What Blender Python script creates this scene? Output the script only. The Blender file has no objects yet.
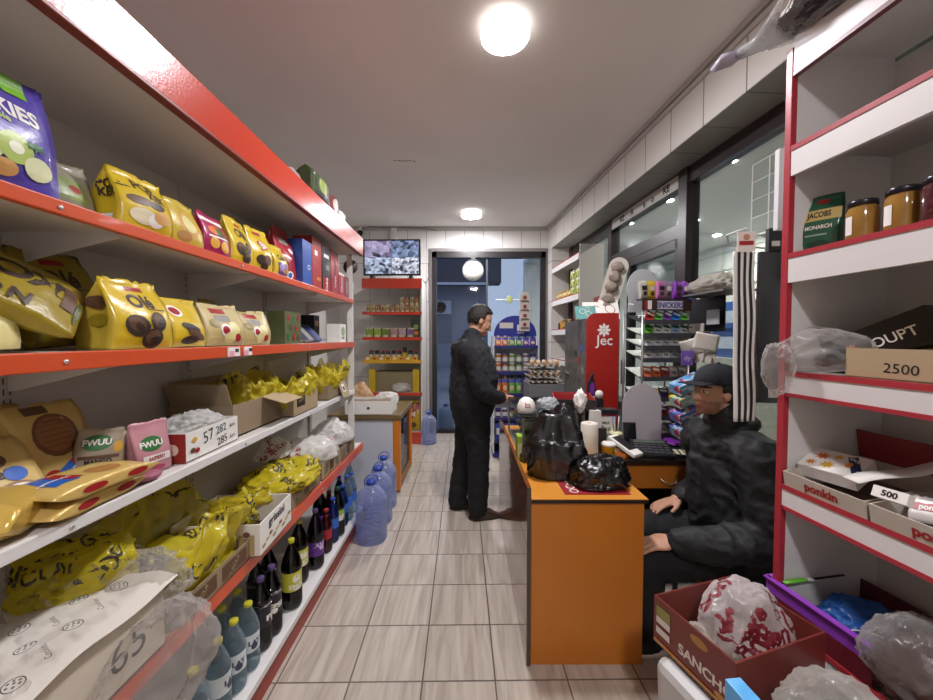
import bpy, bmesh, math, random
from math import sin, cos, pi, radians as R
from mathutils import Vector, Matrix, noise
from mathutils.bvhtree import BVHTree
SC = bpy.context.scene; COL = SC.collection
rnd = random.Random(7)
V = Vector
# ------------------------------------------------------------------ camera and points seen through it
CAMH = 1.48; FPX = 371.0; PITCH = R(-1.85)
def ray(px, py):
    a = (px-466.5)/FPX; b = -(py-350)/FPX
    return V((a, cos(PITCH)-b*sin(PITCH), sin(PITCH)+b*cos(PITCH)))
CAM0 = V((0, 0, CAMH))
def PY(px, py, y): d = ray(px, py); return CAM0+d*(y/d.y)
def PX(px, py, x): d = ray(px, py); return CAM0+d*(x/d.x)
def PZ(px, py, z): d = ray(px, py); return CAM0+d*((z-CAMH)/d.z)
EA = V((-0.0713, 0.99746, 0)); EN = V((0.99746, 0.0713, 0)); RZR = math.atan2(EN.y, EN.x)   # right-hand wall: along it (EA), into it (EN)
def RP(t, s, z): return EA*t+EN*s+V((0, 0, z))
def PS(px, py, s): d = ray(px, py); return CAM0+d*(s/d.dot(EN))
def ts(p): return p.dot(EA), p.dot(EN)
# ------------------------------------------------------------------ materials
def lin(h):
    h = h.lstrip('#'); o = []
    for i in (0, 2, 4):
        c = int(h[i:i+2], 16)/255
        o.append(c/12.92 if c <= .04045 else ((c+.055)/1.055)**2.4)
    return (*o, 1)
_m = {}
def nt(name):
    m = bpy.data.materials.new(name); m.use_nodes = True
    n = m.node_tree.nodes; l = m.node_tree.links
    return m, n, l, n['Principled BSDF']
def mat(h, r=.5, metal=0, bump=0, bs=40, alpha=1, emit=0, coat=0, spec=.5, var=0, vs=8, vh=None, key=None):
    k = (h, r, metal, bump, bs, alpha, emit, coat, spec, var, vs, vh)
    if k in _m: return _m[k]
    m, n, l, p = nt('surface_'+h)
    c = lin(h)
    p.inputs['Base Color'].default_value = c; p.inputs['Roughness'].default_value = r
    p.inputs['Metallic'].default_value = metal; p.inputs['Alpha'].default_value = alpha
    p.inputs['Specular IOR Level'].default_value = spec
    p.inputs['Coat Weight'].default_value = coat
    tc = None
    if bump or var or vh:
        tc = n.new('ShaderNodeTexCoord')
    if emit:
        p.inputs['Emission Color'].default_value = c; p.inputs['Emission Strength'].default_value = emit
    if bump:
        t = n.new('ShaderNodeTexNoise'); t.inputs['Scale'].default_value = bs; t.inputs['Detail'].default_value = 3
        b = n.new('ShaderNodeBump'); b.inputs['Strength'].default_value = bump; b.inputs['Distance'].default_value = .01
        l.new(tc.outputs['Object'], t.inputs['Vector']); l.new(t.outputs['Fac'], b.inputs['Height']); l.new(b.outputs['Normal'], p.inputs['Normal'])
    if var or vh:
        t = n.new('ShaderNodeTexNoise'); t.inputs['Scale'].default_value = vs; t.inputs['Detail'].default_value = 4
        q = n.new('ShaderNodeValToRGB'); q.color_ramp.elements[0].position = .35; q.color_ramp.elements[1].position = .65
        c2 = lin(vh) if vh else tuple(max(0, x*(1-var)) for x in c[:3])+(1,)
        q.color_ramp.elements[0].color = c2; q.color_ramp.elements[1].color = c
        l.new(tc.outputs['Object'], t.inputs['Vector']); l.new(t.outputs['Fac'], q.inputs['Fac']); l.new(q.outputs['Color'], p.inputs['Base Color'])
    _m[k] = m; return m
def blotch(cols, scale=30, r=.4, key=''):
    """printed packaging: patches of several inks"""
    k = ('b', tuple(cols), scale, r)
    if k in _m: return _m[k]
    m, n, l, p = nt('print_'+cols[0])
    tc = n.new('ShaderNodeTexCoord'); t = n.new('ShaderNodeTexVoronoi'); t.inputs['Scale'].default_value = scale
    q = n.new('ShaderNodeValToRGB'); q.color_ramp.interpolation = 'CONSTANT'
    e = q.color_ramp.elements; e[0].color = lin(cols[0]); e[1].color = lin(cols[-1]); e[1].position = 1-1/len(cols)
    for i, c in enumerate(cols[1:-1]):
        x = e.new((i+1)/len(cols)); x.color = lin(c)
    s = n.new('ShaderNodeSeparateColor')
    l.new(tc.outputs['Object'], t.inputs['Vector']); l.new(t.outputs['Color'], s.inputs[0]); l.new(s.outputs[0], q.inputs['Fac']); l.new(q.outputs['Color'], p.inputs['Base Color'])
    p.inputs['Roughness'].default_value = r
    _m[k] = m; return m
def film(h, dens=.5, r=.25, cloud=0, bump=.4, bs=30):
    """thin plastic sheet: part clear, part tinted, glossy"""
    k = ('f', h, dens, r, cloud, bump, bs)
    if k in _m: return _m[k]
    m, n, l, p = nt('film_'+h); out = n['Material Output']
    p.inputs['Base Color'].default_value = lin(h); p.inputs['Roughness'].default_value = r; p.inputs['Specular IOR Level'].default_value = .6
    tr = n.new('ShaderNodeBsdfTransparent'); tl = n.new('ShaderNodeBsdfTranslucent'); tl.inputs['Color'].default_value = lin(h)
    tr.inputs['Color'].default_value = tuple(.55+.45*x for x in lin(h)[:3])+(1,)
    a = n.new('ShaderNodeMixShader'); a.inputs[0].default_value = .35; l.new(p.outputs[0], a.inputs[1]); l.new(tl.outputs[0], a.inputs[2])
    b = n.new('ShaderNodeMixShader')
    lw = n.new('ShaderNodeLayerWeight'); lw.inputs['Blend'].default_value = .45
    ma = n.new('ShaderNodeMath'); ma.operation = 'MULTIPLY_ADD'; ma.inputs[1].default_value = .5 if dens > .3 else .32; ma.inputs[2].default_value = dens; ma.use_clamp = True
    l.new(lw.outputs['Facing'], ma.inputs[0])
    l.new(ma.outputs[0], b.inputs[0]); l.new(tr.outputs[0], b.inputs[1]); l.new(a.outputs[0], b.inputs[2]); l.new(b.outputs[0], out.inputs['Surface'])
    if bump:
        tc = n.new('ShaderNodeTexCoord'); t = n.new('ShaderNodeTexNoise'); t.inputs['Scale'].default_value = bs; t.inputs['Detail'].default_value = 2
        t.inputs['Distortion'].default_value = 1.2
        bp = n.new('ShaderNodeBump'); bp.inputs['Strength'].default_value = bump; bp.inputs['Distance'].default_value = .02
        l.new(tc.outputs['Object'], t.inputs['Vector']); l.new(t.outputs['Fac'], bp.inputs['Height']); l.new(bp.outputs['Normal'], p.inputs['Normal'])
    _m[k] = m; return m
def clear(h='ffffff', tint=.9, gl=.25):
    """clear glass or PET"""
    k = ('c', h, tint, gl)
    if k in _m: return _m[k]
    m, n, l, p = nt('clear_'+h); out = n['Material Output']
    tr = n.new('ShaderNodeBsdfTransparent'); c = lin(h); tr.inputs['Color'].default_value = tuple(x*tint for x in c[:3])+(1,)
    g = n.new('ShaderNodeBsdfGlossy'); g.inputs['Roughness'].default_value = .03
    b = n.new('ShaderNodeMixShader'); lw = n.new('ShaderNodeLayerWeight'); lw.inputs['Blend'].default_value = .35
    ma = n.new('ShaderNodeMath'); ma.operation = 'MULTIPLY_ADD'; ma.inputs[1].default_value = gl; ma.inputs[2].default_value = .03
    l.new(lw.outputs['Fresnel'], ma.inputs[0]); l.new(ma.outputs[0], b.inputs[0]); l.new(tr.outputs[0], b.inputs[1]); l.new(g.outputs[0], b.inputs[2]); l.new(b.outputs[0], out.inputs['Surface'])
    _m[k] = m; return m
def tiles(name, ca, cb, line, du, dv, ou=0, ov=0, frame='xy', lw=.012, r=.35, rot=0, grain=False, bump=0):
    """grid tiles in world metres; frame names the two world axes ('a' = along the slanted right wall)"""
    m, n, l, p = nt(name)
    g = n.new('ShaderNodeNewGeometry')
    def axis(vec):
        d = n.new('ShaderNodeVectorMath'); d.operation = 'DOT_PRODUCT'; d.inputs[1].default_value = vec; l.new(g.outputs['Position'], d.inputs[0]); return d.outputs['Value']
    ax = {'x': V((cos(rot), sin(rot), 0)), 'y': V((-sin(rot), cos(rot), 0)), 'z': V((0, 0, 1)), 'a': EA, 'n': EN}
    def mth(op, a, b=None, c=None):
        q = n.new('ShaderNodeMath'); q.operation = op
        for i, x in enumerate((a, b, c)):
            if x is None: continue
            if isinstance(x, (int, float)): q.inputs[i].default_value = x
            else: l.new(x, q.inputs[i])
        return q.outputs[0]
    lines = []; cells = []
    for k, d, o in ((frame[0], du, ou), (frame[1], dv, ov)):
        u = mth('DIVIDE', mth('SUBTRACT', axis(ax[k]), o), d)
        f = mth('FRACT', u); cells.append(mth('FLOOR', u))
        e = mth('MINIMUM', f, mth('SUBTRACT', 1, f)); lines.append(mth('LESS_THAN', e, lw*.5/d))
    ln = mth('MAXIMUM', *lines)
    cv = n.new('ShaderNodeCombineXYZ'); l.new(cells[0], cv.inputs[0]); l.new(cells[1], cv.inputs[1])
    wn = n.new('ShaderNodeTexWhiteNoise'); l.new(cv.outputs[0], wn.inputs['Vector'])
    mx = n.new('ShaderNodeMix'); mx.data_type = 'RGBA'; mx.inputs['A'].default_value = lin(ca); mx.inputs['B'].default_value = lin(cb)
    if grain:
        mp = n.new('ShaderNodeMapping'); mp.inputs['Scale'].default_value = (26, 2.2, 1); l.new(g.outputs['Position'], mp.inputs['Vector'])
        ad = n.new('ShaderNodeVectorMath'); ad.operation = 'MULTIPLY_ADD'; ad.inputs[1].default_value = (7, 7, 7); l.new(wn.outputs['Color'], ad.inputs[0]); l.new(mp.outputs[0], ad.inputs[2])
        t = n.new('ShaderNodeTexNoise'); t.inputs['Scale'].default_value = 1; t.inputs['Detail'].default_value = 5; t.inputs['Distortion'].default_value = .7; l.new(ad.outputs[0], t.inputs['Vector'])
        q = n.new('ShaderNodeMapRange'); q.inputs[1].default_value = .33; q.inputs[2].default_value = .67; l.new(t.outputs['Fac'], q.inputs[0])
        l.new(q.outputs[0], mx.inputs['Factor'])
    else:
        l.new(wn.outputs['Value'], mx.inputs['Factor'])
    m2 = n.new('ShaderNodeMix'); m2.data_type = 'RGBA'; l.new(ln, m2.inputs['Factor']); l.new(mx.outputs['Result'], m2.inputs['A']); m2.inputs['B'].default_value = lin(line)
    l.new(m2.outputs['Result'], p.inputs['Base Color']); p.inputs['Roughness'].default_value = r
    b = n.new('ShaderNodeBump'); b.inputs['Strength'].default_value = .25; b.inputs['Distance'].default_value = .004; b.invert = True; l.new(ln, b.inputs['Height']); l.new(b.outputs[0], p.inputs['Normal'])
    return m
# ------------------------------------------------------------------ flat shapes and lettering
_tc = {}
def text2d(s, bold=.02):
    """built-in font as flat mesh; cap height 1, centred"""
    if (s, bold) in _tc: return _tc[(s, bold)]
    cu = bpy.data.curves.new('t', 'FONT'); cu.body = s; cu.align_x = 'CENTER'; cu.resolution_u = 3; cu.offset = bold
    o = bpy.data.objects.new('t', cu); COL.objects.link(o)
    dg = bpy.context.evaluated_depsgraph_get(); me = bpy.data.meshes.new_from_object(o.evaluated_get(dg))
    k = 1/.69
    vs = [(v.co.x*k, v.co.y*k-.5) for v in me.vertices]; fs = [tuple(p.vertices) for p in me.polygons]
    bpy.data.objects.remove(o); bpy.data.curves.remove(cu); bpy.data.meshes.remove(me)
    _tc[(s, bold)] = (vs, fs); return vs, fs
_tg = {}
def textgrid(t, bold=.03, st=.075):
    """lettering cut into small cells, so that it follows folds"""
    if t in _tg: return _tg[t]
    vs, fs = text2d(t, bold); bv = BVHTree.FromPolygons([V((x, y, 0)) for x, y in vs], fs)
    x0 = min(v[0] for v in vs); x1 = max(v[0] for v in vs); y0 = min(v[1] for v in vs); y1 = max(v[1] for v in vs)
    nx = int((x1-x0)/st)+1; ny = int((y1-y0)/st)+1; idx = {}; ov = []; of = []
    def vi(i, j):
        if (i, j) not in idx: idx[(i, j)] = len(ov); ov.append((x0+i*st, y0+j*st))
        return idx[(i, j)]
    for j in range(ny):
        for i in range(nx):
            if bv.ray_cast(V((x0+(i+.5)*st, y0+(j+.5)*st, 1)), V((0, 0, -1)))[0] is not None: of.append((vi(i, j), vi(i+1, j), vi(i+1, j+1), vi(i, j+1)))
    _tg[t] = (ov, of); return _tg[t]
def ell2d(n=18, rings=2, a0=0, a1=2*pi):
    vs = [(0, 0)]; fs = []
    for r in range(1, rings+1):
        for i in range(n): a = a0+(a1-a0)*i/n; vs.append((cos(a)*r/rings, sin(a)*r/rings))
    for i in range(n): fs.append((0, 1+i, 1+(i+1) % n))
    for r in range(1, rings):
        for i in range(n):
            a = 1+(r-1)*n; b = 1+r*n; j = (i+1) % n; fs.append((a+i, b+i, b+j, a+j))
    return vs, fs
def ring2d(n=20, t=.15):
    vs = []; fs = []
    for i in range(n):
        a = 2*pi*i/n; vs += [(cos(a), sin(a)), (cos(a)*(1-t), sin(a)*(1-t))]
    for i in range(n): j = (i+1) % n; fs.append((2*i, 2*j, 2*j+1, 2*i+1))
    return vs, fs
def rect2d(nx=4, ny=4):
    vs = [(-.5+i/nx, -.5+j/ny) for j in range(ny+1) for i in range(nx+1)]
    fs = [(j*(nx+1)+i, j*(nx+1)+i+1, (j+1)*(nx+1)+i+1, (j+1)*(nx+1)+i) for j in range(ny) for i in range(nx)]
    return vs, fs
def star2d(n=6, inner=.4, k=4):
    vs = [(0, 0)]; m = n*2
    for i in range(m): a = 2*pi*i/m+pi/2; r = 1 if i % 2 == 0 else inner; vs.append((cos(a)*r, sin(a)*r))
    return vs, [(0, 1+i, 1+(i+1) % m) for i in range(m)]
# ------------------------------------------------------------------ mesh builder
class MB:
    def __init__(s): s.v = []; s.f = []; s.mi = []; s.sm = []; s.mats = []; s.bv = None; s.eps = .0006; s.steep = 0
    def slot(s, m):
        if m not in s.mats: s.mats.append(m)
        return s.mats.index(m)
    def add(s, vs, fs, m, smooth=False, M=None):
        b = len(s.v); k = s.slot(m)
        for p in vs: p = V(p); s.v.append(M @ p if M else p)
        for f in fs: s.f.append(tuple(i+b for i in f)); s.mi.append(k); s.sm.append(smooth)
        return s
    def box(s, c, d, m, M=None, taper=1):
        x, y, z = (q/2 for q in d); c = V(c); t = taper
        vs = [c+V(q) for q in ((-x, -y, -z), (x, -y, -z), (x, y, -z), (-x, y, -z), (-x*t, -y*t, z), (x*t, -y*t, z), (x*t, y*t, z), (-x*t, y*t, z))]
        return s.add(vs, [(3, 2, 1, 0), (4, 5, 6, 7), (0, 1, 5, 4), (1, 2, 6, 5), (2, 3, 7, 6), (3, 0, 4, 7)], m, M=M)
    def bx(s, a, b, m, M=None):
        a, b = V(a), V(b); return s.box((a+b)/2, (abs(b.x-a.x), abs(b.y-a.y), abs(b.z-a.z)), m, M)
    def prism(s, pts, h, m, M=None, smooth=False):
        """polygon in xz, extruded along y by h"""
        n = len(pts); vs = [V((x, 0, z)) for x, z in pts]+[V((x, h, z)) for x, z in pts]
        fs = [tuple(range(n)), tuple(range(2*n-1, n-1, -1))]+[(i, i+n, (i+1) % n+n, (i+1) % n) for i in range(n)]
        return s.add(vs, fs, m, M=M)
    def quad(s, a, b, c, d, m): return s.add([a, b, c, d], [(0, 1, 2, 3)], m)
    def grid(s, fn, nu, nv, m, smooth=True, cu=False, M=None, skip=None):
        vs = [fn(i/nu, j/nv) for j in range(nv+1) for i in range(nu+(0 if cu else 1))]
        w = nu if cu else nu+1
        fs = [(j*w+i, j*w+(i+1) % w, (j+1)*w+(i+1) % w, (j+1)*w+i) for j in range(nv) for i in range(nu)]
        return s.add(vs, fs, m, smooth, M)
    def lathe(s, prof, m, n=20, M=None, cap=True, smooth=True):
        vs = []; fs = []
        for r, z in prof:
            for i in range(n): a = 2*pi*i/n; vs.append((cos(a)*r, sin(a)*r, z))
        for j in range(len(prof)-1):
            for i in range(n): k = (i+1) % n; fs.append((j*n+i, j*n+k, (j+1)*n+k, (j+1)*n+i))
        if cap:
            if prof[0][0] > 1e-5: fs.append(tuple(range(n-1, -1, -1)))
            if prof[-1][0] > 1e-5: fs.append(tuple((len(prof)-1)*n+i for i in range(n)))
        return s.add(vs, fs, m, smooth, M)
    def tube(s, pts, r, m, n=8, M=None, flat=1, closed=False):
        pts = [V(p) for p in pts]; rr = r if isinstance(r, (list, tuple)) else [r]*len(pts)
        vs = []; fs = []; up = V((0, 0, 1)); N = len(pts)
        t0 = (pts[1]-pts[0]).normalized(); a = t0.cross(up)
        if a.length < 1e-3: a = t0.cross(V((1, 0, 0)))
        a.normalize()
        for k, p in enumerate(pts):
            t = (pts[min(k+1, N-1)]-pts[max(k-1, 0)])
            if t.length < 1e-9: t = t0
            t = t.normalized()
            a = (a-t*a.dot(t)); a = a.normalized() if a.length > 1e-6 else t.orthogonal().normalized()
            b = t.cross(a)
            for i in range(n): q = 2*pi*i/n; vs.append(p+a*cos(q)*rr[k]+b*sin(q)*rr[k]*flat)
        for k in range(N-1):
            for i in range(n): j = (i+1) % n; fs.append((k*n+i, k*n+j, (k+1)*n+j, (k+1)*n+i))
        if closed:
            for i in range(n): j = (i+1) % n; fs.append(((N-1)*n+i, (N-1)*n+j, j, i))
        else: fs += [tuple(range(n-1, -1, -1)), tuple((N-1)*n+i for i in range(n))]
        return s.add(vs, fs, m, True, M)
    def ell(s, c, rad, m, M=None, n=14, rot=None):
        vs = []; fs = []; c = V(c); k = n//2
        for j in range(k+1):
            for i in range(n):
                a = pi*j/k; q = 2*pi*i/n; p = V((sin(a)*cos(q)*rad[0], sin(a)*sin(q)*rad[1], cos(a)*rad[2]))
                if rot: p = rot @ p
                vs.append(c+p)
        for j in range(k):
            for i in range(n): w = (i+1) % n; fs.append((j*n+i, (j+1)*n+i, (j+1)*n+w, j*n+w))
        return s.add(vs, fs, m, True, M)
    def ico(s, c, rad, m, sub=4, fn=None, M=None):
        bm = bmesh.new(); bmesh.ops.create_icosphere(bm, subdivisions=sub, radius=1)
        bm.verts.ensure_lookup_table(); vs = []
        for v in bm.verts:
            p = v.co.copy()
            if fn: p = fn(p)
            vs.append(V(c)+V((p.x*rad[0], p.y*rad[1], p.z*rad[2])))
        fs = [tuple(v.index for v in f.verts) for f in bm.faces]; bm.free()
        return s.add(vs, fs, m, True, M)
    # --- printing, laid on whatever surface is already in the builder
    def freeze(s): s.bv = BVHTree.FromPolygons(s.v, s.f)
    def decal(s, shape, o, U, W, m, dist=.6):
        if s.bv is None: s.freeze()
        U, W, o = V(U), V(W), V(o); N = U.cross(W).normalized(); vs, fs = shape; out = []; ok = []
        s.eps += .0003
        for x, y in vs:
            q = o+U*x+W*y
            h = s.bv.ray_cast(q+N*dist, -N, dist*2.2)
            ok.append(h[0] is not None and abs(h[1].dot(N)) > s.steep); out.append((h[0]+N*s.eps) if h[0] is not None else q)
        L = max(U.length, W.length)
        def near(f):
            if s.steep < .1: return True
            k = [(out[i]-o).dot(N) for i in f]; return max(k)-min(k) < .3*L
        s.add(out, [f for f in fs if all(ok[i] for i in f) and near(f)], m)
        return s
    def text(s, t, o, U, W, size, m, bold=.02, rot=0, sx=1):
        U, W = V(U), V(W); u = U*cos(rot)+W*sin(rot); w = W*cos(rot)-U*sin(rot)
        return s.decal(text2d(t, bold), o, u*size*sx, w*size, m)
    def mesh(s, name):
        me = bpy.data.meshes.new(name); me.from_pydata(s.v, [], s.f)
        for m in s.mats: me.materials.append(m)
        me.polygons.foreach_set('material_index', s.mi); me.polygons.foreach_set('use_smooth', s.sm); me.update(); return me
    def build(s, name, parent=None, loc=(0, 0, 0), rz=0, bevel=0, sub=0, weld=False, solid=0):
        o = bpy.data.objects.new(name, s.mesh(name)); COL.objects.link(o)
        o.location = loc; o.rotation_euler = (0, 0, rz) if isinstance(rz, (int, float)) else rz
        if parent: o.parent = parent
        if bevel:
            b = o.modifiers.new('edge', 'BEVEL'); b.width = bevel; b.segments = 2; b.limit_method = 'ANGLE'
        if solid:
            b = o.modifiers.new('thick', 'SOLIDIFY'); b.thickness = solid
        if sub:
            b = o.modifiers.new('smooth', 'SUBSURF'); b.levels = sub; b.render_levels = sub
        return o
def tag(o, label, cat, group=None, kind=None):
    o['label'] = label; o['category'] = cat
    if group: o['group'] = group
    if kind: o['kind'] = kind
    return o
def thing(name, label, cat, loc=(0, 0, 0), rz=0, group=None):
    o = bpy.data.objects.new(name, None); o.empty_display_size = .05; COL.objects.link(o)
    o.location = loc; o.rotation_euler = (0, 0, rz) if isinstance(rz, (int, float)) else rz
    return tag(o, label, cat, group)
def struct(o): o['kind'] = 'structure'; return o
def dup(root, loc=None, rz=None, label=None, group=None, parent=None):
    r = root.copy(); COL.objects.link(r)
    if parent: r.parent = parent
    if loc is not None: r.location = loc
    if rz is not None: r.rotation_euler = (0, 0, rz) if isinstance(rz, (int, float)) else rz
    if label: r['label'] = label
    if group: r['group'] = group
    for ch in list(root.children): dup(ch, parent=r)
    return r
def T(loc=(0, 0, 0), rz=0, rx=0, ry=0, s=1):
    return Matrix.Translation(V(loc)) @ Matrix.Rotation(rz, 4, 'Z') @ Matrix.Rotation(ry, 4, 'Y') @ Matrix.Rotation(rx, 4, 'X') @ Matrix.Scale(s, 4)
# ------------------------------------------------------------------ families of packaging
X_, Z_ = V((1, 0, 0)), V((0, 0, 1))
def pouch(w, h, d, m, seed=0, crimp=.07, side=None, lean=0, topw=1.0, belly=.10, wr=.009, pillow=False, ears=0):
    """stand-up bag: gusseted sides, pinched top, front facing -y, standing on z = 0"""
    mb = MB(); side = side or m; nu, ns, nv = 12, 4, 18
    def prof(v):
        if pillow:
            e = min(v, 1-v); return max(.03, min(1, (e/.22))**.6 if e < .22 else 1)
        a = .82+.18*min(1, v/.15)
        b = 1 if v < .35 else max(.02, 1-((v-.35)/(1-crimp-.35))**1.5)
        return max(.02, a*b)
    sd = V((seed*1.7, seed*3.1, seed*.9))
    def pt(side_i, u, v):
        # side_i 0 front, 1 right, 2 back, 3 left
        t = prof(v)*d/2; ww = w/2*(1+(topw-1)*v)*(1-.03*sin(pi*min(1, v*1.2))); z = v*h
        bul = belly*d*sin(pi*min(1, v/(1-crimp)))*1.0
        if side_i in (0, 2):
            c = cos(u*pi/1.0)  # u -.5...5
            y = -(t*(.86+.14*c)+bul*c*.5*(t/(d/2)+.1)); x = u*2*ww
            if side_i == 2: x, y = -x, -y
        else:
            y = u*2*t*.86; inn = .10*d*sin(pi*min(1, v*1.1))*(1-(2*u)**2)+(.10*d*(v**2))*(1-(2*u)**2)
            x = ww-inn*(1 if not pillow else 0)
            if side_i == 3: x, y = -x, -y
        p = V((x, y, z))
        k = wr*(.4+1.2*abs(v-.4))
        q = V((x*14, y*14, z*9))+sd
        p += V((noise.noise(q), noise.noise(q+V((9, 0, 0)))*1.6, noise.noise(q+V((0, 9, 0)))*.4))*k
        if v > .97: p.z += .004*sin(u*40+seed)
        p.y += lean*z
        return p
    loop = [(0, -.5+i/nu) for i in range(nu)]+[(1, -.5+i/ns) for i in range(ns)]+[(2, -.5+i/nu) for i in range(nu)]+[(3, -.5+i/ns) for i in range(ns)]
    n = len(loop); vs = []; fs = []; fm = []
    for j in range(nv+1):
        for a, u in loop: vs.append(pt(a, u, j/nv))
    for j in range(nv):
        for i in range(n):
            fs.append((j*n+i, j*n+(i+1) % n, (j+1)*n+(i+1) % n, (j+1)*n+i)); fm.append(loop[i][0])
    b0 = [f for f, a in zip(fs, fm) if a in (0, 2)]; b1 = [f for f, a in zip(fs, fm) if a in (1, 3)]
    b0 += [tuple(range(n-1, -1, -1)), tuple(nv*n+i for i in range(n))]
    k0 = mb.slot(m); k1 = mb.slot(side)
    mb.v = vs; mb.f = b0+b1; mb.mi = [k0]*len(b0)+[k1]*len(b1); mb.sm = [True]*len(mb.f)
    mb.w, mb.h, mb.d = w, h, d
    mb.freeze()
    return mb
def art(mb, items):
    """items in front-panel units: x -1..1 of half width, z 0..1 of height"""
    w, h = mb.w/2, mb.h
    for it in items:
        k = it[0]
        if k == 't':
            _, t, x, z, s, m = it[:6]; rot = it[6] if len(it) > 6 else 0
            sx = it[7] if len(it) > 7 else 1
            mb.text(t, (x*w, 0, z*h), X_, Z_, s*h, m, .035, rot, sx)
        elif k in 'eros':
            _, x, z, a, b, m = it[:6]; rot = it[6] if len(it) > 6 else 0
            U = X_*cos(rot)+Z_*sin(rot); W = Z_*cos(rot)-X_*sin(rot)
            sh = {'e': ell2d(16, 3), 'r': rect2d(6, 6), 'o': ring2d(), 's': star2d(8, .45)}[k]
            q = 2 if k == 'r' else 1
            mb.decal(sh, (x*w, 0, z*h), U*a*w*q, W*b*h*q, m)
    return mb
def cookie(mb, x, z, r, dark, light, rot=0):
    w, h = mb.w/2, mb.h; k = r*w/h
    art(mb, [('e', x, z, r, k*.9, dark, rot), ('e', x-.08*r, z+.15*k, r*.72, k*.55, light, rot+.3), ('e', x+.1*r, z-.1*k, r*.45, k*.28, dark, rot)])
def boxpack(w, h, d, m, items=(), side=None, bevel=.0015):
    """printed carton, front facing -y, standing on z = 0"""
    mb = MB(); mb.box((0, 0, h/2), (w, d, h), m); mb.w, mb.h, mb.d = w, h, d
    if side:
        for sx in (-1, 1): mb.box((sx*(w/2+.0004), 0, h/2), (.0006, d*.998, h*.998), side)
    mb.freeze(); art(mb, items); return mb
def carton(w, d, h, m, t=.005, mi=None):
    """open-topped box, floor at z = 0"""
    mb = MB(); mi = mi or m
    mb.box((0, 0, t/2), (w, d, t), mi)
    mb.box((0, -d/2+t/2, h/2), (w, t, h), m); mb.box((0, d/2-t/2, h/2), (w, t, h), m)
    mb.box((-w/2+t/2, 0, h/2), (t, d-2*t, h), m); mb.box((w/2-t/2, 0, h/2), (t, d-2*t, h), m)
    return mb
def crumple(rad, m, seed=0, amp=.3, fr=1.3, sub=5, flat=.35, ears=0, squash=None):
    """a loose plastic bag: folded, creased, settled on z = 0"""
    mb = MB(); sd = V((seed*3.3, seed*1.7, seed*7.1))
    def fn(p):
        q = p*fr+sd
        n1 = noise.noise(q); n2 = abs(noise.noise(q*2.1+V((5, 0, 0)))); n3 = abs(noise.noise(q*4.6+V((0, 7, 0))))
        n4 = abs(noise.noise(V((q.x*6, q.y*6, q.z*2))+V((3, 3, 0))))
        w = q*1.9+V((n1, n2, n3))*1.2; n5 = 1-abs(noise.noise(w)); n6 = 1-abs(noise.noise(V((w.x*1.2, w.y*2.3, w.z*1.7))+V((4, 4, 4))))
        k = 1+amp*(.9*n1-.8*(n2-.2)+.2*(n3-.2)+.34*(n5**2-.6)+.20*(n6**3-.5))
        o = p*k
        if ears and p.z > .3:
            e = max(0, noise.noise(q*1.6+V((20, 0, 0))))**1.2; o += V((p.x*.4, p.y*.4, 1))*e*ears
        if o.z < 0: o.z *= flat
        return o
    mb.ico((0, 0, 0), rad, m, sub, fn)
    lo = min(v.z for v in mb.v)
    mb.v = [V((v.x, v.y, v.z-lo)) for v in mb.v]
    mb.freeze(); return mb
def openbag(rad, m, seed=0, ears=.5, flare=.12, sag=.25):
    """a thin carrier bag standing open, its rim folded and drooping"""
    mb = MB(); sd = V((seed*2.7, seed*1.9, seed*4.1)); a0 = seed*.7
    def f(u, v):
        a = 2*pi*u; c, s_ = cos(a), sin(a); e = 3; k = (abs(c)**e+abs(s_)**e)**(-1/e)
        q = V((c*1.6, s_*1.6, v*1.3))+sd; n1 = noise.noise(q); n2 = 1-abs(noise.noise(q*2.1)); n3 = 1-abs(noise.noise(V((c*5, s_*5, v*1.1))+sd)); n4 = 1-2*abs(noise.noise(V((c*4+v*2, s_*4-v*2, v*5))+sd))
        r_ = (.80+.25*sin(pi*min(1, v*.9))+flare*v*v)*(1+.18*n1+.26*(n2-.7)*(.3+v)+.26*(n3-.7)*(.25+v)+.09*n4*(.3+v))
        if v > .8: r_ -= sag*(v-.8)*max(0, .3+n1)*1.6
        top = .86+.32*noise.noise(V((c*1.5, s_*1.5, 3))+sd)+.25*noise.noise(V((c*4, s_*4, 8))+sd)+ears*(max(0, cos(a-a0))**8+max(0, cos(a-a0-2.4))**10)
        z = v*top if v < .8 else top*(.8+(v-.8)*(1-1.3*max(0, n1+.1)))
        return V((rad[0]*k*c*r_, rad[1]*k*s_*r_, max(0, rad[2]*z)))
    mb.grid(f, 110, 34, m, cu=True); b = len(mb.v); mb.f.append(tuple(range(109, -1, -1))); mb.mi.append(0); mb.sm.append(True)
    mb.freeze(); return mb
def wordfall(mb, words, m, n, size, seed, ext, dirs=((1, 0, 0), (0, -1, 0), (0, 0, 1))):
    """the same printing repeated at odd angles over a crumpled bag, seen from the aisle (+x), the camera (-y) and above"""
    r = random.Random(seed)
    for i in range(n):
        w = words[i % len(words)]; a = r.uniform(-.9, .9)
        k = r.choice(dirs); N = V(k)
        U = V((0, 1, 0)) if k == (1, 0, 0) else X_
        W = N.cross(U)
        u = U*cos(a)+W*sin(a); ww = W*cos(a)-U*sin(a)
        o = V((r.uniform(-ext[0], ext[0]), r.uniform(-ext[1], ext[1]), r.uniform(.25, .85)*ext[2]))
        if k == (1, 0, 0): o.x = 0
        if k == (0, -1, 0): o.y = 0
        mb.eps = .0015; mb.steep = .3
        mb.decal(textgrid(w), o, u*size, ww*size, m)
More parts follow.
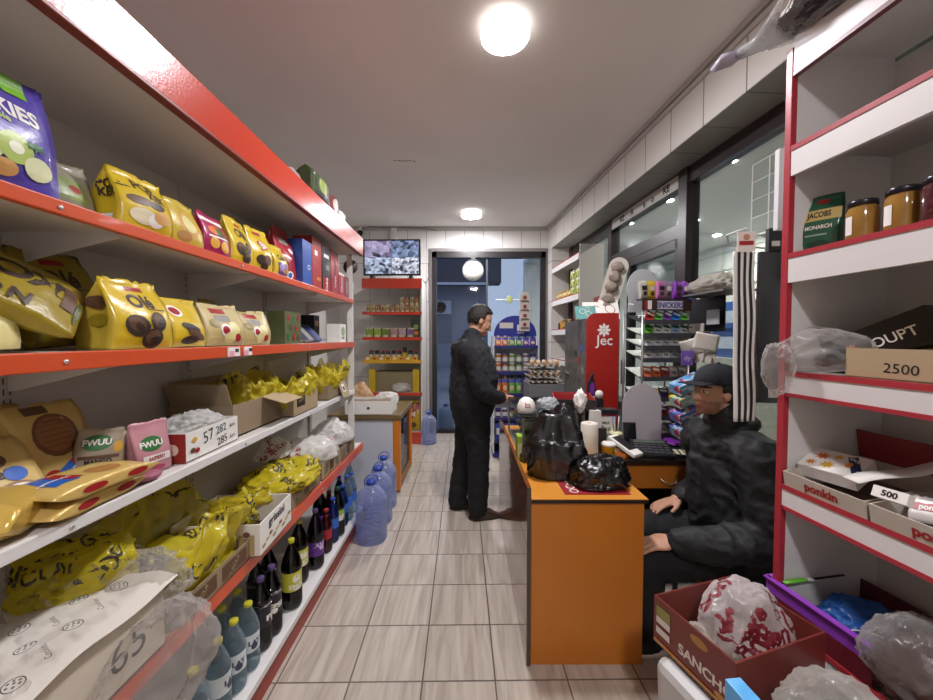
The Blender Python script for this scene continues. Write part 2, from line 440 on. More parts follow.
def remesh(mb, vox, smooth=6, name='body'):
    """one continuous skin over overlapping limbs"""
    o = bpy.data.objects.new('tmp', mb.mesh('tmp')); COL.objects.link(o)
    a = o.modifiers.new('a', 'REMESH'); a.mode = 'VOXEL'; a.voxel_size = vox; a.use_smooth_shade = True
    b = o.modifiers.new('b', 'SMOOTH'); b.iterations = smooth; b.factor = .5
    dg = bpy.context.evaluated_depsgraph_get(); me = bpy.data.meshes.new_from_object(o.evaluated_get(dg)); me.name = name
    q = o.data; bpy.data.objects.remove(o); bpy.data.meshes.remove(q)
    me.materials.clear()
    for p in me.polygons: p.use_smooth = True
    return me
def put(me, name, parent=None, mats=()):
    o = bpy.data.objects.new(name, me); COL.objects.link(o)
    for m in mats: me.materials.append(m)
    if parent: o.parent = parent
    return o
# ================================================================== camera, light, room shell
cam = bpy.data.objects.new('camera', bpy.data.cameras.new('camera')); COL.objects.link(cam)
cam.data.lens = FPX/933*36; cam.data.sensor_width = 36; cam.data.clip_start = .02
cam.location = CAM0; cam.rotation_euler = (pi/2+PITCH, 0, 0); SC.camera = cam
vs_ = SC.view_settings; vs_.view_transform = 'Standard'; vs_.look = 'None'; vs_.gamma = 1; vs_.use_curve_mapping = False; vs_.exposure = 1.0
SC.cycles.max_bounces = 16; SC.cycles.diffuse_bounces = 8; SC.cycles.transparent_max_bounces = 24; SC.cycles.caustics_reflective = False; SC.cycles.caustics_refractive = False
w = bpy.data.worlds.new('dusk'); SC.world = w; w.use_nodes = True
bg = w.node_tree.nodes['Background']; bg.inputs[0].default_value = lin('adb7c8'); bg.inputs[1].default_value = .75
CZ = 3.17; YF = 5.72; YN = -2.2; XL = -1.36
white_wall = mat('dad7d2', .55, bump=.05)
ceil_m = mat('e9e5e2', .75, var=.04, vs=1.5)
tile_far = tiles('white_wall_tile', 'd8d6d2', 'cfccc8', '8d8a86', .29, .58, -.03, .30, 'xz', .008, .3)
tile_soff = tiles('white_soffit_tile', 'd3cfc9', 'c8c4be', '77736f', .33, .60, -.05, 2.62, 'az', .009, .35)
tile_under = tiles('shaded_soffit_underside', '8f8c88', '878480', '555350', .33, .60, -.05, .4, 'an', .008, .4)  # white soffit tile again, darker: the underside's shade is put into the colour
floor_t = tiles('beige_floor_tile', 'c3b9ac', 'a3988b', '645c54', .3135, .3135, -.171, 1.555, 'xy', .007, .3, rot=.012, grain=True)
def shell(name, a, b, m): return struct(MB().bx(a, b, m).build(name))
shell('floor', (-2.3, YN, -.1), (6.2, YF+.12, 0), floor_t)
shell('ceiling', (-2.3, YN, CZ), (2.2, YF+.12, CZ+.1), ceil_m)
shell('wall_left', (-2.05, YN, 0), (-1.95, YF, CZ), tile_far)
shell('wall_front', (-2.3, YN-.1, 0), (2.2, YN, CZ), white_wall)
DL, DR, DT = -.53, 1.215, 2.80
m = MB()
m.bx((-2.3, YF, 0), (DL, YF+.12, CZ), tile_far); m.bx((DR, YF, 0), (1.40, YF+.12, CZ), tile_far); m.bx((DL, YF, DT), (DR, YF+.12, CZ), tile_far)
struct(m.build('wall_back'))
# conduit box and thin trims at the far ceiling
m = MB(); m.bx((-1.14, YF-.05, 2.55), (-1.06, YF, CZ), tile_far); struct(m.build('trim_pipe_box'))
m = MB(); m.bx((-2.0, YF-.035, CZ-.05), (1.25, YF, CZ), mat('a9a6a2', .4)); struct(m.build('trim_back'))
# right side: soffit over the recessed shop window
MR = Matrix.Rotation(RZR, 4, 'Z')
SO = 1.65; SW = 1.95; ZS = 2.81
m = MB(); m.bx((SO, -2.4, ZS), (SW+.12, 5.8, CZ), tile_soff, MR); struct(m.build('wall_right'))
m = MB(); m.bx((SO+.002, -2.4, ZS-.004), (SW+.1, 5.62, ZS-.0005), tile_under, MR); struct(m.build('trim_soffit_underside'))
m = MB(); m.bx((SO-.035, -2.4, CZ-.035), (SO-.001, 5.6, CZ), mat('a49e9a', .4), MR); m.bx((SO-.018, -2.4, CZ-.07), (SO-.001, 5.6, CZ-.04), mat('b5b0ac', .4), MR); struct(m.build('trim_right'))
m = MB(); m.bx((SO, 5.42, 0), (SW+.12, 5.8, ZS-.005), tile_soff, MR); struct(m.build('wall_right_pier'))
m = MB(); m.bx((SO+.32, -2.4, 0), (SW+.1, .0, ZS-.005), white_wall, MR); m.bx((SO+.32, 0, 0), (SW+.1, 5.42, .72), white_wall, MR); struct(m.build('wall_right_parapet'))
# shop window and its door, dark brown aluminium
dk = mat('2b2423', .35, spec=.5); dk2 = mat('1d1819', .35)
t1, z1 = ts(PS(687, 250, SW))[0], 2.66
def fr(mb, s0, t0, z0, t1, z1_, d=.06, m=dk): mb.bx((s0, t0, z0), (s0+d, t1, z1_), m, MR)
tm = ts(PS(687.5, 240, SW))[0]; tf = ts(PS(613, 240, SW))[0]; tdoor = ts(PS(631, 300, SW))[0]
m = MB()
fr(m, SW-.03, .15, ZS-.13, 5.42, ZS-.004, .08); fr(m, SW-.03, .15, .72, 5.42, .80, .08)
fr(m, SW-.05, tm-.05, .0, tm+.05, ZS-.01, .11); fr(m, SW-.04, tf-.04, .0, tf+.04, ZS-.01, .1); fr(m, SW-.04, .12, .72, .2, ZS-.01, .1); fr(m, SW-.04, 5.3, .72, 5.42, ZS-.01, .1)
W1 = struct(m.build('window_1'))
m = MB(); fr(m, SW, .2, .8, tm-.05, ZS-.13, .006, clear('e8eef0', .96)); g = m.build('window_pane', W1)
m = MB(); fr(m, SW, tf+.04, .8, 5.3, ZS-.13, .006, clear('e8eef0', .96)); g = m.build('window_pane', W1)
zt = PS(650, 246, SW).z
m = MB(); fr(m, SW-.035, tm+.05, zt-.05, tf-.04, zt+.06, .09)
for a in (tm+.05, tdoor-.03, tf-.10): fr(m, SW-.03, a, 0.0, a+.06, zt-.05, .07, dk2)
fr(m, SW-.03, tm+.05, 0.0, tf-.04, .12, .07, dk2); fr(m, SW-.03, tm+.05, zt-.13, tdoor, zt-.05, .07, dk2)
D1 = struct(m.build('door_1'))
m = MB(); fr(m, SW, tm+.1, .12, tf-.04, zt-.05, .006, clear('e8eef0', .94)); m.build('door_glass', D1)
m = MB(); fr(m, SW, tm+.05, zt+.06, tf-.04, ZS-.13, .006, clear('e8eef0', .96)); m.build('transom_glass', D1)
m = MB(); m.bx((SW-.06, tdoor+.05, 1.0), (SW-.03, tdoor+.08, 1.25), mat('999999', .3, 1), MR); m.build('door_handle', D1)
# paper strip of letters along the top of the transom
m = MB(); m.bx((SW-.034, tm+.08, ZS-.125), (SW-.031, tf-.02, ZS-.02), mat('b9b6b0', .6), MR); m.freeze()
Uv = -EA
for i, (tx, k) in enumerate((('KE', .12), ('o', .3), ('a', .42), ('A', .62), ('KE', .8))):
    tt = tm+.1+(tf-tm-.15)*k
    m.decal(text2d(tx, .05), RP(tt, SW-.04, ZS-.072), Uv*.055, Z_*.055, mat('1b1b1c', .5))
s = m.build('banner_strip'); tag(s, 'narrow pale paper strip with black letters along the top of the door transom', 'banner')
# far glass front
fm = mat('221f20', .35)
m = MB()
m.bx((DL, YF-.01, 0), (DL+.07, YF+.1, DT), fm); m.bx((DR-.07, YF-.01, 0), (DR, YF+.1, DT), fm); m.bx((DL, YF-.01, DT-.09), (DR, YF+.1, DT), fm); m.bx((DL, YF-.01, 0), (DR, YF+.1, .05), fm)
m.bx((.30, YF+.03, .05), (.33, YF+.07, DT-.09), mat('3a3c44', .4))
D2 = struct(m.build('door_2'))
m = MB(); m.bx((DL+.07, YF+.045, .05), (DR-.07, YF+.052, DT-.09), clear('e6ecf4', .96, .3)); m.build('door_glass', D2)
m = MB(); m.bx((.275, YF, 1.0), (.295, YF+.03, 1.4), mat('9a9a9a', .3, 1)); m.build('door_handle', D2)
m = MB(); m.bx((DL-.045, YF-.015, 0), (DL, YF, DT+.045), mat('6b6664', .4)); m.bx((DR, YF-.015, 0), (DR+.03, YF, DT+.045), mat('6b6664', .4)); m.bx((DL, YF-.015, DT), (DR, YF, DT+.05), mat('7b7875', .4)); struct(m.build('trim_door_2'))
# ------------------------------------------------------------------ lamps
lamp_e = mat('fdfaff', .4, emit=165)
def lamp(x, y, label, r=.131):
    t = thing('ceiling_lamp', label, 'lamp', (x, y, CZ), 0, 'round ceiling lamps')
    MB().lathe([(r*.975, -.057), (r, -.052), (r, 0)], mat('fff9f4', .4, emit=1.5), 32, cap=False).build('lamp_base', t)
    MB().lathe([(0.001, -.066), (r*.5, -.064), (r*.8, -.060), (r*.95, -.0575), (r*.975, -.0568)], lamp_e, 32, cap=False).build('diffuser', t)
    return t
p = PZ(505, 27, CZ); lamp(p.x, p.y, 'round white ceiling lamp shining over the middle of the aisle, the nearer and larger one')
p = PZ(471.5, 212, CZ); lamp(p.x, p.y, 'round white ceiling lamp shining near the far door, the smaller one')
lamp(.25, -.9, 'round white ceiling lamp shining over the shop behind the camera')
m = MB(); p = PZ(405, 161, CZ)
for i in range(7): m.ell((p.x-.09+.03*i+rnd.uniform(-.01, .01), p.y+rnd.uniform(-.01, .01), CZ), (.016, .009, .001), mat('6d645e', .8), n=8)
struct(m.build('ceiling_scuff'))
# ------------------------------------------------------------------ beyond the right window: a covered hall with spots
hall = mat('d3d5d2', .7); hs = mat('b9bdb9', .6)
m = MB(); m.bx((5.6, -1, 0), (5.7, 9.2, 3.6), hall, MR)
for i in range(9): m.bx((5.57, -1, .5+.33*i), (5.6, 9.2, .53+.33*i), hs, MR)
struct(m.build('outside_hall_wall'))
m = MB(); m.bx((SW+.13, -1, 3.3), (5.6, 9.2, 3.4), mat('d0d2d0', .7), MR); struct(m.build('outside_hall_ceiling'))
m = MB(); m.bx((SW+.13, 9.1, 0), (5.6, 9.2, 3.4), hall, MR); m.bx((SW+.13, -1, 0), (5.6, -.9, 3.4), hall, MR); struct(m.build('outside_hall_end'))
spot = mat('fff6e6', .4, emit=1300)
for i, (px, py) in enumerate(((731, 159), (717, 234), (669, 199), (629, 222))):
    a = thing('hall_spot_lamp', ['small round spot in the hall ceiling behind the large window pane', 'small round spot lower behind the large window pane, farther into the hall', 'small round spot in the hall ceiling behind the door transom', 'small round spot deep in the hall behind the door'][i], 'lamp', PZ(px, py, 3.3), 0, 'spot lamps in the hall')
    MB().lathe([(.07, -.02), (.085, -.01), (.085, 0)], mat('d0d0d0', .4), 20).build('lamp_ring', a)
    MB().lathe([(0.001, -.022), (.05, -.022), (.065, -.012)], spot, 20, cap=False).build('diffuser', a)
cr = [('3b5fa8', 'blue carton on the hall shelf behind the door glass, upper'), ('2f4f90', 'blue carton on the hall shelf behind the door glass, lower'), ('7d2a35', 'dark red carton behind the door glass beside the sweets rack')]
m = MB(); m.bx((3.3, 3.2, 0), (3.7, 5.2, 1.25), hs, MR); struct(m.build('outside_hall_counter'))
for i, (c, lb) in enumerate(cr):
    b = boxpack(.5, .35, .3, mat(c, .5), [('r', 0, .5, .6, .2, mat('b9c4dc', .5))])
    o = b.build('hall_carton', None, RP([4.1, 4.1, 3.5][i], 3.5, 1.25+(.301 if i == 0 else 0)), RZR-pi/2); tag(o, lb, 'box')
# ------------------------------------------------------------------ street beyond the far door
m = MB(); m.bx((-18, YF+.12, -.12), (18, 45, -.02), mat('6a7584', .8)); struct(m.build('outside_ground'))
fac = mat('3d4757', .8); t = thing('street_building', 'dark grey building front across the street, behind the far glass door', 'building', (0, 20, -.02))
m = MB(); m.bx((-16, 0, 0), (1.1, .6, 5.4), mat('77859a', .8)); m.build('wall', t)
m = MB(); m.bx((-16, -1.2, 4.3), (1.75, 0, 5.7), fac); m.build('overhang', t)
m = MB(); m.bx((-16, -1.25, 4.18), (1.1, -1.15, 4.30), mat('c3cede', .6)); m.build('ledge', t)
for i in range(3): MB().bx((-7.2+i*2.4, -.04, 1.2), (-5.6+i*2.4, 0, 3.4), mat('55637a', .2)).build('window', t)
MB().tube([(.55, -.2, 0), (.55, -.2, 4.2)], .05, mat('8d98aa', .6)).build('downpipe', t)
t = thing('air_conditioner', 'grey outdoor air conditioner unit on the building wall behind the glass', 'air conditioner', (-1.27, 19.80, 2.75))
m = MB(); m.bx((-.46, -.18, 0), (.46, .18, .70), mat('a9b4c4', .5)); m.build('casing', t, bevel=.01)
m = MB(); m.lathe([(.26, 0), (.28, .01), (.31, 0)], mat('3c434d', .5), 20, T((-.1, -.185, .35), rx=pi/2)); m.lathe([(.001, 0), (.25, 0)], mat('59626e', .5), 20, T((-.1, -.182, .35), rx=pi/2)); m.build('fan', t)
t = thing('parked_car', 'dark blue parked car outside the far door, mostly hidden behind the standing man', 'car', (1.2, 11.0, -.02), 0)
m = MB()
def carf(u, v):
    a = v*pi; x = -.85+1.7*u; prof = [.55, .75, .86, .88, 1.28, 1.42, 1.44, 1.40, 1.05, .9, .8, .6]
    k = u*(len(prof)-1); i = min(int(k), len(prof)-2); h = prof[i]+(prof[i+1]-prof[i])*(k-i)
    return V((x*2.0, -.8*cos(a)*(1 if h < .95 else .9), .25+(h-.25)*sin(a)**.35))
m.grid(carf, 33, 12, mat('39506f', .2, coat=.5)); m.build('car_body', t)
m = MB(); m.bx((-.35, -.74, .95), (.75, -.70, 1.32), mat('a9bdd6', .1)); m.build('side_window', t)
for x in (-1.05, 1.05): MB().lathe([(.001, 0), (.18, .02), (.3, .02), (.31, -.1), (.001, -.1)], mat('15171a', .6), 20, T((x, -.78, .31), rx=pi/2)).build('wheel', t)
t = thing('clear_barrel', 'bluish grey translucent water container standing outside behind the standing man', 'container', PY(446, 431, 5.98))
MB().lathe([(.10, 0), (.13, .02), (.13, .30), (.11, .36), (.04, .41)], film('7f9cb8', .6), 20).build('container_body', t); MB().lathe([(.045, .41), (.045, .45), (.001, .45)], mat('33508c', .4), 14).build('cap', t)
# ================================================================== the long wall shelving on the left
ORG = mat('cc4f28', .32, bump=.05, coat=.3); RED = mat('c23a22', .22, coat=.6, bump=.05, bs=120); SHW = mat('cfcac3', .5); SHW2 = mat('dcdad7', .4); dark = mat('3a3632', .6)
Y0, Y1 = -.30, 3.08; XB = -1.30
G = thing('gondola_shelving', 'long wall shelving with red shelf fronts and red canopy, full of sweets and drinks', 'shelving', (0, 0, 0))
m = MB(); m.bx((XB-.02, Y0, .0), (XB, Y1, 2.17), mat('c4beb6', .55))
for z in (.62, 1.10, 1.48, 1.84): m.bx((XB, Y0, z), (XB+.001, Y1, z+.003), dark)
m.build('back_panel', G)
for y in (.35, 1.03, 1.71, 2.39, 3.04):
    m = MB(); m.bx((XB, y-.02, 0), (XB+.018, y+.02, 2.17), mat('c2bcb4', .5))
    for i in range(60):
        z = .3+i*.03
        for s in (-.009, .006): m.bx((XB+.018, y+s, z), (XB+.0186, y+s+.003, z+.018), mat('2a2724', .7))
    m.build('upright', G)
def shelf(z, xf, th, railm, boltm=True, y1=Y1):
    m = MB(); m.bx((XB+.02, Y0, z-.022), (xf-.012, y1, z), SHW); o = m.build('shelf', G)
    m = MB(); m.bx((xf-.014, Y0, z-th), (xf, y1, z+.002), railm); m.bx((xf-.02, Y0, z-th), (xf-.01, y1, z-th+.006), railm)
    r = m.build('price_rail', o, bevel=.003)
    for y in ((.86, 1.55, 2.2) if boltm else ()):
        MB().lathe([(.006, 0), (.005, .003), (.001, .0035)], mat('d8d4d0', .3, .8), 10, T((xf, y, z-th/2), ry=pi/2)).build('bolt', o)
    for y in (.35, 1.03, 1.71, 2.39, 3.04):
        m = MB(); L = abs(XB+.02-(xf-.03))
        m.prism([(0, -.022), (L, -.022), (L, -.04), (.02, -.115), (0, -.115)], .004, SHW, T((XB+.02, y+.002, z), 0)); m.build('bracket', o)
    return o
shelf(1.795, -.93, .032, ORG); shelf(1.446, -.93, .042, ORG); shelf(1.05, -.93, .03, SHW2); shelf(.605, -.866, .06, ORG)
m = MB(); m.bx((XB, Y0, .0), (-.86, 2.98, .138), SHW2); o = m.build('base_deck', G)
m = MB(); m.bx((-.858, Y0, .0), (-.838, 2.98, .108), mat('9a3522', .4)); m.build('kick_plate', o)
m = MB(); m.bx((-.865, Y0, .109), (-.818, 2.98, .140), SHW2); m.build('price_rail', o, bevel=.003)
m = MB(); m.bx((XB-.02, Y0, 2.17), (-.885, 3.12, 2.185), mat('c9c3bb', .55)); o = m.build('canopy', G)
m = MB(); m.bx((-.886, Y0, 2.165), (-.862, 3.12, 2.31), RED); m.bx((-.89, Y0, 2.160), (-.858, 3.12, 2.172), mat('7a2a1c', .4)); m.bx((XB-.02, Y0, 2.30), (-.88, 3.12, 2.31), RED); m.build('fascia', o, bevel=.003)
m = MB(); m.bx((-.99, 3.085, .6), (-.945, 3.11, 2.16), mat('d3d0ca', .5)); m.build('end_post', G)
# price tags and a hanging dark disc
for i, (px, lb) in enumerate(((233, 'white and pink price tag on the red front under the beige biscuit bags'), (247, 'smaller price tag beside the white and pink one on the red shelf front'))):
    y = .93*371/(466.5-px); m = MB(); m.box((0, 0, 0), (.004, .075-.02*i, .036), mat('e7e3df', .5)); m.freeze()
    m.bx((.0022, -.03, -.016), (.0026, .0, .004), mat('e79fb0', .5)); m.bx((.0022, .005, -.002), (.0026, .028, .012), mat('3a3a3a', .5))
    tag(m.build('price_tag', None, (-.927, y, 1.425)), lb, 'price tag', 'price tags on the left shelving')
m = MB(); m.lathe([(.001, 0), (.06, 0), (.06, .004), (.001, .004)], mat('3b332c', .5), 24, T((0, 0, 0), rx=pi/2)); m.bx((-.02, -.004, -.13), (.02, 0, -.05), mat('3b332c', .5)); m.bx((-.008, -.006, -.12), (.008, -.004, -.085), mat('e4dfd8', .5)); m.bx((-.01, -.003, .05), (.01, .0, .115), mat('3b332c', .5))
p = PY(350.5, 267, 3.10); tag(m.build('shelf_sign', None, p), 'dark brown round hanging sign under the far end of the red canopy', 'sign')
# ------------------------------------------------------------------ inks
YE = mat('cdb026', .32, bump=.25, bs=25, coat=.25); YE2 = mat('c2a83a', .33, bump=.15, coat=.3); YD = mat('93801f', .35, bump=.2); BEI = mat('b9a873', .4, bump=.15); CRM = mat('d8cf8e', .4, bump=.1)
GOLD = mat('d2b368', .3, .1, bump=.3, bs=30); GRN = mat('4a5a1c', .4)
BR = mat('33231a', .5); BR2 = mat('5c3f28', .5); TAN = mat('a8763c', .5); TAN2 = mat('c99a58', .5); RD = mat('9a1f24', .4); WH = mat('e4e1da', .45); BK = mat('17161a', .5); MAG = mat('a21c55', .3, coat=.4, bump=.15); PUR = mat('4e3f9e', .35, coat=.4, bump=.15); LIME = mat('6fae1e', .35, coat=.3)
BLU = mat('2c5fb4', .4); NAVY = mat('1d2950', .4); GREY = mat('8b877f', .5); KRAFT = mat('8d7a61', .75, bump=.1, bs=60); KRAFT2 = mat('a89474', .75); KRIN = mat('7a6951', .8); REDBOX = mat('a3222a', .35, coat=.3); ORAN = mat('d2691e', .4); PINK = mat('d78aa3', .4); GRE = mat('2f6b35', .4)
def onleft(mb, name, px0, px1, z, xf, label, cat, group=None, rz=pi/2, dx=0, tilt=0, y=None):
    """stand a pack on a left shelf, its front towards the aisle; px0..px1 are where its front shows at depth xf"""
    if y is None: y = (xf*-371/(466.5-px0)+xf*-371/(466.5-px1))/2
    rot = (tilt, 0, rz) if tilt else rz
    o = mb.build(name, None, (xf-mb.d/2*1.02+dx, y, z), rot)
    return tag(o, label, cat, group)
Z1, Z2, Z3, Z4, ZB = 1.798, 1.449, 1.053, .608, .141
BG1, BG2 = 'bags on the upper red shelf', 'biscuit bags on the second red shelf'
# --- top shelf
b = pouch(.25, .25, .10, PUR, 1, side=PUR, belly=.1)
art(b, [('r', 0, .93, 1.1, .08, LIME), ('r', -.2, .865, .7, .02, BK), ('t', 'COOKIES', .05, .70, .135, WH, -.12, .82), ('t', 'apple', .1, .58, .055, mat('a9b86a', .4), -.1), ('e', -.2, .3, .3, .14, mat('c9d29a', .4)), ('e', .25, .33, .28, .13, mat('a8bd5a', .4)), ('e', .62, .22, .24, .1, mat('d7dcae', .4)), ('e', .25, .33, .12, .05, mat('e9ecd2', .4)), ('e', -.3, .12, .4, .09, mat('a5503a', .4)), ('e', .1, .14, .2, .07, TAN2), ('s', .55, .4, .2, .05, GRE)])
onleft(b, 'cookie_bag', 0, 62, Z1, -.95, 'purple and green cookies bag with apple pictures at the near end of the top shelf', 'bag', BG1, y=.762)
b = pouch(.13, .15, .09, mat('98937f', .3, bump=.2), 2); art(b, [('r', 0, .5, .6, .2, mat('8a9a5c', .4)), ('e', .15, .52, .25, .07, RD)])
onleft(b, 'cookie_bag', 57, 100, Z1, -1.04, 'greyish beige bag between the purple cookies bag and the yellow one', 'bag', BG1, y=.995)
b = pouch(.1, .12, .06, mat('8d8a6c', .4, bump=.2), 3)
onleft(b, 'cookie_bag', 40, 55, Z1, -1.12, 'small olive bag behind the purple cookies bag', 'bag', BG1, y=.955)
b = pouch(.16, .172, .11, YE, 4, side=YE)
art(b, [('t', 'POP', .1, .80, .15, BR, -.05), ('t', 'KEK', .45, .66, .13, BR, -.05), ('e', -.3, .52, .45, .08, BR2), ('e', .3, .5, .35, .07, BR), ('e', -.25, .25, .5, .14, mat('d9cfb0', .4)), ('e', .2, .22, .3, .12, WH), ('e', .45, .3, .35, .12, TAN2)])
for (t, z, s) in (('POP', .72, .024), ('KEK', .58, .022)):
    b.decal(text2d(t, .03), (0-.08, 0, z*.172), V((0, -1, 0))*s, Z_*s, BR)
b.decal(rect2d(3, 3), (-.08, 0, .022), V((0, -1, 0))*.04, Z_*.03, WH)
onleft(b, 'cookie_bag', 132, 175, Z1, -.955, 'yellow bag with POP KEK lettering on front and side', 'bag', BG1, rz=pi/2-.12, y=1.14)
b = pouch(.15, .15, .09, YE2, 5); art(b, [('e', .1, .5, .55, .3, TAN2), ('e', .1, .52, .4, .2, CRM), ('e', -.3, .2, .4, .12, TAN)])
onleft(b, 'cookie_bag', 172, 205, Z1, -.96, 'yellow bag with a pale round biscuit picture, next to the POP KEK bag', 'bag', BG1, y=1.30)
b = pouch(.15, .155, .09, MAG, 6); art(b, [('r', 0, .86, .9, .05, WH), ('e', 0, .62, .6, .12, ORAN), ('r', .2, .6, .3, .1, GRN), ('e', -.35, .3, .3, .14, mat('d6a23a', .4)), ('e', .35, .25, .35, .15, mat('d6a23a', .4)), ('r', 0, .45, .7, .02, WH)])
onleft(b, 'cookie_bag', 200, 230, Z1, -.96, 'magenta bag with orange fruit pictures among the yellow bags', 'bag', BG1, y=1.455)
def ole(w, h, d, seed, m=YE, wd='Olé', side=None):
    b = pouch(w, h, d, m, seed, side=side or m, belly=.14)
    art(b, [('r', .1, .88, .3, .03, RD), ('t', wd, .05, .70, .18, BR, .0, .95), ('r', .45, .585, .35, .008, BR2)])
    for x, z, r in ((-.35, .33, .36), (.32, .40, .34), (.1, .15, .36)): cookie(b, x, z, r, BR, BR2, x*3)
    return b
b = ole(.155, .19, .09, 7)
onleft(b, 'cookie_bag', 222, 247, Z1, -.96, 'yellow Olé bag on the top shelf beside the magenta bag', 'bag', BG1, y=1.62)
b = pouch(.15, .2, .11, YE, 8); art(b, [('r', .1, .9, .35, .04, RD), ('t', 'Six', .1, .62, .2, MAG, .3), ('t', 'Six', .14, .63, .16, WH, .3), ('e', -.3, .25, .4, .12, BR), ('e', .3, .28, .4, .12, BR2), ('e', 0, .12, .35, .1, BR)])
onleft(b, 'cookie_bag', 255, 272, Z1, -.96, 'tall yellow bag with a purple word and dark biscuits, beside a purple one', 'bag', BG1, rz=pi/2-.1, y=1.785)
b = pouch(.14, .16, .08, YE, 9); art(b, [('r', 0, .22, 1, .22, mat('5a3a78', .4)), ('t', 'Cake', 0, .62, .16, BR, .1), ('e', 0, .28, .6, .14, mat('9a86b8', .4)), ('e', .3, .2, .3, .1, TAN)])
onleft(b, 'cookie_bag', 270, 287, Z1, -.955, 'yellow and purple bag in front of the tall red bag', 'bag', BG1, y=1.945)
b = pouch(.2, .29, .1, REDBOX, 10); art(b, [('r', 0, .75, .5, .06, GREY), ('e', .2, .12, .35, .08, WH), ('e', .2, .12, .22, .05, BLU), ('r', -.2, .45, .6, .02, WH), ('e', .5, .6, .3, .05, WH), ('e', -.4, .3, .3, .06, mat('6d1218', .4))])
onleft(b, 'crisp_bag', 285, 300, Z1, -.99, 'tall red bag with small white emblems before the blue box', 'bag', BG1, y=2.08)
pk = [('284f9e', .13, .265, 2.255, 'tall blue box with a round white mark on the top shelf', [('e', .3, .42, .3, .06, WH), ('e', .3, .42, .2, .04, BLU)]),
      ('a82a24', .15, .32, 2.40, 'tall red box directly right of the blue box', [('r', -.2, .7, .3, .05, WH), ('r', .3, .2, .4, .03, mat('d08a20', .4))]),
      ('1c1a1c', .15, .30, 2.56, 'tall black box with white marks between two red boxes', [('r', 0, .8, .6, .04, WH), ('r', .2, .55, .4, .05, GREY), ('r', 0, .16, .9, .16, RD), ('t', 'Cube', 0, .16, .1, WH, pi/2)]),
      ('a11f25', .15, .31, 2.72, 'tall red box beyond the black box', [('r', .1, .5, .2, .3, mat('6f1419', .4)), ('t', 'Chips', .1, .3, .08, WH, pi/2)]),
      ('b02a2c', .13, .185, 2.868, 'short red box with white upright lettering near the shelf end', [('t', 'Choco', 0, .5, .16, WH, pi/2), ('r', 0, .92, 1, .05, WH)]),
      ('8f2226', .1, .17, 2.99, 'short dark red box last on the top shelf', [('r', 0, .5, .5, .3, GREY)])]
for h, w_, hh, y, lb, it in pk:
    tag(boxpack(w_, hh, .12, mat(h, .35, coat=.3), it).build('cereal_box', None, (-1.02, y, Z1), pi/2), lb, 'box', 'boxes on the top shelf')
# --- second shelf
b = pouch(.26, .20, .09, CRM, 11, pillow=True, wr=.008); art(b, [('e', .1, .55, .18, .3, mat('e3d5b0', .4), .5), ('e', .38, .38, .14, .22, TAN2, -.2), ('e', -.1, .45, .13, .22, TAN2, .3), ('e', .42, .25, .1, .1, BR2), ('r', .1, .62, .06, .12, BR2, .5), ('e', -.5, .7, .2, .12, GRE)])
o = b.build('wafer_bag', None, (-1.0, .70, Z2+.006), (-.75, 0, pi/2)); tag(o, 'pale yellow bag with rolled wafer pictures at the near end of the second shelf', 'bag', BG2)
b = pouch(.20, .33, .05, YD, 12, pillow=True, wr=.01)
for i, (ch, z) in enumerate((('M', .25), ('O', .45), ('O', .66), ('N', .85))): art(b, [('t', ch, .35, z, .20, BR, pi/2)])
art(b, [('e', .3, .66, .3, .07, mat('d8bd4a', .4)), ('e', .42, .69, .26, .06, GREY), ('r', .25, .1, .5, .045, BR2), ('e', -.1, .03, .5, .02, GRN)])
for i, ch in enumerate('MOON'): art(b, [('t', ch, -.6, .80-i*.15, .11, BR, -pi/2)])
Mx = T((-1.0, .96, Z2+.085), pi/2) @ Matrix.Rotation(-.72, 4, 'X') @ Matrix.Rotation(-.85, 4, 'Y')
o = b.build('cookie_bag', None); o.matrix_world = Mx; tag(o, 'large olive yellow bag with MOON in big dark letters, tipped on its side', 'bag', BG2)
b = ole(.21, .275, .06, 13, YD)
Mx = T((-1.165, 1.10, Z2+.012), pi/2) @ Matrix.Rotation(-.22, 4, 'X') @ Matrix.Rotation(-.08, 4, 'Y'); o = b.build('cookie_bag'); o.matrix_world = Mx
tag(o, 'dull yellow Olé bag leaning against the back, behind the brighter one', 'bag', BG2)
b = ole(.185, .2, .13, 14, YE, side=YE2)
for z, r in ((.13, .032), (.08, .03)): b.decal(ell2d(14, 3), (-.09, 0, z), V((0, -1, 0))*r, Z_*r*.6, BR2 if z > .1 else YD)
onleft(b, 'cookie_bag', 113, 165, Z2, -.945, 'bright yellow Olé bag with dark round biscuits at the front of the second shelf', 'bag', BG2, rz=pi/2-.10, y=1.11)
b = pouch(.16, .165, .10, YE, 15); art(b, [('e', -.4, .75, .35, .12, WH), ('e', -.42, .75, .25, .08, RD), ('e', .0, .4, .55, .09, BR, -.3), ('e', .3, .25, .6, .09, BR2, -.3), ('e', -.1, .15, .5, .09, BR, .1)])
onleft(b, 'cookie_bag', 170, 192, Z2, -.965, 'yellow bag with dark biscuit sticks right behind the bright Olé bag', 'bag', BG2, y=1.305)
def nutty(seed, h=.165):
    b = pouch(.205, h, .11, BEI, seed, belly=.1); art(b, [('r', -.1, .84, .35, .06, RD), ('r', -.05, .66, .35, .08, GREY), ('e', .35, .42, .3, .18, CRM), ('e', -.1, .38, .25, .16, WH), ('e', -.12, .38, .16, .1, RD), ('e', .1, .2, .3, .14, CRM), ('e', .5, .2, .16, .1, RD), ('e', -.5, .55, .2, .1, mat('8a7a45', .4))]); return b
onleft(nutty(16), 'biscuit_bag', 197, 242, Z2, -.96, 'beige biscuit bag with a red badge, the nearer of the two alike', 'bag', BG2, rz=pi/2-.15, y=1.505)
